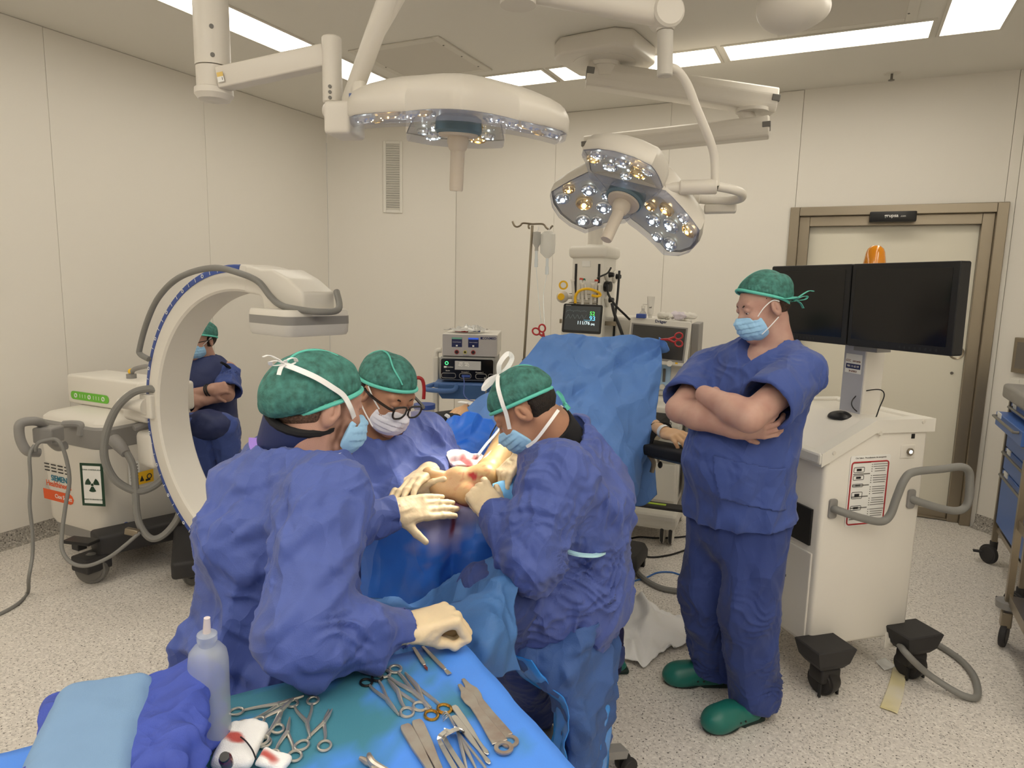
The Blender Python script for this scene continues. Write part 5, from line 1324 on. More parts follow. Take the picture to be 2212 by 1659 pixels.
# ------------------------------------------------------------ patient, operating table, drapes
M_DRAPE = mat('drape_blue', obs(84, 118, 164), rough=0.6, bump=0.10, bscale=380, var=0.08, vscale=7, spec=0.35, crease=.7, cscale=5)
M_DRAPEB = mat('drape_bright_blue', obs(40, 100, 186), rough=0.42, bump=0.05, bscale=300, var=0.08, vscale=7, spec=0.5, crease=.5, cscale=5)
M_DRAPEL = mat('drape_pale_blue', obs(106, 158, 188), rough=0.55, bump=0.08, bscale=300, spec=0.4)
BLOOD = lin(120, 10, 18)
M_DRAPES = attr_mat('drape_stained', obs(44, 94, 166), (('wet', lin(34, 44, 62)), ('grey', obs(132, 124, 148)), ('blood', BLOOD)), rough=0.4, var=0.08, vscale=7, bump=0.05, bscale=300, crease=.5, cscale=5)
M_FOOT = attr_mat('patient_skin', obs(170, 134, 84), (('pale', obs(190, 148, 104)), ('blood', lin(176, 22, 30))), rough=0.45, bump=0.05, bscale=240, var=0.12, vscale=26, sss=0.08)

def blob(P, c, r): return np.clip(1.4 - 1.4 * np.linalg.norm((P - np.array(c)) / np.array(r), axis=1) + .35 * wob(P, 14, 3), 0, 1)
def patient():
    A = xyz(1046, 1032, 2.13); H = xyz(1010, 1068, 2.08); Mf = xyz(988, 1036, 2.12); Bm = xyz(957, 1038, 2.14); Bl = xyz(952, 1056, 2.10)
    K = xyz(1112, 930, 2.62); Hp = xyz(1165, 905, 3.05) - V(0, 0, .07); Ch = xyz(1270, 868, 3.5) - V(0, 0, .09); Nk = xyz(1325, 838, 3.75) - V(0, 0, .1); Hd = xyz(1345, 820, 3.92) - V(0, 0, .1)
    base = V(Hp[0], Hp[1], 0)
    t = person('patient under blue drapes, only the operated foot, shin and hands showing', base)
    ax = Ch - Hp; ax /= np.linalg.norm(ax); lat = np.cross(ax, V(0, 0, 1)); lat /= np.linalg.norm(lat)
    fine = [U(RC(K, A + (K - A) * .12, .058, .040), .02), U(RC(A + (K - A) * .12, A, .040, .040), .02), U(RC(A, H, .036, .032), .02), U(RC(A, Mf, .040, .036), .025), U(RC(Mf, Bm, .034, .028), .02), U(RC(H, Bl, .028, .027), .02), U(RC(Mf, Bl, .034, .028), .02), U(EL(xyz(946, 1051, 2.10), (.030, .028, .029)), .010),
            U(EL(A + V(-.005, -.03, .016), (.016, .014, .016)), .015), U(EL(H, (.034, .036, .036)), .012)]
    tips = [((956, 1028, 2.12), (926, 1023, 2.11), .0190, .0195), ((948, 1024, 2.16), (921, 1013, 2.17), .0135, .0130), ((946, 1028, 2.19), (919, 1019, 2.22), .0125, .0125), ((940, 1040, 2.20), (920, 1028, 2.24), .010, .010), ((940, 1048, 2.19), (922, 1038, 2.24), .010, .0095)]
    for a, b_, r1, r2 in tips: fine += [U(RC(xyz(*a), xyz(*b_), r1 * .9, r2), .004), U(EL(xyz(*b_), (r2 * 1.1,) * 3), .004)]
    W = xyz(1022, 1024, 2.07)
    fine += [SUB(RC(xyz(1006, 1018, 2.072), xyz(1036, 1030, 2.068), .010), .006)]
    P1, Q1 = solid(fine, .0026)
    rd = ray(1021, 1026); tt = (P1 - CAMP) @ rd; pd = np.linalg.norm(P1 - CAMP - tt[:, None] * rd, axis=1); W = P1[np.argmin(tt + 50 * np.maximum(0, pd - .004))]
    coarse = [U(RC(Hp + lat * .1, K, .09, .064), .04), U(RC(Hp - lat * .1, K - lat * .16 - V(0, 0, .13), .08, .055), .03), U(RC(K - lat * .16 - V(0, 0, .13), K - lat * .16 + (A - K) * .6 - V(0, 0, .2), .05, .04), .03), U(RC(Hp, Ch, .13, .14, flat=((0, 0, 1), 1.4)), .03), U(RC(Ch, Nk, .11, .06), .03), U(RC(Nk, Hd, .06, .06), .03), U(EL(Hd + ax * .08, (.08, .09, .1)), .04)]
    sh = (Ch * .35 + Nk * .65)
    hands = []
    for s, el, wr, hn, dors in ((-1, xyz(1120, 930, 3.42), xyz(1028, 880, 3.10), xyz(965, 902, 3.0), V(.1, -.35, .9)), (1, xyz(1378, 900, 3.55), xyz(1440, 936, 3.3), xyz(1500, 950, 3.12), V(-.1, -.4, .9))):
        coarse += [U(RC(sh + lat * .17 * s, el, .05, .042), .03), U(RC(el, wr + (el - wr) * .3, .040, .033), .02)]
        o = [U(RC(wr + (el - wr) * .5, wr, .036, .027), .02)] + xf(hand_ops(1 if s < 0 else -1, curl=(30, 40, 25), spread=7, thumb=(.7, .6, -.4)), hand_frame(hn - wr, dors), wr)
        hands.append(solid(o, .004))
    P2, Q2 = solid(coarse, .009)
    P, Q = merge([(P1, Q1), (P2, Q2)] + hands)
    n1 = len(P1); bl = np.zeros(len(P)); pl = np.zeros(len(P))
    wx, wy = (P1 - W) @ CAMR[:, 0], (P1 - W) @ CAMR[:, 1]; bl[:n1] = np.maximum(np.clip(1.5 - 1.4 * np.hypot(wx / .027 - .3 * wy / .02, wy / .013) + .4 * wob(P1, 45, 3), 0, 1) * (np.linalg.norm(P1 - W, axis=1) < .06), .55 * blob(P1, xyz(1030, 1048, 2.06), (.035, .05, .022))); bl[:n1] = np.maximum(bl[:n1], .8 * blob(P1, H + V(.0, -.01, -.03), (.03, .05, .016)))
    bl[:n1] = np.maximum(bl[:n1], np.clip(wob(P1, 45, 8) * 2 - 1.3, 0, .22) * np.clip(1.6 - np.linalg.norm(P1 - W, axis=1) / .075, 0, 1))
    pl[:n1] = np.clip(1.6 - np.linalg.norm(P1 - (Mf + Bm) / 2, axis=1) / .08, 0, 1) * .8
    pl[n1 + len(P2):] = 1.0
    mesh_of('body', P, Q, M_FOOT, t, attr={'blood': bl, 'pale': pl})
    # wrist band and tape
    b = MB(); w = xyz(1440, 936, 3.3); e = xyz(1378, 900, 3.55); d = (w - e) / np.linalg.norm(w - e)
    b.cyl(Vector(w - d * .035) - Vector(base), Vector(w - d * .012) - Vector(base), .034, .033, cap=False); b.build('wrist_band', M_LETTER, t)
    b = MB(); w = xyz(1006, 878, 3.06)
    for k in range(3): b.box(Vector(w) - Vector(base) + Vector((.018 * k - .01, .012 * k, .018 - .004 * k)), (.05, .03, .006), rot=.4 * k, r=.002)
    b.build('cannula_dressing', M_TAPE, t)
    b = MB(); a = xyz(954, 918, 2.97); c = xyz(968, 897, 2.97); b.box(Vector((a + c) / 2) - Vector(base), (.03, .026, .058), rot=align(c - a), r=.008, smooth=True); b.build('finger_probe', mat('probe_grey', obs(190, 186, 176), rough=.4), t)
    return dict(A=A, K=K, Hp=Hp, Ch=Ch, ax=ax, lat=lat, H=H)
PT = patient()

# operating table
def op_table():
    ax, lat = PT['ax'], PT['lat']; zt = PT['A'][2] - .13
    p0 = V(PT['A'][0], PT['A'][1], 0) + V(ax[0], ax[1], 0) * .42 - V(lat[0], lat[1], 0) * .15; p1 = V(PT['Ch'][0], PT['Ch'][1], 0) + V(ax[0], ax[1], 0) * .75
    u = p1 - p0; L = np.linalg.norm(u); u /= L; l = V(u[1], -u[0], 0); M = Matrix((Vector(u), Vector(-l), Vector((0, 0, 1)))).transposed().to_4x4()
    t = thing('operating_table', 'operating table under the blue drapes, its dark column base behind the seated surgeon', 'operating table', tuple(p0))
    b = MB(); b.box((L / 2, 0, zt - .035), (L, .38, .07), r=.02, M=M, smooth=True); b.build('mattress', M_BLK, t)
    b = MB(); b.box((L / 2, 0, zt - .09), (L, .34, .04), M=M, r=.005)
    for s in (-1, 1): b.box((L / 2, s * .20, zt - .085), (L * .9, .01, .03), M=M, r=.002)
    b.build('table_frame', M_STEEL, t)
    b = MB(); b.box((L * .55, 0, (zt - .11) / 2 + .06), (.34, .28, zt - .24), M=M, r=.03); b.build('column', M_STEEL, t)
    c = (p0 + u * L * .55); 
    b = MB(); b.box((L * .5, 0, .08), (.6, .36, .10), M=M, r=.04, seg=3, smooth=True); b.build('base', M_RUB, t)
    return M, p0, u, l, L, zt
OT = op_table()
def arm_board(label, a, c, w):
    """padded board with top centre line a..c"""
    a, c = vec(a), vec(c); m_ = (a + c) / 2; t = thing('arm_board', label, 'arm board', tuple(m_))
    b = MB(); d = c - a; A = align(d); b.box((0, 0, -.03), (w, .05, np.linalg.norm(d)), rot=A, r=.015, seg=3, smooth=True); b.build('pad', M_BLK, t)
    b = MB(); b.box((0, 0, -.065), (w * .5, .012, np.linalg.norm(d) * .9), rot=A); b.build('bracket', M_STEEL, t)
    return t
bb = arm_board('black padded arm board holding the hand with the white wrist band', xyz(1378, 948, 3.48), xyz(1512, 974, 3.08), .17)
b = MB(); pts = [xyz(1398, 985, 3.35), xyz(1398, 955, 3.35), xyz(1412, 928, 3.36), xyz(1440, 925, 3.38), xyz(1452, 930, 3.46)]
b.tube([Vector(p) - bb.location for p in pts], 1, smooth=6, flat=(.03, .004), up=(0.3, .9, 0)); b.build('strap', M_BLK, bb)
b = MB(); b.tube([Vector(xyz(*p)) - bb.location for p in ((1404, 985, 3.36), (1412, 1000, 3.36), (1408, 1020, 3.36))], .012); b.tube([Vector(xyz(*p)) - bb.location for p in ((1420, 985, 3.34), (1424, 1000, 3.34))], .006); b.build('clamp', M_STEEL, bb)
b = MB(); b.sphere(Vector(xyz(1426, 1004, 3.34)) - bb.location, (.012, .012, .018)); b.build('clamp_knob', M_DARK, bb)
arm_board('black arm board under the taped hand beside the generator trolley', xyz(1040, 880, 3.22), xyz(925, 895, 2.96), .13)

# drapes
def drape(label, rows, ma, t=.003, nu=7, nv=7, amp=.006, f=6, amp2=.002, f2=15, seed=1, attr=None, name='drape', cat='drape', extra=None):
    R = [[xyz(*p) if len(p) == 3 else p[0] for p in r] for r in rows]
    P, Q = sheet([[Vector(p) for p in r] for r in R], nu, nv); N = vnormals(P, Q)
    d = crumple(P, amp, f, seed, 5) + crumple(P, amp2, f2, seed + 5, 5)
    if extra: d = d + extra(P)
    P = P + N * d[:, None]
    at_ = None
    if attr: at_ = {k: fn(P) for k, fn in attr.items()}; at_ = {k: np.concatenate([v, v]) for k, v in at_.items()}
    P, Q = thick(P, Q, t)
    c = P.mean(0); o = bpy.data.objects.new('tmp', None); o.location = tuple(c)
    ob = mesh_of(name, P - c, Q, ma, None, attr=at_); ob.location = tuple(c); bpy.data.objects.remove(o)
    tag(ob, label, cat)
    return ob
def screen_folds(P):
    u = P @ V(.93, .37, 0); w = P[:, 2]; r = lambda t, k: np.maximum(0, 1 - np.abs(t - np.floor(t + .5)) * k)
    a = xyz(1205, 865, 3.18); b_ = xyz(1428, 742, 3.58); ln = (u - a @ V(.93, .37, 0)) * (b_ - a)[2] - (w - a[2]) * ((b_ - a) @ V(.93, .37, 0)); dl = ln / np.hypot((b_ - a)[2], (b_ - a) @ V(.93, .37, 0))
    return .006 * r((u * .8 + w * .6) / .17, 9) - .006 * r((u * .7 - w * .75) / .19 + .3, 9) + .03 * np.clip(1 - np.abs(dl) / .05, 0, 1)
# screen between the patient and the anaesthetist
drape('blue drape hung up as a slanting screen below the lit patient monitor',
      [[(1172, 728, 3.45), (1235, 724, 3.52), (1300, 727, 3.56), (1365, 729, 3.58), (1429, 731, 3.60)],
       [(1130, 778, 3.30), (1200, 780, 3.36), (1280, 780, 3.42), (1370, 778, 3.50), (1428, 790, 3.52)],
       [(1070, 838, 3.15), (1150, 842, 3.16), (1235, 845, 3.20), (1330, 850, 3.34), (1422, 870, 3.44)],
       [(1010, 895, 2.98), (1090, 910, 2.96), (1190, 930, 2.95), (1310, 950, 3.12), (1410, 960, 3.34)],
       [(985, 985, 2.85), (1070, 1000, 2.78), (1180, 1020, 2.72), (1300, 1040, 2.95), (1385, 1040, 3.22)],
       [(985, 1080, 2.80), (1070, 1090, 2.72), (1180, 1110, 2.66), (1290, 1125, 2.85), (1352, 1112, 3.10)]], M_DRAPE, nu=20, nv=20, amp=.014, f=2.6, amp2=.006, f2=7, seed=3, extra=screen_folds)
drape('darker blue drape corner hanging under the arm board beside the standing man',
      [[(1370, 930, 3.40), (1400, 950, 3.42), (1412, 970, 3.46)], [(1362, 1020, 3.34), (1395, 1030, 3.38), (1416, 1030, 3.44)], [(1355, 1090, 3.28), (1390, 1092, 3.32), (1420, 1068, 3.40)]], M_DRAPE, nu=8, nv=8, amp=.006, f=5, seed=8)
drape('loose blue drape point sticking out behind the red clamp at the screen corner',
      [[(1424, 728, 3.62), (1434, 735, 3.60), (1440, 742, 3.58)], [(1424, 745, 3.63), (1436, 750, 3.60), (1446, 756, 3.58)], [(1424, 765, 3.64), (1436, 762, 3.62), (1444, 758, 3.60)]], M_DRAPE, nu=5, nv=5, amp=.003)
# around the leg
drape('bright blue drape folded up to a point beside the shin, near the blood-stained cloth',
      [[(966, 905, 2.72), (1000, 890, 2.72), (1030, 893, 2.74), (1062, 905, 2.78)], [(940, 960, 2.62), (985, 945, 2.60), (1035, 955, 2.64), (1080, 960, 2.70)], [(935, 985, 2.52), (985, 990, 2.45), (1035, 1000, 2.47), (1085, 985, 2.55)], [(935, 1040, 2.42), (985, 1040, 2.32), (1035, 1050, 2.32), (1095, 1040, 2.4)]], M_DRAPEB, nu=12, nv=12, amp=.012, f=6, seed=12)
drape('blue drape over the patient between the shin and the slanting screen',
      [[(1008, 878, 3.0), (1062, 850, 2.98), (1150, 860, 2.92), (1230, 885, 2.95)], [(1035, 935, 2.80), (1080, 915, 2.76), (1140, 930, 2.74), (1220, 950, 2.8)], [(1060, 985, 2.66), (1090, 975, 2.62), (1145, 985, 2.58), (1220, 1010, 2.65)], [(1080, 1060, 2.5), (1110, 1050, 2.46), (1160, 1060, 2.44), (1220, 1080, 2.55)]], M_DRAPE, nu=10, nv=10, amp=.008, f=6, seed=13)
Wd = xyz(975, 1090, 2.06)
def wet(P): return np.clip(1.5 - np.linalg.norm((P - xyz(905, 1085, 2.08)) / V(.22, .30, .05), axis=1) + .25 * wob(P, 7, 2), 0, .9)
def grey(P): return np.clip(1.7 - np.linalg.norm((P - xyz(962, 1120, 2.05)) / V(.06, .12, .075), axis=1) + .3 * wob(P, 12, 4), 0, .85)
def blood(P):
    a = np.clip(1.6 - np.linalg.norm((P - xyz(978, 1088, 2.05)) / V(.05, .1, .012), axis=1) + .4 * wob(P, 20, 5), 0, 1)
    c = xyz(975, 1120, 2.04); dx = np.abs((P - c) @ V(.88, .47, 0) + .008 * wob(P, 6, 1)); s = np.clip((xyz(975, 1085, 2.05)[2] - P[:, 2]) / .02, 0, 1) * np.clip((P[:, 2] - xyz(975, 1165, 2.04)[2]) / .03, 0, 1)
    return np.maximum(a, np.clip(1.5 - dx / .006, 0, 1) * s * .9)
drape('blue drape hanging over the table end below the foot, with dark wet and blood stains',
      [[(770, 1075, 2.25), (830, 1072, 2.26), (890, 1062, 2.30), (950, 1066, 2.28), (1000, 1072, 2.26), (1060, 1060, 2.30), (1115, 1050, 2.32)], [(775, 1105, 2.12), (830, 1095, 2.12), (890, 1086, 2.12), (945, 1084, 2.10), (1000, 1088, 2.08), (1060, 1092, 2.10), (1112, 1098, 2.12)],
       [(780, 1150, 2.06), (830, 1140, 2.06), (890, 1145, 2.04), (945, 1135, 2.02), (985, 1135, 2.04), (1050, 1140, 2.03), (1105, 1150, 2.05)], [(780, 1240, 2.06), (840, 1240, 2.02), (900, 1245, 2.0), (945, 1240, 2.0), (975, 1240, 2.06), (1030, 1240, 2.0), (1090, 1250, 2.03)],
       [(780, 1420, 2.08), (840, 1420, 2.05), (900, 1425, 2.03), (945, 1420, 2.03), (975, 1420, 2.09), (1030, 1420, 2.03), (1090, 1430, 2.06)]], M_DRAPES, nu=18, nv=14, amp=.010, f=4, amp2=.003, f2=10, seed=17, attr={'wet': wet, 'grey': grey, 'blood': blood})
drape('pale blue square drape with dark specks under the seated surgeon\'s hands',
      [[(1064, 1046, 2.05), (1086, 1040, 2.06), (1112, 1040, 2.08)], [(1062, 1085, 2.0), (1088, 1080, 2.0), (1118, 1085, 2.02)], [(1060, 1125, 1.985), (1085, 1125, 1.98), (1115, 1122, 2.0)]], M_DRAPEL, nu=8, nv=8, amp=.004, f=8, seed=21)
drape('blue drape over the seated surgeon\'s lap, reaching the instrument table',
      [[(760, 1296, 1.80), (830, 1286, 1.84), (905, 1290, 1.86), (1000, 1240, 1.88), (1085, 1195, 1.85), (1110, 1210, 1.78)], [(780, 1340, 1.62), (850, 1330, 1.64), (925, 1316, 1.66), (1020, 1280, 1.64), (1085, 1260, 1.66), (1118, 1300, 1.66)],
       [(800, 1440, 1.56), (880, 1440, 1.57), (960, 1420, 1.54), (1040, 1400, 1.50), (1080, 1390, 1.52), (1120, 1380, 1.58)], [(810, 1560, 1.58), (890, 1560, 1.57), (970, 1530, 1.55), (1050, 1475, 1.52), (1085, 1462, 1.54), (1110, 1440, 1.60)]], mat('drape_mid_blue', obs(58, 94, 134), rough=.6, bump=.1, bscale=380, var=.08, vscale=7, crease=.6, cscale=5), nu=14, nv=12, amp=.016, f=4, amp2=.006, f2=12, seed=23)
drape('blue cloth and shiny plastic hanging around the surgeon\'s stool to the floor',
      [[(1085, 1340, 1.86), (1120, 1370, 1.84), (1190, 1372, 1.84), (1260, 1350, 1.88), (1310, 1310, 2.0), (1335, 1295, 2.14)], [(1118, 1425, 1.88), (1150, 1440, 1.82), (1200, 1430, 1.82), (1262, 1410, 1.86), (1312, 1370, 2.0), (1328, 1340, 2.14)],
       [(1185, 1500, 1.94), (1205, 1505, 1.86), (1225, 1520, 1.84), (1270, 1500, 1.88), (1310, 1460, 2.0), (1322, 1430, 2.14)], [(1208, 1600, 1.96), (1224, 1620, 1.90), (1240, 1640, 1.86), (1275, 1620, 1.90), (1306, 1580, 2.02), (1318, 1530, 2.14)], [(1190, 1760, 1.96), (1212, 1770, 1.90), (1235, 1780, 1.86), (1272, 1740, 1.90), (1300, 1660, 2.02), (1314, 1600, 2.14)]],
      mat('stool_cloth', obs(54, 80, 122), rough=.65, bump=.15, bscale=300, var=.1, vscale=8, crease=.7, cscale=6), nu=14, nv=14, amp=.022, f=5, amp2=.008, f2=12, seed=27)
M_FILM = mat('blue_film', obs(40, 120, 200), rough=.16, spec=.7)
drape('shiny blue plastic sheet hanging at the right side of the stool',
      [[(1322, 1298, 2.12), (1332, 1295, 2.16), (1338, 1300, 2.2)], [(1312, 1400, 2.03), (1328, 1400, 2.10), (1334, 1400, 2.16)], [(1302, 1520, 2.0), (1318, 1520, 2.06), (1330, 1500, 2.12)], [(1260, 1640, 1.92), (1300, 1630, 2.0), (1318, 1600, 2.08)], [(1255, 1760, 1.90), (1296, 1740, 1.98), (1312, 1700, 2.06)]], M_FILM, nu=10, nv=6, amp=.006, f=8, seed=31)
drape('shiny blue plastic flap over the sock of the seated surgeon',
      [[(1096, 1385, 1.90), (1120, 1410, 1.84), (1150, 1425, 1.80)], [(1112, 1440, 1.90), (1145, 1460, 1.84), (1190, 1480, 1.80)], [(1160, 1480, 1.92), (1188, 1500, 1.86), (1222, 1510, 1.81)], [(1200, 1520, 1.94), (1212, 1540, 1.88), (1228, 1560, 1.83)], [(1185, 1640, 1.96), (1200, 1650, 1.90), (1222, 1660, 1.85)]], M_FILM, nu=10, nv=8, amp=.008, f=8, seed=33)
# blood-stained cloth beside the ankle
def cl_blood(P): return np.clip(1.5 - np.linalg.norm((P - xyz(1008, 1000, 2.24)) / V(.03, .06, .022), axis=1) + .5 * wob(P, 16, 3), 0, .9)
drape('white cloth with blood stains lying beside the ankle', [[(965, 985, 2.28), (975, 974, 2.32), (1010, 978, 2.34), (1040, 984, 2.34)], [(970, 996, 2.22), (985, 988, 2.24), (1015, 992, 2.25), (1048, 996, 2.26)], [(985, 1012, 2.19), (1000, 1006, 2.2), (1020, 1010, 2.2), (1045, 1008, 2.22)]], attr_mat('stained_cloth', obs(205, 196, 196), (('blood', lin(168, 36, 46)),), rough=.7), t=.012, nu=10, nv=10, amp=.008, f=12, seed=35, attr={'blood': cl_blood}, name='cloth', cat='cloth')
# suction tubes and wire across the field
M_TUBE = mat('clear_tube', obs(196, 196, 200), rough=.15, alpha=.75)
def wire(name, label, pts, r, ma, cat='tube', n=10):
    P = [Vector(xyz(*p)) if len(p) == 3 and p[0] > 30 else Vector(p) for p in pts]; c = P[0]
    b = MB(); b.tube([p - c for p in P], r, seg=8, smooth=n); o = b.build(name, ma); o.location = c
    return tag(o, label, cat)
wire('suction_tube', 'clear suction tube running past the shin to the stained cloth, right of the two', [(1046, 992, 2.2), (1070, 968, 2.3), (1098, 950, 2.36), (1118, 945, 2.4), (1135, 930, 2.5), (1145, 900, 2.6)], .005, M_TUBE)
wire('suction_tube', 'clear tube rising from the stained cloth to the surgeon\'s mask, left of the two', [(1032, 984, 2.25), (1052, 958, 2.32), (1070, 938, 2.4), (1085, 916, 2.5), (1095, 890, 2.62), (1098, 860, 2.75)], .005, M_TUBE)
wire('cautery_cable', 'thin dark cable looping across the shin', [(1130, 972, 2.3), (1112, 946, 2.38), (1090, 945, 2.42), (1070, 955, 2.42), (1058, 960, 2.45), (1060, 940, 2.5), (1080, 905, 2.6)], .0025, M_DARK, 'cable')
# ------------------------------------------------------------ mobile x-ray arc on the left
M_CWH = mat('scanner_white', lin(226, 222, 214), rough=0.36, spec=0.5)
M_CGR = mat('scanner_grey', lin(142, 140, 138), rough=0.45)
M_BLUESC = mat('scale_blue', lin(58, 84, 160), rough=0.45)
M_HOSE = mat('grey_hose', lin(128, 127, 124), rough=0.5)
M_LBLU = mat('sign_dark_green', lin(28, 62, 44), rough=0.5)
M_ORNG = mat('orange_print', lin(226, 92, 40), rough=0.5)
M_TEAL = mat('teal_print', lin(20, 120, 150), rough=0.5)
M_YEL = mat('warning_yellow', lin(240, 190, 30), rough=0.5)
M_SCREEN = mat('dark_screen', lin(16, 16, 18), rough=0.12, spec=0.5)
def caster(b, c, r, w, ax):
    """wheel disc about axis ax"""
    c = Vector(c); a = Vector(ax).normalized(); b.lathe([(0, -w / 2), (r * .75, -w / 2), (r * .8, -w * .4), (r * .96, -w * .4), (r, -w * .2), (r, w * .2), (r * .96, w * .4), (r * .8, w * .4), (r * .75, w / 2), (0, w / 2)], 24, Matrix.Translation(c) @ align(a).to_4x4())
def scanner():
    yb = 2.34
    x0, x1 = ony(86, 1050, yb).x, ony(228, 1080, yb).x; xm = (x0 + x1) / 2; w = x1 - x0
    t = thing('mobile_scanner', 'white mobile x-ray machine with a large C-shaped arc and blue angle scale', 'x-ray machine', (xm, yb + .3, 0))
    B = lambda x, y, z: Vector((x, y, z)) - t.location
    b = MB(); o = rrect(w, .64, .09, 6); Mb = Matrix.Translation((0, .02, 0))
    b.loft([[Mb @ Vector((x * s, y * s, z)) for x, y in o] for s, z in ((.90, .20), (.955, .24), (1.0, .72))], smooth=True); body = b.build('cabinet', M_CWH, t)
    b = MB(); b.loft([[Mb @ Vector((x * s, y * s, z)) for x, y in o] for s, z in ((1.01, .72), (1.02, .73), (1.02, .83), (.98, .845))]); b.build('collar', M_CGR, t)
    b = MB(); b.loft([[Mb @ Vector((x * s, y * s + dy, z)) for x, y in o] for s, z, dy in ((.985, .84, 0), (.97, .86, 0), (.90, .88, .0), (.55, .91, .04), (.3, .92, .06))]); b.build('top_cover', M_CWH, t)
    b = MB(); b.loft([[Mb @ Vector((x * s, y * s, z)) for x, y in o] for s, z in ((.74, .10), (.88, .13), (.91, .205))]); b.build('skirt', M_CGR, t)
    # front print on the side facing the camera
    fy = -.302; Mf = Matrix((Vector((1, 0, 0)), Vector((0, -.035, 1)).normalized(), Vector((0, -1, -.035)).normalized())).transposed().to_4x4()
    def fm(px, py): p = ony(px, py, yb - .0); m = Mf.copy(); m.translation = B(p.x, yb + .006 - .02 * (p.z - .72) / -.5 * 0, p.z); m.translation.y = fy + .022 * (.72 - p.z) / .5 - .003; return m
    b = MB(); b.text('SIEMENS', .05, fm(128, 1037), bold=.0006, sx=.95); b.build('lettering', M_TEAL, body, 'teal lettering')
    b = MB(); b.text('Healthineers', .05, fm(124, 1049), bold=.0006, sx=.95); b.build('lettering', M_ORNG, body, 'orange lettering')
    m_ = fm(124, 1074); b = MB(); b.prism([(-.15, -.032), (.11, -.032), (.13, -.022), (.142, 0), (.13, .022), (.11, .032), (-.15, .032)], 0, .002, M=m_); st = b.build('product_stripe', M_ORNG, body, 'orange stripe')
    b = MB(); b.text('Cios Select', .036, m_ @ Matrix.Translation((.045, 0, .0024)), bold=.0005); b.build('lettering', M_LETTER, st, 'white lettering')
    for r in range(3):
        for c in range(4):
            b = MB(); b.box((-.115 + .065 * c, (1.5 - r) * .02 - .01, 0), (.045, .006, .003), M=fm(126, 1014)); b.build('vent_slot', M_DARK, body)
    # radiation sign on the rounded corner
    p = xyz(200, 1047, 4.33); Ms = face_m(B(*p), (.93, .36, 0), (0, 0, 1))
    b = MB(); b.box((0, 0, 0), (.135, .245, .002), M=Ms); sg = b.build('radiation_sign', M_LBLU, t, 'white radiation sign with a dark green border')
    b = MB(); b.box((0, 0, .001), (.105, .215, .002), M=Ms); b.build('sign_face', M_LETTER, sg)
    b = MB(); Mt = Ms @ Matrix.Translation((0, 0, .0025)); b.cyl(Mt @ Vector((0, 0, 0)), Mt @ Vector((0, 0, .001)), .008)
    for a in (90 + 180, 30, 150): b.prism([(.012 * math.cos(R_(a - 30)), .012 * math.sin(R_(a - 30)))] + [(.042 * math.cos(R_(a + q)), .042 * math.sin(R_(a + q))) for q in (-30, -15, 0, 15, 30)] + [(.012 * math.cos(R_(a + 30)), .012 * math.sin(R_(a + 30)))], 0, .001, M=Mt)
    b.text('ZONA CONTROLADA', .011, Ms @ Matrix.Translation((0, .085, .0025))); b.text('RIESGO DE IRRADIACION', .010, Ms @ Matrix.Translation((0, -.085, .0025))); b.build('trefoil', M_LBLU, sg)
    # stickers on the right side
    Mr = lambda px, py, y=2.75: face_m(B(*onx(px, py, x1 + .002)) + Vector((0, 0, 0)), (0, 1, 0), (0, 0, 1))
    b = MB(); m_ = Mr(315, 1030); b.box((0, 0, 0), (.1, .075, .002), M=m_); sk = b.build('warning_sticker', M_YEL, t, 'yellow warning sticker'); b = MB(); b.prism([(-.04, -.02), (-.012, -.02), (-.026, .015)], 0, .002, M=m_); b.torus((.022, 0, .001), .014, .003, M=m_); b.box((.012, -.02, .001), (.03, .012, .002), M=m_); b.build('pictogram', M_INK, sk)
    b = MB(); m_ = Mr(311, 952); b.prism([(-.04, -.03), (.04, -.03), (0, .04)], 0, .002, M=m_); sk = b.build('warning_triangle', M_YEL, t, 'yellow warning triangle'); b = MB(); b.box((0, -.012, .002), (.035, .01, .001), M=m_); b.torus((0, 0, .002), .008, .002, M=m_); b.build('pictogram', M_INK, sk)
    b = MB(); m_ = Mr(290, 1022); b.box((0, 0, 0), (.07, .14, .001), M=m_); sk = b.build('data_label', M_LETTER, t, 'small white data label'); b = MB()
    for k in range(6): b.box((0, .05 - .018 * k, .001), (.05, .006, .001), M=m_)
    b.build('print', M_ARMG, sk)
    b = MB(); p = onx(272, 1135, x1 + .004); b.cyl(B(*p), B(p.x + .003, p.y, p.z), .02); b.build('round_sticker', M_BLUESC, t, 'round blue sticker')
    # dark chassis with wheels
    a0, a1 = Vector((-3.66, 2.25, .21)), Vector((-3.46, 2.82, .21)); b = MB(); obox(b, a0, a1, .17, .12, .02); b.box((-3.9, 2.62, .16), (.5, .4, .08), r=.01)
    L0, L1 = Vector((-3.47, 2.72, .19)), onz(408, 1232, .16); obox(b, L0, Vector(L1), .17, .10, .02)
    for v in b.bm.verts: v.co -= t.location
    b.build('chassis', M_RUB, t)
    for c, r in (((-3.64, 2.22, .085), .085), ((*onz(418, 1262, 0).xy, .055), .055), ((-3.45, 2.80, .085), .085), ((-4.1, 2.9, .085), .085)):
        b = MB(); caster(b, B(*c), r, .06, (.5, -.86, 0) if r > .06 else (.9, -.4, 0)); wh = b.build('wheel', M_ARMG, t)
        b = MB(); b.box(B(*c) + Vector((0, 0, r * .45)), (r * 1.7, r * 1.7, r * 1.0), r=.01); b.build('wheel_cover', M_RUB, t)
    p = xyz(175, 1163, 4.22); b = MB(); b.box(B(*p) + Vector((0, 0, -.015)), (.17, .08, .018), rot=R_(14), r=.004); b.box(B(*p) + Vector((-.02, 0, -.04)), (.06, .05, .05), r=.005); b.build('brake_pedal', M_DARK, t)
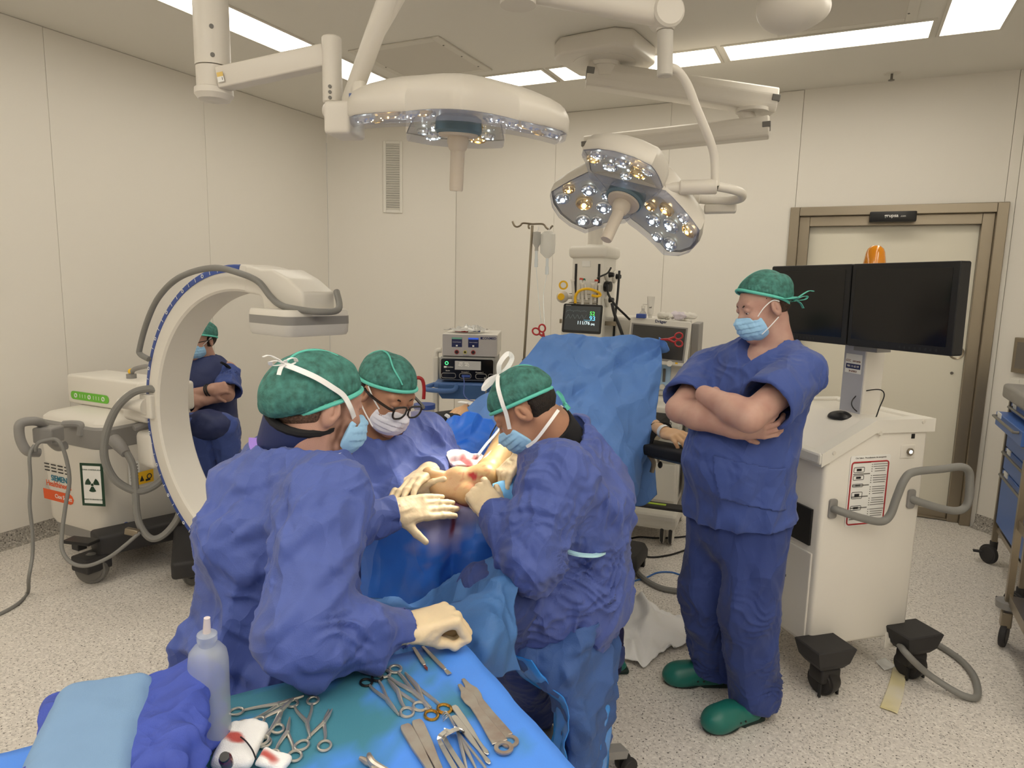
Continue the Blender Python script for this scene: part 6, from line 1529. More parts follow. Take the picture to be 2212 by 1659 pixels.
    # column and horizontal arm
    ya = 2.52; ax0, ax1 = ony(146, 850, ya).x, ony(338, 860, ya).x; az0, az1 = ony(297, 893, ya).z, ony(200, 815, ya).z
    b = MB(); b.box(B((ax0 + ax1) / 2 - .08, ya + .13, (az0 + az1) / 2), (ax1 - ax0 - .16, .26, az1 - az0), r=.015, seg=3, smooth=True); arm = b.build('horizontal_arm', M_CWH, t)
    b = MB(); b.box(B(ax1 - .10, ya + .13, (az0 + az1) / 2), (.2, .25, (az1 - az0) * .97), r=.02, seg=3, smooth=True); b.build('arm_end', M_CWH, t)
    q = ony(194, 858, ya); b = MB(); b.prism(rrect(.36, .05, .024), 0, .002, M=face_m(B(q.x, ya - .001, q.z), (1, 0, 0), (0, 0, 1))); sc = b.build('green_scale', mat('scale_green', lin(110, 190, 60), rough=.5), arm, 'green scale strip')
    b = MB()
    for k in (-.13, 0, .13): b.torus((k, 0, .003), .011, .003, M=face_m(B(q.x, ya - .001, q.z), (1, 0, 0), (0, 0, 1)), seg=16)
    for k in (-.09, -.065, -.04, .04, .065, .09): b.box((k, 0, .003), (.003, .022, .001), M=face_m(B(q.x, ya - .001, q.z), (1, 0, 0), (0, 0, 1)))
    b.build('scale_marks', M_LETTER, sc)
    cxm = ony(262, 900, ya).x; b = MB(); b.box(B(cxm, ya + .14, .93), (.30, .24, .16), r=.02, seg=3, smooth=True); b.build('lift_column', M_CWH, t)
    q = ony(226, 893, ya); b = MB(); b.prism(rrect(.09, .045, .012), 0, .002, M=face_m(B(q.x, ya + .018, q.z), (1, 0, 0), (0, 0, 1))); b.build('orange_scale', M_ORNG, t, 'orange scale plate')
    b = MB(); q = ony(284, 815, ya + .1); b.cyl(B(q.x, q.y, q.z - .02), B(q.x, q.y, q.z + .02), .028); b.tube([B(q.x, q.y, q.z + .02), B(q.x + .03, q.y, q.z + .05), B(q.x + .13, q.y, q.z + .075), B(q.x + .17, q.y, q.z + .075)], .014); lv = b.build('brake_lever', M_CGR, t); b = MB(); b.sphere(B(q.x, q.y, q.z + .035), .018); b.build('lever_tip', M_YEL, lv, 'yellow lever button')
    for pts in (((326, 912, 4.18), (310, 917, 4.17), (289, 925, 4.15)), ((175, 940, 4.5), (175, 920, 4.5), (160, 916, 4.52), (138, 917, 4.56))):
        b = MB(); b.tube([B(*xyz(*p)) for p in pts], .017 if pts[0][0] > 300 else .022); b.build('brake_lever', M_CGR, t)
    # push handle
    b = MB(); b.tube([B(*xyz(*p)) for p in ((85, 978, 4.32), (60, 975, 4.3), (46, 955, 4.3), (41, 930, 4.3), (45, 915, 4.3), (65, 910, 4.32), (85, 912, 4.36), (98, 925, 4.42), (108, 950, 4.46), (125, 965, 4.44), (142, 962, 4.42))], .024, seg=12); h = b.build('push_handle', M_CGR, t)
    b = MB(); b.box(B(*xyz(105, 938, 4.36)), (.11, .1, .085), rot=.4, r=.01); b.build('cable_hook', M_CGR, t)
    # arc
    L = xyz(345, 868, 4.15); R = .775; th = R_(-4.3); u = Vector((math.cos(th), math.sin(th), 0)); v = Vector((u.y, -u.x, 0)); C = Vector(L) + u * R; C.z = .985
    def ap(a, r, s): return C + u * (r * math.cos(a)) + Vector((0, 0, r * math.sin(a))) + v * s - t.location
    sec = [(R - .008, -.09), (R, -.08), (R, .068), (R - .006, .078), (R - .055, .090), (R - .115, .090), (R - .125, .08), (R - .13, -.08), (R - .12, -.09)]
    A = np.linspace(R_(82), R_(283), 60)
    b = MB(); b.loft([[ap(a, r, s) for r, s in sec] for a in A]); arc = b.build('arc', M_CWH, t)
    b = MB(); b.loft([[ap(a, r, s) for r, s in ((R - .001, .074), (R - .006, .0805), (R - .036, .0885), (R - .036, .080), (R - .006, .07))] for a in np.linspace(R_(88), R_(281), 60)]); sc = b.build('blue_scale', M_BLUESC, arc, 'blue angle scale')
    k = 0
    for a in np.arange(95, 280, 4.5):
        a = R_(a); M_ = Matrix((Vector(ap(a + .01, R, 0) - ap(a, R, 0)).normalized(), (ap(a, R, 0) - ap(a, R - .1, 0)).normalized(), v)).transposed().to_4x4(); M_.translation = ap(a, R - .021, .0868)
        b = MB()
        if k % 3 == 0: b.torus((0, 0, 0), .0075, .0022, M=M_, seg=14, rseg=6); b.build('scale_ring', M_LETTER, sc)
        else: b.box((0, 0, 0), (.003, .02, .0015), M=M_); b.build('scale_tick', M_LETTER, sc)
        k += 1
    b = MB(); b.box(ap(R_(178), R - .05, .10), (.10, .03, .13), rot=th, r=.008); b.tube([ap(R_(178), R - .06, .11), ap(R_(178), R + .03, .13), ap(R_(178), R + .12, .15)], [.045, .03, .026], seg=14); b.build('cable_socket', M_CWH, t)
    b = MB(); b.box(ap(R_(180), R + .09, 0), (.22, .2, .16), rot=th, r=.03, seg=3, smooth=True); b.box(ap(R_(196), R + .06, .0), (.16, .18, .2), rot=th, r=.03, seg=3, smooth=True); b.build('arc_carriage', M_CWH, t)
    # detector head
    o = [ap(R_(84), R, 0), ap(R_(72), R + .005, 0), ap(R_(60), R - .035, 0), ap(R_(55), R - .055, 0)]
    Dx = 0.355; Dz = 1.50
    b = MB(); Mh = Matrix((u, Vector((0, 0, 1)), -v)).transposed().to_4x4(); Mh = Matrix((u, Vector((0, 0, 1)), u.cross(Vector((0, 0, 1))))).transposed().to_4x4(); Mh.translation = C - t.location
    hp = [(R * math.cos(R_(a)), R * math.sin(R_(a))) for a in (84, 80, 76)] + [(.26, .755), (.36, .715), (.44, .665), (.455, .655), (.455, .57), (.20, .57), (.19, .62), (.175, .634), (.13, .640)] + [((R - .125) * math.cos(R_(a)), (R - .125) * math.sin(R_(a))) for a in (80, 84)]
    b.prism(hp, -.095, .095, M=Mh, r=.012, seg=3, smooth=True); b.build('detector_neck', M_CWH, t)
    Md = Matrix((u, -v, Vector((0, 0, 1)))).transposed().to_4x4() @ Matrix.Rotation(R_(-9), 4, 'Z'); Md.translation = C + u * .325 + v * .0 - t.location
    def dring(s, z): return [Md @ Vector((x * s, y * s, z)) for x, y in rrect(.335, .345, .05, 5)]
    b = MB(); b.loft([dring(.95, .58), dring(.985, .572), dring(1.0, .555), dring(1.0, .552)]); b.build('detector_lid', M_CWH, t)
    b = MB(); b.loft([dring(1.001, .552), dring(1.003, .515)]); b.build('detector_band', M_CGR, t, 'grey band')
    b = MB(); b.loft([dring(1.0, .515), dring(.985, .478), dring(.95, .466), dring(.90, .464)]); b.build('detector_box', mat('detector_grey', lin(206, 204, 200), rough=.4), t)
    # grab rail along the outside of the arc
    pts = [ap(R_(158), R - .03, .10), ap(R_(158), R + .03, .11), ap(R_(156), R + .045, .11), ap(R_(145), R + .035, .12), ap(R_(132), R + .02, .14), ap(R_(118), R + .0, .16), ap(R_(105), R - .015, .17), ap(R_(92), R - .02, .17), ap(R_(82), R - .03, .16)]
    pts += [Mh @ Vector(q) for q in ((.22, .70, .14), (.30, .635, .14), (.36, .60, .14), (.44, .585, .13), (.54, .575, .08), (.55, .585, -.02), (.47, .66, -.09))]
    b = MB(); b.tube(pts, .0145, seg=12, smooth=6); b.build('grab_rail', M_HOSE, t)
    # hoses and cables of the machine
    for nm, pts, r in (('hose', ((350, 846, 4.02), (322, 840, 4.04), (285, 850, 4.06), (250, 885, 4.08), (228, 940, 4.08), (226, 990, 4.08), (245, 1032, 4.08), (275, 1054, 4.08), (305, 1061, 4.08), (340, 1045, 4.1), (362, 1015, 4.12), (368, 985, 4.14)), .020),
                       ('hose', ((262, 965, 4.18), (278, 985, 4.12), (288, 1010, 4.1), (292, 1050, 4.08), (296, 1110, 4.06), (308, 1145, 4.04), (330, 1164, 4.02), (358, 1152, 4.02), (385, 1115, 4.03), (396, 1060, 4.05), (397, 1040, 4.08)), .018),
                       ('power_cable', ((76, 975, 4.26), (82, 958, 4.26), (104, 950, 4.26), (125, 952, 4.24), (140, 980, 4.22), (150, 1035, 4.2), (142, 1090, 4.18), (134, 1150, 4.14), (135, 1190, 4.1), (155, 1216, 4.06), (190, 1222, 4.02), (235, 1204, 4.0), (270, 1178, 4.0), (302, 1150, 4.02)), .010)):
        b = MB(); b.tube([B(*xyz(*p)) for p in pts], r, seg=10, smooth=6); b.build(nm, M_HOSE, t)
    b = MB(); b.tube([B(*xyz(*p)) for p in ((246, 950, 4.24), (258, 962, 4.19), (272, 980, 4.13))], [.035, .035, .024], seg=14); b.build('hose_boot', M_CGR, t)
    b = MB(); a = xyz(272, 1146, 4.06); c = xyz(300, 1152, 4.02); obox(b, B(*a), B(*c), .03, .035, .004); b.build('cable_connector', M_STEEL, t)
    return t
scanner()
def floor_wire(name, label, pts, r, ma, cat='cable'):
    P = [Vector((*onz(p[0], p[1], r).xy, r)) if len(p) == 2 else Vector(xyz(*p)) for p in pts]; c = P[-1].copy(); c.z = 0
    b = MB(); b.tube([p - c for p in P], r, seg=8, smooth=8); o = b.build(name, ma); o.location = c; return tag(o, label, cat)
floor_wire('mains_cable', 'grey mains cable dropping from the scanner handle to the floor at the left edge', [(74, 962, 4.28), (64, 985, 4.24), (66, 1040, 4.22), (64, 1090, 4.2), (70, 1150, 4.18), (70, 1200, 4.16), (62, 1250, 4.12), (60, 1280), (40, 1303), (0, 1326), (-60, 1350)], .009, M_HOSE)

# ------------------------------------------------------------ generator trolley
def trolley():
    d = 4.05; F = Vector(xyz(1010, 770, d)); vw = Vector((F.x, F.y, 0)).normalized(); x = Vector((vw.y, -vw.x, 0)); x = Matrix.Rotation(R_(-6), 3, 'Z') @ x; y = Vector((-x.y, x.x, 0))
    t = thing('equipment_trolley', 'trolley with blue shelves and white posts carrying the stacked generators', 'trolley', (F.x, F.y, 0)); t.rotation_euler = (0, 0, math.atan2(x.y, x.x))
    Z = lambda py: at(1010, py, d).z
    def sx(px): return (Vector(xyz(px, 770, d)) - F).dot(x)
    b = MB(); b.box((0, .2, Z(826) - .02), (.40, .44, .035), r=.01); b.tube([(-.2, .02, Z(826) - .02), (-.245, -.06, Z(830) - .02), (-.21, -.10, Z(832) - .02), (-.08, -.10, Z(832) - .02), (-.06, -.02, Z(826) - .02)], .014); b.build('shelf', mat('shelf_blue', obs(66, 92, 128), rough=.45), t)
    b = MB(); b.loft([[(xx * s, yy, z) for xx, yy in ((-.17, -.04), (.17, -.04), (.17, .38), (-.17, .38))] for s, z in ((1, Z(832)), (1, Z(848)), (.86, Z(860)))], smooth=False); b.build('drawer', mat('drawer_blue', obs(44, 72, 104), rough=.4), t)
    for s, px in ((-1, 932), (1, 1062)):
        xx = sx(px); b = MB(); b.box((xx, .16, (Z(778) + .15) / 2), (.035, .06, Z(778) - .15), r=.008); b.tube([(xx, .16, Z(785)), (xx, .16, Z(770)), (xx * .96, .16, Z(765)), (xx * .85, .16, Z(764))], .016); b.build('post', M_WHITE, t)
    b = MB(); b.box((0, .2, .17), (.42, .44, .06), r=.01)
    b.box((0, .2, .5), (.38, .40, .02)); b.build('base', M_CGR, t)
    for s in (-1, 1):
        for q in (0, .4):
            b = MB(); caster(b, (s * .19, q, .06), .06, .04, (1, 0, 0)); b.build('caster', M_RUB, t)
    M = Matrix.Translation((F.x, F.y, 0)) @ Matrix.Rotation(math.atan2(x.y, x.x), 4, 'Z')
    # lower generator
    w = sx(1071) - sx(947); xc = (sx(1071) + sx(947)) / 2; z0, z1 = Z(824), Z(771.5)
    g = thing('generator', 'black-fronted energy generator, lower of the two on the trolley', 'generator', M @ Vector((xc, .2, z0))); g.rotation_euler = t.rotation_euler; h = z1 - z0
    b = MB(); b.box((0, 0, h / 2), (w, .40, h - .002), r=.018, seg=3, smooth=True); b.build('case', mat('case_grey', lin(150, 150, 148), rough=.4), g)
    b = MB(); b.prism(rrect(w * .92, h * .84, .012), 0, .004, M=face_m((0, -.2005, h / 2), (1, 0, 0), (0, 0, 1))); fp = b.build('front_panel', M_SCREEN, g)
    Mf = face_m((0, -.205, h / 2), (1, 0, 0), (0, 0, 1))
    b = MB(); b.box((.005, h * .16, 0), (w * .46, h * .36, .002), M=Mf); scn = b.build('display', mat('display_lit', lin(120, 116, 108), rough=.3, emit=lin(170, 165, 155), estr=.35), fp, 'lit display'); Mf2 = Mf @ Matrix.Translation((0, 0, .0015))
    b = MB(); b.text('40  40', .026, Mf2 @ Matrix.Translation((-.02, h * .16, 0)), bold=.0004); b.box((-.037, h * .26, 0), (.022, .006, .001), M=Mf2); b.box((-.004, h * .26, 0), (.022, .006, .001), M=Mf2); b.build('digits', M_LETTER, scn)
    b = MB(); b.torus((-w * .36, h * .24, .001), .009, .002, M=Mf, seg=16); b.build('power_light', mat('green_light', lin(40, 200, 90), rough=.4, emit=(.1, .9, .3), estr=1.5), fp)
    b = MB(); b.box((-w * .385, h * .08, 0), (.016, .010, .001), M=Mf); b.text('Covidien', .011, Mf @ Matrix.Translation((-w * .30, h * .08, 0))); b.text('Monopolar 1', .009, Mf @ Matrix.Translation((-.01, -h * .11, 0))); b.text('Monopolar 2', .009, Mf @ Matrix.Translation((.075, -h * .11, 0))); b.text('Bipolar', .009, Mf @ Matrix.Translation((-.115, -h * .07, 0))); b.build('lettering', M_LETTER, fp)
    for xx, ww in ((-.11, .085), (-.01, .07), (.085, .065), (.145, .035)):
        b = MB(); p = [(q[0] + xx, q[1] - h * .27) for q in rrect(ww, h * .2, h * .08)]; b.tube([Mf @ Vector((a, c_, .001)) for a, c_ in p], .0022, seg=6, smooth=1, closed=True); b.build('socket', M_CGR, fp)
    b = MB(); b.box((-.005, -h * .27, .006), (.05, .014, .014), M=Mf); b.build('blue_plug', M_BLUESC, fp, 'blue plug')
    cb = M @ Vector((xc - .005, -.02, z0 + h * .23))
    # upper console
    z2 = Z(722.5); w2 = sx(1074) - sx(953); xc2 = (sx(1074) + sx(953)) / 2
    g2 = thing('generator', 'grey surgical console with two small blue screens, upper of the two on the trolley', 'generator', M @ Vector((xc2, .22, z1 + .001))); g2.rotation_euler = t.rotation_euler; h2 = z2 - z1
    b = MB(); b.box((0, 0, h2 / 2), (w2, .40, h2 - .004), r=.005); b.build('case', M_WHITE, g2)
    b = MB(); b.prism(rrect(w2 * .985, h2 * .95, .004), 0, .004, M=face_m((0, -.2015, h2 / 2), (1, 0, 0), (0, 0, 1))); fp = b.build('front_panel', mat('console_grey', lin(176, 174, 176), rough=.4), g2)
    Mf = face_m((0, -.206, h2 / 2), (1, 0, 0), (0, 0, 1))
    for xx, c in ((-.077, lin(70, 110, 90)), (.022, lin(40, 80, 190))):
        b = MB(); b.box((xx, h2 * .13, 0), (.062, h2 * .42, .002), M=Mf); s_ = b.build('screen', mat('navy_screen', lin(16, 18, 34), rough=.2, emit=lin(30, 36, 70), estr=.4), fp); b = MB(); b.box((xx, h2 * .305, .0012), (.060, h2 * .07, .001), M=Mf); b.build('title_bar', mat('bar%d' % (xx * 1000), c, rough=.4, emit=c, estr=.7), s_)
        b = MB(); b.text('Connect Handpiece', .0062, Mf @ Matrix.Translation((xx, h2 * .14, .0012))); b.box((xx, -h2 * .02, .0012), (.011, .009, .001), M=Mf); b.build('lettering', M_LETTER, s_)
    for xx, r, c in ((-.077, .013, lin(170, 60, 60)), (-.027, .009, lin(200, 190, 90)), (.022, .013, lin(170, 60, 60))):
        b = MB(); b.cyl(Mf @ Vector((xx, -h2 * .30, 0)), Mf @ Vector((xx, -h2 * .30, .004)), r * .75); sk = b.build('socket', M_DARK, fp); b = MB(); b.torus((xx, -h2 * .30, .003), r * .9, .0022, M=Mf); b.build('socket_ring', mat('ring%d' % (r * 1e4), c, rough=.4), sk)
    b = MB(); b.text('CONMED', .020, Mf @ Matrix.Translation((.115, h2 * .33, 0)), bold=.0004); b.text('Drive System', .007, Mf @ Matrix.Translation((-.02, -h2 * .45, 0))); b.box((.070, h2 * .335, 0), (.012, .014, .001), M=Mf); b.build('lettering', mat('navy_print', lin(30, 40, 90), rough=.5), fp)
    pk = thing('sterile_pouch', 'clear crinkled pouch with a blue and red instrument on the upper console', 'pouch', M @ Vector((xc2 - .03, .18, z2)))
    P, Q = sheet([[Vector((a * .11, c * .11, .012 + .012 * (abs(a) < .8) * (abs(c) < .8))) for a in (-1, -.3, .3, 1)] for c in (-1, -.3, .3, 1)], 8, 8); P = P + np.array([0, 0, 1]) * np.abs(crumple(P, .016, 14, 3))[:, None]; P, Q = thick(P, Q, .001); me = mesh_of('film', P + np.array(pk.location), Q, mat('pouch_film', lin(225, 225, 222), rough=.12, alpha=.6), pk)
    b = MB(); b.tube([(-.09, 0, .012), (0, .01, .012), (.09, -.01, .012)], .006); b.build('instrument', M_BLUESC, pk); b = MB(); b.tube([(-.06, -.05, .009), (.0, -.06, .009), (.03, -.05, .009)], .006); b.build('red_clip', mat('red_plastic', lin(170, 36, 40), rough=.35), pk)
    wire('instrument_cable', 'thin blue cable hanging from the lower generator towards the patient', [(cb,)] if 0 else [(1001, 812, 3.84), (1003, 830, 3.8), (1002, 850, 3.7), (1010, 862, 3.5), (1026, 868, 3.3), (1020, 878, 3.2), (1005, 890, 3.1)], .0025, M_BLUESC, 'cable')
    wire('return_cable', 'pale cable hanging from the right socket of the lower generator', [(1047, 815, 3.86), (1050, 835, 3.85), (1049, 860, 3.86), (1046, 900, 3.9)], .004, M_CGR, 'cable')
trolley()
# red suction hose with a jar behind the trolley
t = thing('suction_jar', 'suction canister with blue lid and red hose at the left of the trolley', 'suction canister', tuple(xyz(917, 905, 3.75)))
b = MB(); b.lathe([(0, -.12), (.05, -.12), (.055, .06), (0, .06)], 20); b.build('jar', mat('jar_clear', lin(215, 212, 208), rough=.15, alpha=.7), t)
b = MB(); b.cyl((0, 0, .06), (0, 0, .085), .06); b.build('lid', M_BLUESC, t)
b = MB(); b.tube([Vector(xyz(*p)) - t.location for p in ((895, 818, 3.75), (905, 816, 3.75), (913, 822, 3.75), (916, 840, 3.75), (915, 862, 3.75))], .010); b.build('hose', MATS['red_plastic'], t)
b = MB(); c0 = Vector(xyz(917, 905, 3.75)); b.box((0, .03, -(c0.z) / 2 - .07), (.05, .03, c0.z - .12)); b.box((0, .03, -c0.z + .02), (.4, .3, .03)); b.build('stand', M_WHITE, t)

# ------------------------------------------------------------ drip stand
def drip():
    d = 4.35; a = Vector(xyz(1132, 775, d)); top = Vector(xyz(1150, 487, d)); t = thing('drip_stand', 'steel drip stand with curved hooks against the back wall', 'drip stand', (a.x, a.y, 0)); o = t.location
    b = MB(); b.cyl(Vector((a.x, a.y, .05)) - o, Vector((a.x, a.y, a.z)) - o, .0125); b.tube([a - o - Vector((0, 0, .01)), top - o], .0085, smooth=1); b.build('pole', M_STEEL, t)
    for pts in (((1150, 484), (1130, 482), (1124, 487), (1117, 490), (1111, 487), (1107, 478)), ((1150, 484), (1172, 484), (1180, 492), (1186, 495), (1194, 487)), ((1146, 484), (1142, 486), (1142, 492), (1145, 493))):
        b = MB(); b.tube([Vector(xyz(*p, d)) - o for p in pts], .006, seg=8); b.build('hook', M_STEEL, t)
    for k in range(5):
        an = 2 * PI * k / 5; b = MB(); b.tube([(0, 0, .10), (.15 * math.cos(an), .15 * math.sin(an), .09), (.28 * math.cos(an), .28 * math.sin(an), .07)], .012); lg = b.build('leg', M_STEEL, t); b = MB(); caster(b, (.28 * math.cos(an), .28 * math.sin(an), .035), .035, .02, (-math.sin(an), math.cos(an), 0)); b.build('caster', M_RUB, lg)
    def drip_set(nm, lab, px, y0, y1, w, ma, fill, tube):
        q = Vector(xyz(px, y0, d - .03)); h = q.z - at(px, y1, d - .03).z; s = thing(nm, lab, 'drip bag', q)
        if fill: P = [(0, 0), (w * .5, -.002), (w, -h * .12), (w * 1.05, -h * .5), (w, -h * .8), (w * .45, -h * .95), (w * .2, -h), (0, -h)]
        else: P = [(0, 0), (w, -.004), (w, -h * .62), (w * .45, -h * .82), (w * .5, -h), (0, -h)]
        b = MB(); b.lathe(P, 20, Matrix.Scale(.55 if fill else 1, 4, (0, 1, 0))); b.build('bag' if fill else 'bottle', ma, s)
        b = MB(); b.tube([(0, 0, 0), (.01, 0, .02), (0, 0, .035)], .002); b.build('hanger', M_TAPE, s)
        b = MB(); b.cyl((0, 0, -h), (0, 0, -h - .05), .009); b.cyl((0, 0, -h - .05), (0, 0, -h - .1), .011); b.build('drip_chamber', M_TUBE, s)
        b = MB(); b.tube([(0, 0, -h - .1)] + [Vector(xyz(*p)) - q for p in tube], .0018, seg=6); b.build('line', M_TUBE, s)
    drip_set('drip_bottle', 'grey infusion bottle hanging on the drip stand, beside the clear bag', 1160, 500, 542, .024, mat('drip_fluid', lin(190, 190, 186), rough=.15, alpha=.85), False, ((1160, 600, 4.3), (1164, 650, 4.2), (1170, 705, 3.9)))
    drip_set('drip_bag', 'large clear infusion bag hanging from the right hook of the drip stand', 1184, 499, 558, .048, mat('drip_bag_clear', lin(225, 226, 222), rough=.1, alpha=.55), True, ((1178, 610, 4.3), (1174, 640, 4.2), (1176, 700, 3.9)))
drip()

# ------------------------------------------------------------ patient monitor and things on the pendant
def monitor():
    d = 4.62; tl, tr, bl, br = [Vector(xyz(*p)) for p in ((1216, 654, d + .03), (1304, 658, d - .03), (1211, 719, d), (1301, 729, d - .06))]
    c = (tl + tr + bl + br) / 4; x = (tr - tl).normalized(); y = ((tl + tr) - (bl + br)).normalized(); M = face_m((0, 0, 0), x, y); w = (tr - tl).length; h = (tl - bl).length
    t = thing('patient_monitor', 'lit patient monitor with green and blue numbers above the drape screen', 'monitor', c)
    b = MB(); b.prism(rrect(w, h * 1.12, .02, cy=-h * .06), -.09, 0, M=M, r=.006); b.build('case', M_WHITE, t)
    b = MB(); b.prism(rrect(w * .96, h * .95, .012, cy=.004), 0, .003, M=M); bz = b.build('bezel', M_SCREEN, t)
    b = MB(); b.box((0, .006, .0035), (w * .86, h * .80, .002), M=M); sc = b.build('screen', mat('monitor_screen', lin(44, 46, 46), rough=.2, emit=lin(44, 48, 48), estr=.5), bz)
    def tx(s, size, x_, y_, nm, c): b = MB(); b.text(s, size, M @ Matrix.Translation((x_ * w, y_ * h, .0055)), bold=.0004); b.build('digits', mat(nm, c, rough=.4, emit=c, estr=.9), sc)
    tx('52', .036, .24, .20, 'mon_green', lin(90, 220, 100)); tx('93', .042, .25, .04, 'mon_cyan', lin(110, 200, 230)); tx('111/76', .032, .04, -.12, 'mon_white', lin(200, 220, 225)); tx('(84)', .016, .27, -.15, 'mon_white', lin(200, 220, 225))
    for y_, a, f_, nm in ((.27, .012, 6, 'mon_grey'), (.08, .016, 9, 'mon_grey')):
        b = MB(); b.tube([M @ Vector((-w * .40 + w * .5 * k / 40, h * y_ + a * tri(np.array([k / 40 * f_ * .5]))[0] * (1 if f_ == 9 else (k % 7 == 0)), .005)) for k in range(41)], .0009, seg=4, smooth=1); b.build('trace', mat(nm, lin(96, 106, 106), rough=.4, emit=lin(96, 106, 106), estr=.5), sc)
    b = MB(); b.box((.05, -.02 * h, .005), (w * .28, .0015, .001), M=M); b.build('rule', MATS['mon_cyan'], sc)
    b = MB(); b.text('mindray', .011, M @ Matrix.Translation((-w * .36, h * .445, .0035))); b.build('lettering', M_LETTER, bz)
    b = MB()
    b.box((.08, 0, -.13), (.06, .06, .1), M=M); b.build('mount', M_CGR, t)
    Mp, zt_, zl_, hz = PEND
    g = thing('flow_regulator', 'yellow and grey gauge with dial at the left of the supply column', 'gauge', xyz(1217, 625, 4.66))
    o = g.location; n = Vector((-o.x, -o.y, 0)).normalized()
    p = Vector(xyz(1217, 616, 4.64)) - o; b = MB(); b.cyl(p, p + n * .03, .031); gg = b.build('gauge', M_YEL, g); b = MB(); b.cyl(p + n * .030, p + n * .032, .019); b.build('dial', M_LETTER, gg)
    p = Vector(xyz(1215, 641, 4.66)) - o; b = MB(); b.sphere(p, .042); b.tube([p, p + Vector((.08, .03, 0)), p + Vector((.14, .06, 0))], .015); b.build('body', M_ARM, g); b = MB(); b.cyl(p + n * .03 + Vector((-.01, 0, 0)), p + n * .062 + Vector((-.01, 0, 0)), .025, .022); b.build('knob', M_YEL, g)
    k = thing('wire_basket', 'wire basket full of syringes and tubing on the supply column', 'basket', xyz(1262, 655, 4.63)); o = k.location
    b = MB()
    for z in (0, .03, .06): b.tube([(-.11, 0, z), (.09, .04, z), (.06, .14, z), (-.14, .1, z)], .0025, smooth=1, closed=True, seg=6)
    b.build('wire_frame', M_STEEL, k)
    ys = thing('breathing_hose', 'yellow coiled hose over the wire basket', 'hose', xyz(1265, 640, 4.6)); oo = ys.location
    b = MB(); b.tube([Vector(xyz(*p)) - oo for p in ((1243, 655, 4.58), (1243, 640, 4.58), (1252, 628, 4.58), (1270, 624, 4.58), (1290, 630, 4.6), (1297, 637, 4.62), (1290, 640, 4.6), (1278, 638, 4.6))], .009); b.build('hose', M_YEL, ys)
    r = random.Random(4)
    for j in range(7):
        px, py = 1240 + 9 * j, 612 + r.random() * 14; q = Vector(xyz(px, py + 35, 4.60 + .04 * r.random())); tp = Vector(xyz(px + r.uniform(-10, 8), py - 8, 4.60 + .05 * r.random()))
        s = thing('syringe', ['clear packaged syringe standing at the left end of the wire basket', 'packaged syringe in the wire basket, second from the left', 'packaged syringe in the wire basket, third from the left', 'tall packaged syringe in the middle of the wire basket', 'packaged syringe right of the middle one in the wire basket', 'clear packaged syringe second from the right in the wire basket', 'packaged syringe at the right end of the wire basket'][j], 'syringe', q, group='syringes in the wire basket')
        b = MB(); b.tube([(0, 0, 0), tp - q], .010, smooth=1); b.build('barrel', mat('syringe_clear', lin(228, 226, 220), rough=.2, alpha=.8), s); b = MB(); u_ = (tp - q).normalized(); b.cyl(tp - q, tp - q + u_ * .012, .013); b.build('plunger', [M_WHITE, mat('cap_red', lin(190, 70, 50), rough=.4), M_WHITE, mat('cap_dkgreen', lin(40, 110, 90), rough=.4)][j % 4], s)
    for lab, pts, r_ in (('black power cable from the top socket of the supply column down behind the screen', ((1320, 578, 4.66), (1312, 590, 4.64), (1295, 598, 4.62), (1290, 602, 4.62)), .006), ('black cable looping from the supply column to the white machine', ((1312, 615, 4.66), (1314, 635, 4.62), (1330, 660, 4.6), (1350, 680, 4.62), (1360, 690, 4.66)), .008),
                         ('thick black cable hanging straight from the right side socket of the supply column', ((1338, 585, 4.78), (1334, 640, 4.74), (1328, 690, 4.72), (1325, 740, 4.72)), .008), ('black hose slanting from the side handle down to the drape screen', ((1322, 655, 4.66), (1328, 680, 4.64), (1338, 705, 4.62), (1350, 740, 4.6)), .011)):
        wire('supply_cable', lab, pts, r_, M_DARK, 'cable')
monitor()
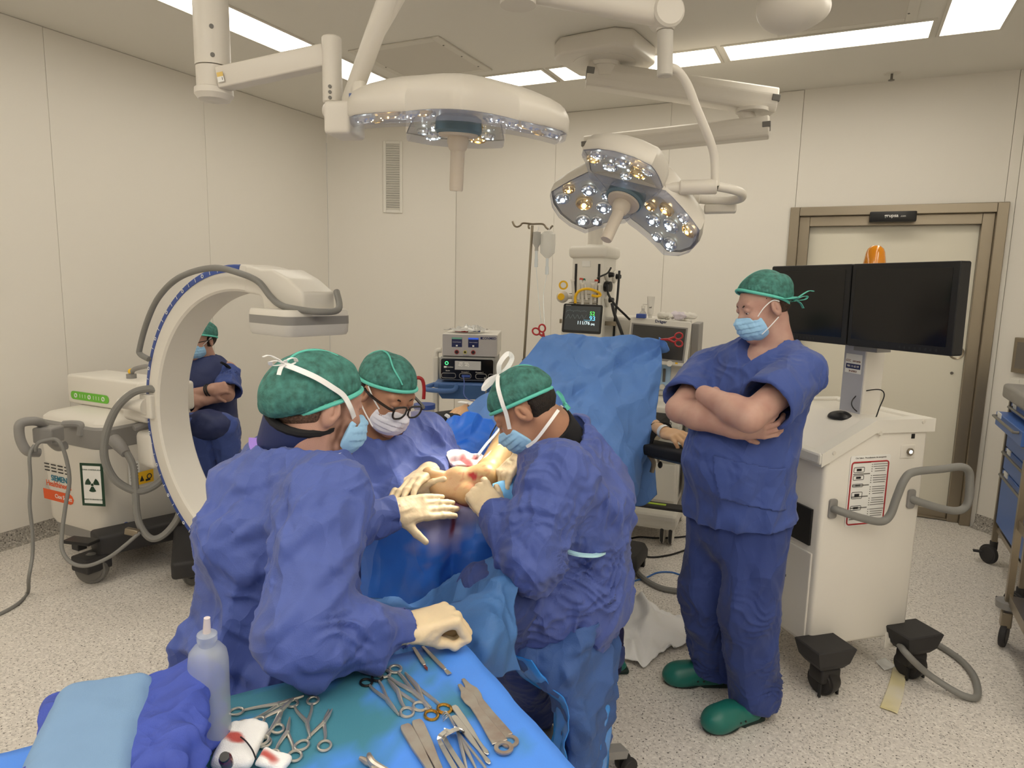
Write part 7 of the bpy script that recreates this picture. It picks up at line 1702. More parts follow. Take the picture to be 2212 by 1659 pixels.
# ------------------------------------------------------------ anaesthesia machine
def along(F, yaw, ox=0.0):
    """frame with y away from the camera at F, turned by yaw degrees: (empty rotation, x, y)"""
    vw = Vector((F.x, F.y, 0)).normalized(); x = Matrix.Rotation(R_(yaw), 3, 'Z') @ Vector((vw.y, -vw.x, 0)); return x, Vector((-x.y, x.x, 0))
def anaesthesia():
    d = 4.55; F = Vector(xyz(1425, 800, d)); x, y = along(F, -8)
    t = thing('anaesthesia_machine', 'white anaesthesia machine with a dark screen behind the blue drape', 'anaesthesia machine', (F.x, F.y, 0)); t.rotation_euler = (0, 0, math.atan2(x.y, x.x))
    Z = lambda py, dd=d: at(1425, py, dd).z
    X = lambda px, py=800: (Vector(xyz(px, py, d)) - F).dot(x)
    xr = X(1478); xl = xr - .62; xc = (xl + xr) / 2; W = xr - xl
    b = MB(); b.box((xc, .28, (Z(862) + .22) / 2), (W, .46, Z(862) - .22), r=.02); body = b.build('cabinet', M_CWH, t)
    b = MB(); b.box((xc, .06, Z(878)), (W + .06, .42, .05), r=.012, seg=3, smooth=True); b.box((xc, -.02, Z(903)), (W + .02, .30, .05), r=.01); wt = b.build('worktop', M_WHITE, t)
    b = MB(); b.text('Atlan A350', .036, face_m((X(1437), -.172, Z(903)), (1, 0, 0), (0, 0, 1)), bold=.0006); b.build('lettering', M_ARMG, wt)
    for za, zb in ((930, 1000), (1002, 1085)):
        b = MB(); b.box((xc, .04, (Z(za) + Z(zb)) / 2), (W * .94, .02, Z(za) - Z(zb) - .01), r=.006); dr = b.build('drawer', M_WHITE, t)
    b = MB(); b.box((xc, .3, (Z(690) + Z(862)) / 2), (W * .96, .34, Z(690) - Z(862)), r=.02); b.build('upper_housing', M_WHITE, t)
    b = MB(); b.prism(rrect(X(1444) - X(1380), Z(785) - Z(848), .015, cx=(X(1444) + X(1380)) / 2, cy=(Z(785) + Z(848)) / 2), 0, .006, M=face_m((0, .128, 0), (1, 0, 0), (0, 0, 1))); fp = b.build('flow_panel', mat('panel_blue', obs(150, 172, 190), rough=.4), t)
    b = MB(); b.cyl((X(1428), .12, Z(840)), (X(1428), .09, Z(840)), .018); b.build('flow_knob', M_WHITE, fp); b = MB(); b.box((X(1430), .118, Z(815)), (.018, .01, .09), r=.003); b.build('flow_tube', M_ARMG, fp)
    b = MB(); b.box((xr + .045, .26, (Z(698) + .25) / 2), (.05, .30, Z(698) - .25), r=.006); b.build('side_rail', M_CGR, t)
    # screen head, leaning back slightly
    tl, tr, bl, br = [Vector(xyz(*p)) for p in ((1362, 686, d), (1494, 698, d - .02), (1355, 782, d - .03), (1482, 786, d - .05))]
    c = (tl + tr + bl + br) / 4; M = face_m((0, 0, 0), tr - tl, (tl + tr) - (bl + br)); w = (tr - tl).length; h = (tl - bl).length
    Ri = t.rotation_euler.to_matrix().inverted(); Ml = (Ri.to_4x4() @ Matrix.Translation(c - t.location) @ M)
    b = MB(); b.prism(rrect(w, h, .016), -.10, 0, M=Ml, r=.008, seg=3); hd_ = b.build('screen_head', M_WHITE, t)
    b = MB(); b.box((-.005, -.008, .001), (w * .92, h * .78, .003), M=Ml); b.build('bezel', M_CGR, hd_)
    b = MB(); b.box((-.005, -.005, .003), (w * .86, h * .70, .003), M=Ml); b.build('screen', mat('screen_grey', lin(48, 46, 44), rough=.15), hd_)
    b = MB(); b.text('Dräger', .026, Ml @ Matrix.Translation((0, h * .445, .001)), bold=.0006); b.build('lettering', MATS['navy_print'], hd_)
    b = MB(); b.cyl(Ml @ Vector((w * .22, -h * .46, 0)), Ml @ Vector((w * .22, -h * .46, .022)), .020, .018); b.build('rotary_knob', M_WHITE, hd_)
    b = MB(); b.box((w * .33, -h * .43, .001), (.016, .014, .002), M=Ml); b.build('warning_sticker', M_YEL, hd_)
    b = MB(); b.box((xc, .2, .16), (W + .05, .66, .10), r=.03); b.build('base', M_WHITE, t); b = MB(); b.box((X(1420), -.20, Z(1072)), (.5, .10, .02), r=.004); fr = b.build('foot_rail', M_RUB, t); b = MB(); b.box((X(1430), -.20, Z(1072) + .011), (.2, .03, .003)); b.build('green_strip', mat('strip_green', lin(170, 200, 60), rough=.5), fr)
    for xx in (xl + .08, xr - .04):
        for yy in (-.05, .46):
            b = MB()
            for s in (-1, 1): caster(b, (xx + s * .028, yy, .075), .075, .03, (1, 0, 0))
            cw = b.build('caster', M_WHITE, t); b = MB(); 
            for s in (-1, 1): b.torus((0, 0, 0), .072, .012, M=Matrix.Translation((xx + s * .028, yy, .084)) @ Matrix.Rotation(PI / 2, 4, 'Y'))
            b.build('tyre', M_RUB, cw)
    # yellow-lidded canister on the right side
    q = Vector(xyz(1502, 795, 4.6)); s = thing('canister', 'clear canister with a yellow lid at the right side of the anaesthesia machine', 'canister', q); b = MB(); b.lathe([(0, -.12), (.04, -.12), (.045, .03), (0, .03)], 20); b.build('jar', MATS['jar_clear'], s); b = MB(); b.cyl((0, 0, .03), (0, 0, .05), .05); b.build('lid', M_YEL, s); b = MB(); b.box((-.03, .03, -.05), (.03, .03, .1)); b.build('bracket', M_CGR, s)
    # things on top
    top = tl.z; T = lambda px, dd: Vector((*xyz(px, 690, dd)[:2], top))
    p = T(1404, 4.6); s = thing('gel_tube', 'upright white tube of gel on top of the anaesthesia machine', 'tube', p); b = MB(); b.loft([[Vector((math.cos(a) * rx, math.sin(a) * ry, z)) for a in np.linspace(0, 2 * PI, 17)[:-1]] for z, rx, ry in ((0, .012, .012), (.022, .012, .012), (.022, .020, .019), (.07, .022, .014), (.135, .026, .002), (.14, .026, .002))]); b.build('body', M_WHITE, s); b = MB(); b.text('gel', .014, face_m(Vector((0, 0, .07)) + Vector((-p.x, -p.y, 0)).normalized() * .02, x, (0, 0, 1))); b.build('lettering', M_INK, s)
    p = T(1388, 4.62); s = thing('pump_bottle', 'small clear pump bottle beside the gel tube', 'bottle', p); b = MB(); b.lathe([(0, 0), (.022, 0), (.022, .03), (.01, .045), (.01, .06), (0, .06)], 16); b.build('bottle', MATS['jar_clear'], s); b = MB(); b.cyl((0, 0, .06), (0, 0, .075), .012); b.tube([(0, 0, .075), (0, 0, .088), Vector((0, 0, .088)) + x * .04], .004, smooth=1); b.build('pump', M_WHITE, s)
    p = T(1385, 4.52); s = tag(MB().box((0, 0, .014), (.06, .04, .028), r=.004).build('small_box', M_BLUESC), 'small blue box at the front left of the machine top', 'box'); s.location = p
    for k, (px, dd, ma, lab) in enumerate(((1436, 4.6, M_WHITE, 'white crinkled bag in the middle of the machine top'), (1462, 4.62, mat('lilac_bag', lin(214, 206, 216), rough=.3), 'pale lilac packet at the right of the machine top'), (1485, 4.64, M_WHITE, 'crinkled white wrapper overhanging the right end of the machine top'))):
        P, Q = solid([U(EL((0, 0, .02), (.05, .04, .024)), .01), U(EL((.03, .0, .014), (.03, .03, .016)), .01)], .004); N = vnormals(P, Q); P = P + N * crumple(P, .007, 22, 70 + k)[:, None]; o = mesh_of('packet', P, Q, ma); o.location = T(px, dd); tag(o, lab, 'packet', 'packets on the machine top')
anaesthesia()

# ------------------------------------------------------------ scanner workstation trolley
def workstation():
    O = Vector((-.02, 3.03, 0)); e1 = Vector((.745, .667, 0)).normalized(); e2 = Vector((-e1.y, e1.x, 0)); yaw = math.atan2(e1.y, e1.x)
    t = thing('workstation_trolley', 'white scanner workstation trolley with grey bent handle and twin black screens', 'workstation', O); t.rotation_euler = (0, 0, yaw)
    L, D = .53, .56; z0 = .17
    def S(px, py):                # point on the side panel, local
        d = Vector(ray(px, py)); o = Vector(CAMP); n = Vector((e1.y, -e1.x, 0)); p = o + d * ((O - o).dot(n) / d.dot(n)) - O; return Vector((p.dot(e1), p.dot(e2), p.z))
    za, zb, zr = S(1738, 985).z, S(1890, 915).z, S(1990, 900).z; xb = S(1890, 915).x; xr = max(S(1985, 950).x, L)
    L = S(1955, 1380).x
    prof = [(0, z0), (L, z0 + .0), (L, zr - .02), (xb, zb + .01), (0, za)]
    Ms = face_m((0, 0, 0), (1, 0, 0), (0, 0, 1))
    b = MB(); b.prism(prof, -D, 0, M=Ms, r=.018, seg=3, smooth=True); cab = b.build('cabinet', M_CWH, t)
    # top rim: a tray with raised edge
    b = MB(); n_ = .025
    topl = [(-.03, za - .005), (xb, zb + .005), (L + .02, zr - .02)]
    def band(y0, y1, dz0, dz1):
        b.loft([[Vector((x_, y_, z_ + dz)) for y_, dz in ((y0, dz0), (y1, dz0), (y1, dz1), (y0, dz1))] for x_, z_ in topl], smooth=False)
    band(-.012, .05, -.045, .012); band(D - .05, D + .012, -.045, .012); band(.05, D - .05, -.03, -.012)
    for x_, z_ in (topl[0], topl[-1]): b.box((x_ + (.02 if x_ < 0 else -.03), D / 2, z_ - .012), (.06, D + .02, .05), r=.01, seg=2)
    top = b.build('top_tray', M_WHITE, t)
    for px, py in ((1797, 977), (1897, 935), (1990, 910)):
        q = S(px, py); b = MB(); b.cyl((q.x, -.010, q.z), (q.x, -.016, q.z), .010, .008); b.build('screw', M_TRIMW, top)
    # operator side: open bay and lower door
    b = MB(); b.box((-.001, D / 2, z0 + .22), (.012, D * .9, .40), r=.004); b.build('door', M_CWH, t); b = MB(); b.box((-.004, D / 2, z0 + .53), (.012, D * .84, .16)); b.build('open_bay', M_DARK, t); b = MB(); b.box((-.008, D * .35, z0 + .26), (.004, .05, .012), r=.003); b.build('door_slot', M_DARK, t)
    # instruction sheet
    A, Bq = S(1835, 985), S(1910, 1130); c = Vector(((A.x + Bq.x) / 2, -.002, (A.z + Bq.z) / 2)); w, h = S(1925, 1000).x - S(1840, 1000).x, S(1880, 985).z - S(1880, 1135).z; Mf = face_m(c, (1, 0, 0), (0, 0, 1))
    b = MB(); b.prism(rrect(w, h, .008), 0, .0015, M=Mf); sh = b.build('instruction_sheet', M_LETTER, t, 'white instruction sheet with a red border')
    b = MB(); b.tube([Mf @ Vector((q[0], q[1] - .01, .002)) for q in rrect(w * .92, h * .88, .012)], .0032, seg=6, smooth=1, closed=True); b.build('red_border', mat('red_print', lin(170, 36, 42), rough=.5), sh)
    b = MB(); b.text('Cios Select - Procedimiento de emergencia', w * .044, Mf @ Matrix.Translation((0, h * .465, .002)))
    rr = random.Random(2)
    for k in range(26):
        y_ = h * .40 - k * h * .032
        if k % 5 == 0: b.box((-w * .2, y_, .002), (w * .42, .0045, .0006), M=Mf)
        else:
            b.box((w * .05, y_, .002), (.004, .004, .0006), M=Mf); b.box((w * .26, y_, .002), (w * (.26 + .1 * rr.random()), .0028, .0006), M=Mf)
    b.build('print', M_ARMG, sh)
    for k, (yy, hh) in enumerate(((.30, .07), (.19, .06), (.08, .04), (-.06, .09), (-.24, .06))):
        b = MB(); p_ = [(-w * .27 + q[0], h * yy + q[1]) for q in rrect(w * .26, h * hh, .004)]; b.tube([Mf @ Vector((a, c_, .002)) for a, c_ in p_], .0012, seg=4, smooth=1, closed=True); b.box((-w * .27, h * yy, .002), (w * .12, h * hh * .5, .0006), M=Mf); b.build('pictogram', M_INK, sh)
    # bent handle
    def off(px, py, o): p = S(px, py); return Vector((p.x, -o, p.z))
    pts = [off(1797, 1098, .0), off(1800, 1098, .03), off(1830, 1106, .07), off(1868, 1112, .085), off(1886, 1098, .09), off(1898, 1060, .095), off(1912, 1022, .10), off(1932, 1006, .10), off(1990, 1000, .10), off(2032, 996, .095), off(2052, 1006, .09), off(2057, 1035, .085), off(2055, 1075, .08), off(2040, 1092, .07), off(2010, 1090, .05), off(1975, 1080, .02), off(1966, 1076, .0)]
    b = MB(); b.tube(pts, .0165, seg=14, smooth=6); hn = b.build('handle', M_HOSE, t)
    for px, py in ((1797, 1098), (1966, 1077)):
        q = S(px, py); b = MB(); b.prism(rrect(.04, .085, .012), 0, .01, M=face_m((q.x, 0, q.z), (1, 0, 0), (0, 0, 1)), r=.002); b.build('handle_plate', M_CGR, hn)
    q = S(1960, 975); b = MB(); b.box((q.x, -.001, q.z), (.075, .006, .06), r=.006); pn = b.build('switch_recess', M_CWH, t); b = MB(); b.cyl((q.x + .006, -.003, q.z), (q.x + .006, -.012, q.z), .014); b.torus((0, 0, 0), .013, .003, M=face_m((q.x + .006, -.012, q.z), (1, 0, 0), (0, 0, 1))); sw_ = b.build('power_button', M_STEEL, pn); b = MB(); b.cyl((q.x + .006, -.012, q.z), (q.x + .006, -.014, q.z), .007); b.build('button_light', mat('button_light', (1, 1, 1), emit=(.8, .9, 1), estr=3), sw_)
    q = S(1972, 942); b = MB(); b.box((q.x, -.001, q.z), (.016, .004, .02)); b.build('network_socket', M_DARK, t)
    # feet
    for lx, ly, big in ((.03, -.06, 1), (L - .02, -.05, 1), (.0, D - .02, 0), (L, D, 0)):
        w_ = O + e1 * lx + e2 * ly
        b = MB(); b.loft([[Vector((lx + sx * a, ly + sy * c_, z)) for sx, sy in ((-1, -1), (1, -1), (1, 1), (-1, 1))] for a, c_, z in ((.055, .05, .135), (.075, .065, .16), (.095, .075, .225), (.09, .07, .23))], smooth=False); ft = b.build('corner_foot', M_RUB, t)
        b = MB(); b.box((lx + .01, ly, .095), (.10, .085, .07), r=.014, seg=3, smooth=True); b.build('wheel_cover', M_ARMG if 0 else mat('cover_black', lin(40, 38, 38), rough=.5), ft); b = MB(); caster(b, (lx + .01, ly, .062), .062, .07, (.95, .3, 0)); b.build('wheel', mat('cover_black', lin(40, 38, 38)), ft)
        for s in (-1, 1): b = MB(); b.box((lx + .01 + s * .045, ly - .03, .035), (.008, .012, .06)); b.build('cable_guard', M_DARK, ft)
    b = MB(); b.box((.07, .02, .125), (.09, .02, .006), rot=.3); b.build('brake_lever', M_STEEL, t)
    # hose loop leaving the side panel
    q = S(1925, 1380); b = MB(); b.box((q.x, -.003, q.z), (.075, .006, .075), r=.004); b.torus((0, 0, 0), .018, .006, M=face_m((q.x, -.006, q.z), (1, 0, 0), (0, 0, 1))); b.build('cable_plate', M_CWH, t)
    gl = lambda px, py, z: (lambda p: Vector((p.dot(e1), p.dot(e2), z)))(onz(px, py, z) - O)
    b = MB(); b.tube([Vector((q.x, .02, q.z)), Vector((q.x + .01, -.03, q.z - .005)), gl(1958, 1412, .17), gl(2000, 1452, .08), gl(2060, 1492, .03), gl(2100, 1508, .016), gl(2112, 1498, .016), gl(2106, 1465, .016), gl(2080, 1430, .016), gl(2030, 1395, .016), gl(1975, 1370, .02), gl(1940, 1362, .02)], .0145, seg=12, smooth=8); hs = b.build('hose', M_HOSE, t)
    # screen column and the two screens
    cp = Vector(xyz(1857, 872, 3.42)) - O; cl = Vector((cp.dot(e1), cp.dot(e2), 0)); ztop = at(1858, 745, 3.42).z
    b = MB(); b.box((cl.x, cl.y, (zb - .03 + ztop) / 2), (.10, .13, ztop - zb + .1), r=.006); colm = b.build('screen_column', M_CWH, t); b = MB(); b.box((cl.x - .052, cl.y, (zb - .03 + ztop) / 2), (.004, .12, ztop - zb + .1)); b.build('column_face', mat('column_grey', lin(176, 178, 188), rough=.4), colm)
    dT, dR = 3.26, 2.96; CT, CB, RT, RB_ = Vector(xyz(1841, 570, dT)), Vector(xyz(1828, 746, dT)), Vector(xyz(2074, 564, dR)), Vector(xyz(2056, 769, dR))
    xd = ((RT + RB_) - (CT + CB)); w = xd.length / 2; xd.normalize(); h = (CT - CB).length
    Rz = Matrix.Rotation(-yaw, 4, 'Z')
    for k, (s, nm) in enumerate(((1, 'right'), (-1, 'left'))):
        c = (CT + CB) / 2 + xd * (s * (w / 2 + .003)); M = Rz @ Matrix.Translation(c - O) @ face_m((0, 0, 0), xd, CT - CB)
        b = MB(); b.prism(rrect(w, h, .008), -.055, 0, M=M, r=.004); mo = b.build('monitor', M_DARK, t); b = MB(); b.box((-.004, .004, 0), (w * .90, h * .84, .002), M=M); b.build('screen', M_SCREEN, mo)
        for j in range(8): b = MB(); p = M @ Vector((.02 + .022 * j if s > 0 else -.08 + .02 * j, -h * .455, .001)); b.cyl(p, p + (M.to_3x3() @ Vector((0, 0, .001))), .005); b.build('button', mat('btn', lin(40, 40, 42), rough=.5), mo)
    c = (CT + CB) / 2; M = Rz @ Matrix.Translation(c - O) @ face_m((0, 0, 0), xd, CT - CB); b = MB(); b.box((0, -.06, -.09), (.5, .10, .05), M=M); b.box((.02, -.1, -.13), (.12, .2, .08), M=M); b.build('screen_bracket', M_CGR, t)
    q = Vector(xyz(1848, 785, 3.35)) - O; b = MB(); Mk = face_m((cl.x - .055, cl.y, at(1848, 785, 3.4).z), (0, -1, 0), (0, 0, 1)); b.box((0, 0, 0), (.095, .085, .001), M=Mk); lb = b.build('service_label', M_LETTER, t); b = MB(); b.box((0, -.012, .0008), (.085, .022, .001), M=Mk); nb = b.build('number_strip', MATS['navy_print'], lb); b = MB(); b.text('901 11 63 59', .013, Mk @ Matrix.Translation((0, -.012, .0016))); b.build('lettering', M_LETTER, nb); b = MB(); b.text('cercanía', .014, Mk @ Matrix.Translation((.018, .012, .001))); b.text('CCC', .014, Mk @ Matrix.Translation((-.03, .012, .001))); b.text('24 6/2023', .012, Mk @ Matrix.Translation((0, -.034, .001))); b.build('lettering', mat('brown_print', lin(120, 70, 50), rough=.6), lb)
    # amber lamp behind the screens
    p = Vector(xyz(1889, 568, 3.36)); b = MB(); o = p - O; ol = Vector((o.dot(e1), o.dot(e2), o.z)); b.lathe([(.046, -.01), (.044, .0), (.037, .045), (.031, .06), (.018, .072), (0, .075)], 24, Matrix.Translation(ol)); bc = b.build('beacon', mat('amber', lin(240, 150, 10), rough=.15, trans=.3, coat=.5), t, 'amber beacon lamp'); b = MB(); b.cyl(ol - Vector((0, 0, .12)), ol, .03); b.build('beacon_base', M_RUB, t)
    # mouse and its cable
    p = Vector(xyz(1814, 906, 3.30)); lx = (p - O).dot(e1); zz = za + (zb - za) * lx / xb - .004
    m_ = thing('computer_mouse', 'black computer mouse on the workstation top tray', 'mouse', (p.x, p.y, zz))
    P, Q = solid([U(EL((0, 0, .006), (.032, .056, .030)), .01), U(EL((0, -.012, .008), (.030, .04, .030)), .01), INT(HS((0, 0, 0), (0, 0, -1)), .003)], .003); A_ = np.array(Matrix.Rotation(R_(60), 3, 'Z')); mesh_of('body', P @ A_.T + np.array(m_.location), Q, M_DARK, m_)
    b = MB(); o = m_.location; b.tube([Vector(xyz(*q)) - o for q in ((1830, 897, 3.3), (1850, 905, 3.28), (1876, 912, 3.27), (1890, 905, 3.27), (1900, 880, 3.28), (1910, 855, 3.3), (1904, 843, 3.32), (1885, 842, 3.34), (1860, 848, 3.36), (1843, 862, 3.36), (1840, 875, 3.35), (1850, 888, 3.35), (1870, 898, 3.36))], .0025, seg=8); b.build('cable', M_DARK, m_)
workstation()

# ------------------------------------------------------------ drawer trolley and steel trolley at the right edge
def drawers():
    x0, ya, yb_ = .97, 4.30, 5.06; t = thing('drawer_trolley', 'supply trolley with blue drawers and a grey top at the right edge', 'drawer trolley', (x0, (ya + yb_) / 2, 0)); o = t.location; B = lambda x, y, z: Vector((x, y, z)) - o
    for x in (x0, x0 + .5):
        for y in (ya, yb_):
            b = MB(); b.box(B(x, y, .60), (.03, .03, .96)); p = b.build('post', M_STEEL, t)
            b = MB(); b.cyl(B(x, y, .10), B(x, y, .15), .022); caster(b, B(x - .02, y, .062), .062, .03, (.8, .6, 0)); b.box(B(x - .08, y, .07), (.05, .03, .012), r=.004); b.build('caster', M_RUB, t)
    b = MB(); b.box(B(x0 + .25, (ya + yb_) / 2, 1.11), (.6, yb_ - ya + .1, .09), r=.02, seg=3, smooth=True); b.build('top_tray', M_CGR, t)
    zz = [1.05, .99, .90, .77, .63, .28]
    for k, (a, c) in enumerate(zip(zz, zz[1:])):
        pull = .07 if k == 1 else 0
        b = MB(); b.box(B(x0 + .22 - pull, (ya + yb_) / 2, (a + c) / 2), (.46, yb_ - ya - .06, a - c - .008), r=.004); d = b.build('drawer', mat('drawer_front', obs(56, 86, 134), rough=.4), t)
        b = MB(); xx = x0 - .035 - pull; b.tube([B(xx + .03, ya + .1, a - .022), B(xx, ya + .1, a - .022), B(xx, yb_ - .1, a - .022), B(xx + .03, yb_ - .1, a - .022)], .008, smooth=1); b.build('handle', M_ARMG, d); b = MB(); b.box(B(x0 - .012 - pull, yb_ - .14, a - .012), (.006, .1, .03)); b.build('label_holder', M_LETTER, d)
    b = MB(); b.box(B(x0 + .25, (ya + yb_) / 2, .24), (.5, yb_ - ya, .03)); b.build('frame', M_STEEL, t)
drawers()
def steel_trolley():
    p = onz(2165, 1395, 0); x0, y0 = p.x, p.y - .0; t = thing('steel_trolley', 'stainless steel trolley with round bumpers, nearest at the right edge', 'trolley', (x0, y0, 0)); zt = .93
    for x in (0, .5):
        for y in (0, -.7):
            b = MB(); b.box((x, y, .2 + (zt - .2) / 2), (.028, .028, zt - .2)); b.build('post', M_STEEL, t); b = MB(); b.cyl((x, y, .20), (x, y, .232), .05, .052); b.build('bumper', M_CGR, t)
            b = MB(); caster(b, (x, y, .06), .06, .03, (.9, -.35, 0)); w = b.build('caster', M_RUB, t); b = MB(); b.box((x, y, .14), (.045, .05, .08), r=.008); b.build('caster_fork', M_STEEL, w)
    for z in (.25, .62, zt): b = MB(); b.box((.25, -.35, z), (.5, .7, .02)); b.box((0, -.35, z), (.01, .7, .05)); b.build('shelf', M_STEEL, t)
steel_trolley()

# ------------------------------------------------------------ floor things
p = onz(1352, 1232, 0); t = thing('foot_pedal', 'black foot pedal box on the floor behind the seated surgeon', 'foot pedal', p)
b = MB(); b.loft([[Vector((x * s, y * s, z)) for x, y in rrect(.20, .30, .04, 4)] for s, z in ((.9, .05), (1.0, .07), (1.0, .11), (.86, .145), (.3, .155))]); b.build('shell', M_RUB, t); b = MB(); b.box((.07, -.11, .025), (.03, .03, .05)); b.box((-.07, -.11, .025), (.03, .03, .05)); b.box((.07, .11, .025), (.03, .03, .05)); b.box((-.07, .11, .025), (.03, .03, .05)); b.build('feet', M_DARK, t)
floor_wire('floor_cable', 'black cable on the floor running back from the pedal, upper of two', [(1352, 1166), (1380, 1160), (1420, 1162), (1470, 1160), (1530, 1150)], .006, M_DARK)
floor_wire('floor_cable', 'black cable on the floor beside the pedal, lower of two', [(1365, 1190), (1400, 1203), (1440, 1200), (1475, 1190), (1530, 1170)], .006, M_DARK)
floor_wire('floor_hose', 'thick grey double hose on the floor leading from the pedal to the standing man', [(1368, 1225), (1385, 1245), (1410, 1262), (1440, 1273), (1490, 1277), (1560, 1270)], .016, M_HOSE, 'hose')
floor_wire('floor_tube', 'thin blue tube looping over the grey hose on the floor', [(1360, 1300), (1356, 1280), (1352, 1262), (1370, 1255), (1395, 1248), (1420, 1237), (1450, 1236), (1480, 1244), (1540, 1250)], .005, mat('tube_blue', lin(60, 110, 180), rough=.4), 'tube')
def flat_sheet(name, label, pts, ma, amp, f, seed, t=.002, cat='sheet', dz=.012):
    P, Q = sheet([[Vector((*onz(*p, 0).xy, dz)) for p in r] for r in pts], 10, 10); d = np.abs(crumple(P, amp, f, seed, 6)); P[:, 2] += d; P, Q = thick(P, Q, t); c = P.mean(0); c[2] = 0; o = mesh_of(name, P - c, Q, ma); o.location = c; return tag(o, label, cat)
M_PAD = mat('pad_white', obs(218, 211, 198), rough=.6, c2=obs(206, 198, 184), vscale=14)
flat_sheet('incontinence_pad', 'crumpled white absorbent pad on the floor between the stool and the green clog', [[(1352, 1300), (1385, 1310), (1430, 1325), (1480, 1345)], [(1340, 1345), (1385, 1350), (1440, 1355), (1500, 1360)], [(1335, 1385), (1380, 1395), (1430, 1390), (1490, 1400)], [(1325, 1420), (1365, 1440), (1395, 1445), (1430, 1405)]], M_PAD, .04, 5.5, 3, .003, 'pad')
for k, (lab, pts) in enumerate((('small square white paper on the floor under the workstation', [[(1890, 1430), (1912, 1424)], [(1910, 1452), (1936, 1442)]]), ('long white paper strip with yellow stains on the floor beside the workstation wheel', [[(1930, 1426), (1960, 1428)], [(1925, 1460), (1956, 1466)], [(1912, 1500), (1950, 1508)], [(1900, 1530), (1938, 1545)]]))):
    flat_sheet('paper', lab, pts, M_LETTER if k == 0 else mat('paper_stained', lin(222, 216, 200), rough=.7, c2=lin(218, 206, 150), vscale=5), .004, 6, 5 + k, .001, 'paper', .004)
# stool of the seated surgeon
c = at(1225, 1400, 2.06); t = thing('stool', 'stool of the seated surgeon, its grey leg and caster showing below the blue cloth', 'stool', (c.x, c.y, 0))
b = MB(); b.cyl((0, 0, .47), (0, 0, .53), .12, bev=.015); b.build('seat', M_BLK, t); b = MB(); b.cyl((0, 0, .1), (0, 0, .47), .025); b.build('column', M_STEEL, t)
w = onz(1352, 1650, .03); v0 = Vector((w.x - c.x, w.y - c.y, 0)); an0 = math.atan2(v0.y, v0.x); r0 = v0.length
for k in range(5):
    a = an0 + 2 * PI * k / 5; d_ = Vector((math.cos(a), math.sin(a), 0)); b = MB(); b.tube([(0, 0, .12), d_ * r0 * .5 + Vector((0, 0, .115)), d_ * r0 * .95 + Vector((0, 0, .085))], 1, smooth=4, flat=(.024, .014)); lg = b.build('leg', M_CGR, t); b = MB()
    for s in (-1, 1): caster(b, d_ * r0 + Vector((-d_.y, d_.x, 0)) * s * .018 + Vector((0, 0, .032)), .032, .02, (-d_.y, d_.x, 0))
    b.build('caster', M_RUB, lg)
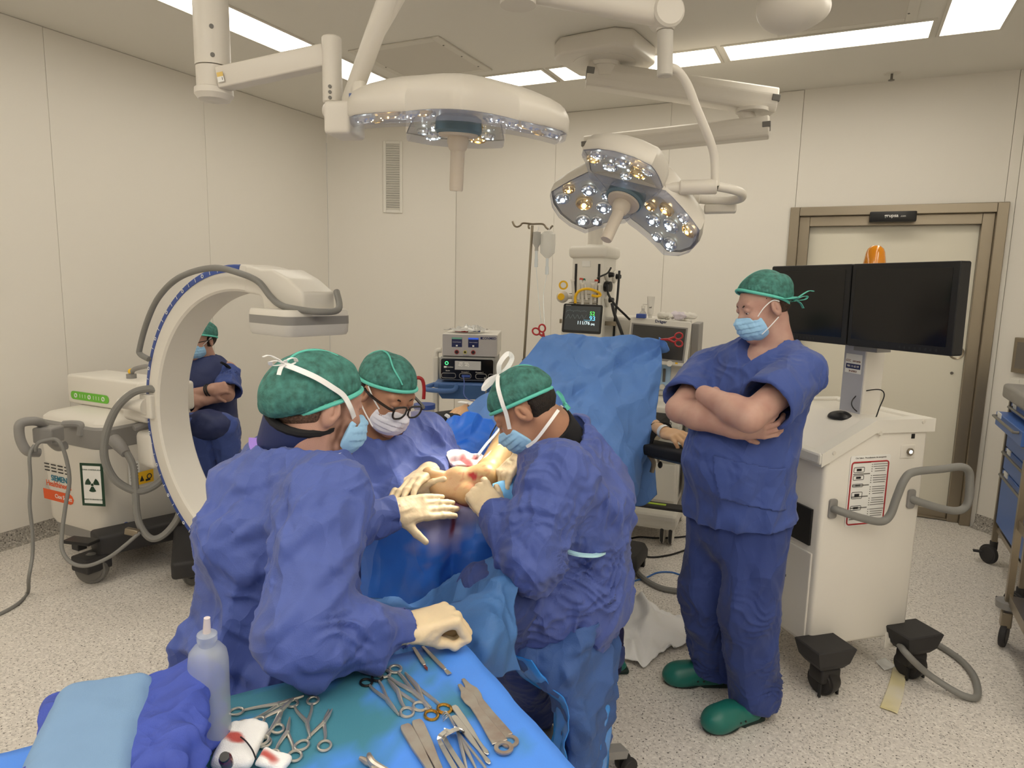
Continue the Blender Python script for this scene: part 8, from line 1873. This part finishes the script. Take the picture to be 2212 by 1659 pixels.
# ------------------------------------------------------------ instrument table
ZT = .92
def T2(px, py, z=0.0): return onz(px, py, ZT + .005 + z)
TC = Vector((-.70, 1.215, 0)); TL = Vector((-.58, -.81, 0)).normalized(); TW = Vector((.81, -.58, 0)).normalized()
tab_L, tab_W = .95, .62
def instrument_table():
    c = TC + TL * tab_L / 2 + TW * tab_W / 2; t = thing('instrument_table', 'instrument table under a blue drape in the foreground', 'table', c); o = Vector(c)
    b = MB(); M = Matrix((TL, -TW, Vector((0, 0, 1)))).transposed().to_4x4(); b.box((0, 0, ZT - .02), (tab_L - .02, tab_W - .02, .03), M=M); b.build('table_top', M_STEEL, t)
    for s in (-1, 1):
        for q in (-1, 1): b = MB(); b.cyl(M @ Vector((s * (tab_L / 2 - .06), q * (tab_W / 2 - .06), .06)), M @ Vector((s * (tab_L / 2 - .06), q * (tab_W / 2 - .06), ZT - .03)), .016); lg = b.build('leg', M_STEEL, t); b = MB(); caster(b, M @ Vector((s * (tab_L / 2 - .06), q * (tab_W / 2 - .06), .035)), .035, .02, (1, 0, 0)); b.build('caster', M_RUB, lg)
    n, m = 90, 74; ov = .62; a = np.linspace(-ov, tab_L + ov, n); w = np.linspace(-ov, tab_W + ov, m); A, W = np.meshgrid(a, w, indexing='ij')
    ea = np.where(A < 0, -A, np.where(A > tab_L, A - tab_L, 0)); ew = np.where(W < 0, -W, np.where(W > tab_W, W - tab_W, 0)); drop = np.hypot(ea, ew) * np.where((ea > 0) & (ew > 0), .82, 1)
    ca, cw = np.clip(A, 0, tab_L), np.clip(W, 0, tab_W); r = .012
    flare = .004 + .04 * np.clip(drop, 0, .6) + .016 * np.sin((ca + cw) * 30 + 2 * np.sin(7 * ca)) * np.clip(drop * 3, 0, 1) + .05 * ((ea > 0) & (ew > 0)) * np.clip(drop * 3, 0, 1)
    sa = np.where(A < 0, -1, np.where(A > tab_L, 1, 0)); sw = np.where(W < 0, -1, np.where(W > tab_W, 1, 0)); k = np.clip(drop / .03, 0, 1); nn = np.maximum(np.hypot(sa, sw), 1)
    xa = ca + sa * flare * k / nn; xw = cw + sw * flare * k / nn; z = ZT + .002 - np.maximum(0, drop - .012)
    P = np.stack([TC.x + TL.x * xa + TW.x * xw, TC.y + TL.y * xa + TW.y * xw, z], -1).reshape(-1, 3)
    i, j = np.meshgrid(np.arange(n - 1), np.arange(m - 1), indexing='ij'); i = i.ravel(); j = j.ravel(); Q = np.stack([i * m + j, (i + 1) * m + j, (i + 1) * m + j + 1, i * m + j + 1], 1)
    if vnormals(P, Q)[(n // 2) * m + m // 2][2] < 0: Q = Q[:, ::-1]
    N = vnormals(P, Q); fl = np.clip(drop.ravel() * 12, .12, 1); P = P + N * (crumple(P, .006, 6, 91) * fl + .0012 * wob(P, 9, 2))[:, None]
    S0 = vec(T2(640, 1560)); d = (P - S0); u = (d @ vec(TL)) / .26; v_ = (d @ vec(TW)) / .16
    st = np.clip(2.2 - 1.6 * np.hypot(u - .1, v_) + .7 * wob(P, 6, 4) + .3 * wob(P, 15, 5), 0, 1)
    st = np.maximum(st, .8 * np.clip(1.3 - np.linalg.norm(P - vec(T2(932, 1472)), axis=1) / .014, 0, 1)); bl = np.clip(1.5 - np.linalg.norm(P - vec(T2(923, 1473)), axis=1) / .0045, 0, 1)
    P, Q = thick(P, Q, .0025)
    mesh = mesh_of('table_drape', P - vec(o), Q, attr_mat('table_drape', obs(68, 118, 196), (('stain', obs(56, 104, 112)), ('spot', lin(130, 20, 30))), rough=.5, bump=.05, bscale=350, var=.06, vscale=6), None, attr={'stain': np.concatenate([st, st]), 'spot': np.concatenate([bl, bl])}); mesh.location = o
    tag(mesh, 'bright blue drape with greenish stains covering the instrument table', 'drape')
instrument_table()

M_INS = mat('instrument_steel', lin(206, 203, 196), rough=.3, metal=.8)
M_INSD = mat('instrument_dull', lin(188, 182, 172), rough=.4, metal=.7, c2=lin(172, 154, 142), vscale=28, vcontrast=.3)
M_GOLD = mat('instrument_gold', lin(214, 168, 80), rough=.25, metal=.95)
M_REDM = MATS['red_plastic']
def ringed(name, label, r1, r2, tip, R=.0115, ma=M_INS, ring_ma=None, cat=None, group=None, gap=.0, piv=.60, z=0.0, pts=None, cat_='forceps', th=.0030, curve=0.0):
    """scissors or clamp: two crossing halves, each with a finger ring"""
    a, b_, c = pts if pts else (T2(*r1, z), T2(*r2, z), T2(*tip, z + .002)); o = a.lerp(b_, .5); t = thing(name, label, cat_, o, group=group)
    a, b_, c = a - o, b_ - o, c - o; ax = c.normalized(); nz = ax.cross(a - b_).normalized(); nz = nz if nz.z > 0 or pts else -nz; sd = nz.cross(ax); pv = c * piv; L = c.length
    for k, (r, s) in enumerate(((a, 1), (b_, -1))):
        lift = nz * (.0016 * s); s_ = 1 if (r.dot(sd) > 0) else -1
        b = MB(); d = (pv - r).normalized(); M = face_m(r + nz * .001, d, nz.cross(d)); b.torus((0, 0, 0), R, th * .8, M=M, seg=24, rseg=8, sx=1.18)
        ring_o = None
        if ring_ma: ring_o = b; b = MB()
        st = r + d * R * 1.2; b.tube([st + nz * .001, st.lerp(pv, .35) + lift * .5 + sd * s_ * .002, pv + lift], [th * .75, th * 1.0, th * 1.35], seg=8, smooth=6)
        tip_ = c + sd * (-s_) * gap; mid = pv.lerp(tip_, .5) + sd * (-s_) * (gap * .3) + sd * curve; b.tube([pv + lift, mid + lift * .7, tip_ + lift * .3 + sd * curve * 2], [th * 1.35, th * 1.05, th * .45], seg=8, smooth=6)
        h = b.build('half', ma, t)
        if ring_o: ring_o.build('finger_ring', ring_ma, h)
    b = MB(); b.cyl(pv - nz * .005, pv + nz * .005, .0034, seg=14); b.build('pivot', M_INS, t)
    return t
HG = 'steel clamps at the left of the instrument table'
ringed('clamp', 'long clamp with its rings beside the bottle, tips pointing up right', (511, 1538), (524, 1566), (656, 1503), group=HG, R=.010)
ringed('clamp', 'clamp lying across the long one, rings near the gauze', (556, 1559), (567, 1600), (634, 1508), group=HG, R=.010, z=.008)
ringed('clamp', 'clamp with its rings at the top and tips pointing down, topmost of the group', (631, 1520), (676, 1514), (670, 1594), group=HG, R=.010)
ringed('clamp', 'open clamp at the right of the group, rings at the bottom, jaws up right', (652, 1611), (701, 1612), (714, 1532), group=HG, R=.0105, gap=.003)
ringed('clamp', 'clamp beside the gauze pointing straight up, rings at the bottom', (589, 1633), (637, 1634), (626, 1550), group=HG, R=.0105)
ringed('clamp', 'partly hidden clamp under the gauze, one ring showing, tips up right', (572, 1605), (600, 1575), (612, 1530), group=HG, R=.0095, z=.004)
ringed('scissors', 'slim scissors with black finger rings', (791, 1475), (815, 1464), (862, 1545), R=.0105, ring_ma=mat('black_coat', lin(24, 24, 26), rough=.3), cat_='scissors')
ringed('scissors', 'long curved steel scissors with rings at the top, second from the black-ringed pair', (829, 1456), (854, 1446), (932, 1530), R=.0115, cat_='scissors', th=.0036)
ringed('scissors', 'curved steel scissors with rings at the bottom, between the black and gold ones', (879, 1540), (907, 1527), (838, 1468), R=.0115, cat_='scissors', th=.0036)
ringed('scissors', 'scissors with gold coloured rings pointing up left', (932, 1546), (960, 1532), (875, 1453), R=.0115, ring_ma=M_GOLD, cat_='scissors', th=.0036)
def flat_tool(name, label, prof, p0, p1, ma, z=0.0, th=.003, cat='instrument', group=None, hole=None, bend=0):
    """flat tool: prof = (fraction along, half width)"""
    a, c = T2(*p0, z), T2(*p1, z); t = thing(name, label, cat, a, group=group); d = c - a; L = d.length; M = face_m((0, 0, 0), d, Vector((0, 0, 1)).cross(d))
    out = [(f * L, w) for f, w in prof] + [(f * L, -w) for f, w in prof[::-1]]
    b = MB()
    if hole:                                           # ring end
        f, R, r = hole; n = 20; ang = [2 * PI * k / n for k in range(n + 1)]
        b.loft([[M @ Vector((f * L + q * math.cos(x), q * math.sin(x), zz)) for q, zz in ((R, 0), (R, th), (r, th), (r, 0))] for x in ang], cap=False, smooth=False)
        out = [(x, y) for x, y in out]
    b.prism(out, 0, th, M=M, r=min(.0008, th * .3), seg=1); b.build('blade' if 'scalpel' not in name else 'handle', ma, t); return t, M, L
for k, (lab, p0, p1, dz) in enumerate((('scalpel with a blood-tipped blade, sticking out from under the gloved fist', (893, 1400), (917, 1438), 0), ('scalpel handle with a chisel end, right of the blood-tipped one', (913, 1398), (962, 1448), .001))):
    t, M, L = flat_tool('scalpel', lab, [(0, .0035), (.3, .0042), (.85, .0045), (1, .003)], p0, p1, M_INSD, dz, .003, 'scalpel')
    b = MB()
    if k == 0: b.prism([(L, .0022), (L + .012, .003), (L + .022, -.001), (L + .010, -.0035), (L, -.002)], .001, .0016, M=M); b.build('blade', mat('bloody_blade', lin(150, 96, 90), rough=.3, metal=.7, c2=lin(130, 24, 26), vscale=70), t)
    else: b.prism([(L, .0025), (L + .006, .0045), (L + .018, .0048), (L + .018, -.0048), (L + .006, -.0045), (L, -.0025)], .0005, .002, M=M); b.build('blade', M_INS, t)
lev = [(0, .0035), (.06, .005), (.12, .0065), (.2, .013), (.3, .0125), (.38, .0085), (.6, .010), (.85, .0135), (.945, .0145)]
flat_tool('bone_lever', 'bone lever with a round hole, upper of the crossed pair by the table edge', lev, (992, 1480), (1086, 1614), M_INSD, .003, .003, 'bone lever', hole=(1.02, .0165, .0095))
flat_tool('bone_lever', 'flat bone lever with a bloody tip, lower of the crossed pair', lev, (1000, 1468), (1098, 1600), M_INSD, .0, .0028, 'bone lever', hole=(1.02, .0165, .0095))
el = [(0, .004), (.04, .0062), (.3, .0062), (.55, .005), (.72, .0028), (.85, .003), (.95, .0045), (1, .002)]
flat_tool('elevator', 'slim periosteal elevator beside the bone levers', el, (980, 1526), (1054, 1632), M_INS, 0, .003, 'elevator', 'slim steel elevators'); flat_tool('elevator', 'slim elevator between the rake and the other elevator, pointing to the lower right', el, (979, 1548), (1058, 1652), M_INS, 0, .003, 'elevator', 'slim steel elevators')
ch = [(0, .006), (.03, .009), (.1, .0105), (.5, .0095), (.75, .007), (1, .0055)]
for lab, p0, p1 in (('broad steel chisel handle, left of the two lying side by side', (874, 1570), (930, 1668)), ('broad chisel handle with a drop of blood, right of the two', (899, 1560), (950, 1668))):
    t, M, L = flat_tool('chisel', lab, ch, p0, p1, M_INSD, 0, .006, 'chisel')
# rake and flat retractors
t = thing('rake_retractor', 'rake retractor with four curved prongs below the gold scissors', 'retractor', T2(966, 1545)); o = t.location
b = MB(); b.tube([T2(970, 1545, .006) - o, T2(980, 1565, .003) - o, T2(995, 1590, .003) - o, T2(1050, 1660, .003) - o], .0022, seg=8); b.build('shank', M_INS, t)
for k in range(4): b = MB(); q = T2(962 + 1.0 * k, 1541 + 4.5 * k, .008) - o; b.tube([T2(970, 1545, .006) - o, q + Vector((0, 0, .004)), q + Vector((-.006, -.002, -.004))], .0011, seg=6); b.build('prong', M_INS, t)
for lab, pts in (('bent flat retractor, left of the nested pair', ((968, 1576), (950, 1592), (954, 1610), (985, 1665))), ('bent flat retractor with a wide curved blade, right of the nested pair', ((990, 1573), (965, 1585), (962, 1600), (1005, 1668)))):
    t = thing('flat_retractor', lab, 'retractor', T2(*pts[1])); o = t.location; b = MB(); hz = (.020, .022, .006, .003); b.tube([T2(*p, h) - o for p, h in zip(pts, hz)], 1, smooth=5, flat=(.0042, .0010)); b.build('handle', M_INS, t); b = MB(); b.tube([T2(*pts[0], .020) - o, T2(*pts[0], .012) - o + TW * .006, T2(*pts[0], .002) - o + TW * .008], 1, smooth=5, flat=(.008, .001)); b.build('blade', M_INS, t)
t = thing('tissue_forceps', 'thin tissue forceps with two splayed arms under the retractors', 'forceps', T2(1000, 1600)); o = t.location
for p in ((1010, 1668), (1030, 1664)): b = MB(); b.tube([T2(988, 1580, .002) - o, T2(*((988 + p[0]) // 2, (1580 + p[1]) // 2), .003) - o, T2(*p, .001) - o], [.003, .0035, .0015], seg=8); b.build('arm', M_INS, t)
t = thing('bone_rongeur', 'bone nibbler with bloody jaws at the lower edge of the table', 'rongeur', T2(800, 1645)); o = t.location
b = MB(); b.tube([T2(797, 1630, .012) - o, T2(800, 1640, .014) - o, T2(812, 1652, .010) - o, T2(850, 1672, .008) - o], [.004, .006, .0055, .004], seg=8); b.build('upper_jaw', M_INSD, t); b = MB(); b.tube([T2(777, 1637, .008) - o, T2(792, 1645, .006) - o, T2(806, 1655, .006) - o, T2(812, 1690, .006) - o], [.003, .006, .0055, .005], seg=8); b.build('lower_jaw', M_INSD, t)
# irrigation bottle
p = onz(458, 1606, ZT + .004); t = thing('irrigation_bottle', 'translucent plastic bottle of clear fluid beside the blue pack', 'bottle', p); s = (onz(498, 1606, ZT) - onz(412, 1606, ZT)).length / 2; H = .205; rr = Matrix.Rotation(-.6, 4, 'Z') @ Matrix.Diagonal((1.12, .95, 1, 1))
M_PE = mat('milky_plastic', lin(206, 214, 220), rough=.3, alpha=.34, spec=.5); M_FL = mat('saline', lin(150, 172, 190), rough=.05, alpha=.2)
b = MB(); b.lathe([(0, 0), (s * .92, 0), (s, .008), (s, H * .72), (s * .93, H * .80), (s * .7, H * .85), (s * .42, H * .87), (s * .40, H * .90), (s * .5, H * .91), (s * .5, H * .96), (s * .42, H * .97), (0, H * .975)], 28, rr); b.build('body', M_PE, t)
b = MB(); b.lathe([(0, .004), (s * .9, .004), (s * .96, .01), (s * .96, H * .52), (0, H * .52)], 28, rr); b.build('fluid', M_FL, t)
b = MB(); b.cyl((0, 0, H * .97), (.002, 0, H * 1.10), .0065, .005); b.build('nozzle', mat('nozzle_clear', lin(226, 214, 212), rough=.2, alpha=.7), t)
# wrapped blue pack with paler band
a, c = onz(118, 1492, 1.045), onz(448, 1440, 1.045); ex = (c - a); ex.z = 0; Lx = ex.length; ex.normalize(); ey = Vector((-ex.y, ex.x, 0)); cen = (a + c) / 2 - ey * .125; cen.z = ZT + .066
t = thing('sterile_pack', 'folded blue wrapped pack with a pale blue band, bottom left corner', 'pack', (cen.x, cen.y, ZT + .004)); Rm = np.array(Matrix((ex, ey, Vector((0, 0, 1)))).transposed())
o = [U(RB((0, 0, .0), (Lx / 2, .128, .062), .018), .01), U(RB((.02, -.01, .03), (Lx / 2 - .03, .11, .036), .02), .01)]
P, Q = solid(xf(o, Rm, vec(cen)), .004); N = vnormals(P, Q); L_ = (P - vec(cen)) @ Rm; e_ = np.clip(np.abs(L_[:, 0]) / .10 - .35, .1, 1)
lay = np.sin((L_[:, 2] + .012 * wob(P, 5, 3)) * 190) * np.clip(np.hypot(L_[:, 0] / (Lx / 2), L_[:, 1] / .128) * 3 - 2, 0, 1)
P = P + N * ((crumple(P, .020, 7, 77, 8) + crumple(P, .008, 18, 78)) * e_ + .006 * lay)[:, None]; mesh_of('wrap', P, Q, mat('wrap_blue', obs(52, 66, 132), rough=.7, bump=.12, bscale=500, var=.12, vscale=9, crease=.7, cscale=12), t)
P, Q = solid(xf([U(RB((-.035, -.002, .002), (.072, .136, .0725), .03), .01)], Rm, vec(cen)), .004); N = vnormals(P, Q); P = P + N * crumple(P, .002, 9, 79)[:, None]; mesh_of('band', P, Q, mat('band_blue', obs(100, 124, 144), rough=.75, bump=.08, bscale=500, var=.06, vscale=12), t, 'pale blue paper band')
# gauze and vial
M_GZ = mat('gauze', obs(226, 214, 196), rough=.85, bump=.3, bscale=500); 
def gz(name, lab, p, sx, sy, h, rot, seed, z=0):
    c = T2(*p); t = V(c.x, c.y, ZT + .006 + h / 2 + z); A_ = np.array(Matrix.Rotation(rot, 3, 'Z') @ Matrix.Rotation(.12, 3, 'Y')); P, Q = solid(xf([U(RB((0, 0, 0), (sx, sy, h / 2), h * .45), .01)], A_, t), .003); N = vnormals(P, Q); P = P + N * crumple(P, .004, 16, seed)[:, None]
    bl = np.clip(1.3 - np.linalg.norm((P - t - np.array([-.012, -.004, h / 2])) / V(.018, .008, .02), axis=1) + .5 * wob(P, 20, seed), 0, .8); o = mesh_of(name, P - t, Q, attr_mat('gauze_stained', obs(226, 214, 196), (('blood', lin(190, 70, 60)),), rough=.85, bump=.3, bscale=500), None, attr={'blood': bl}); o.location = tuple(t); return tag(o, lab, 'gauze', None)
gz('gauze_swab', 'folded white gauze with a dark thread and blood spots beside the bottle', (522, 1622), .034, .050, .022, .5, 3); gz('gauze_swab', 'smaller folded gauze in front, at the bottom edge, with a blood spot', (590, 1652), .026, .018, .014, .25, 8, .0)
b = MB(); th_ = [T2(520, 1592, .028), T2(532, 1602, .029), T2(545, 1620, .029), T2(553, 1640, .026)]; b.tube([p - th_[0] for p in th_], .0013, seg=6); o = b.build('thread', M_DARK); o.location = th_[0]; tag(o, 'dark marker thread lying over the folded gauze', 'thread')
p = T2(492, 1650, .036); t = thing('vial', 'small brown-red vial lying on the gauze', 'vial', p); b = MB(); b.lathe([(0, 0), (.0085, 0), (.0095, .004), (.0095, .03), (.006, .036), (0, .036)], 18, align((.3, -.35, .55)).to_4x4()); b.build('glass', mat('vial_red', lin(100, 34, 30), rough=.1, spec=.8, coat=.5), t); b = MB(); b.lathe([(0, .034), (.007, .034), (.007, .042), (0, .042)], 16, align((.3, -.35, .55)).to_4x4()); b.build('cap', M_DARK, t)
# red towel clamps at the screen corners
for lab, r1, r2, tip, d in (('red clamp with open rings holding the left top corner of the drape screen', (1158, 716), (1171, 709), (1182, 738), 3.45), ('red clamp with open rings holding the right top corner of the drape screen', (1466, 726), (1466, 742), (1426, 733), 3.58)):
    ringed('drape_clamp', lab, None, None, None, R=.016, ma=M_REDM, pts=tuple(Vector(xyz(*q, d)) for q in (r1, r2, tip)), cat_='clamp', th=.0055, piv=.55)
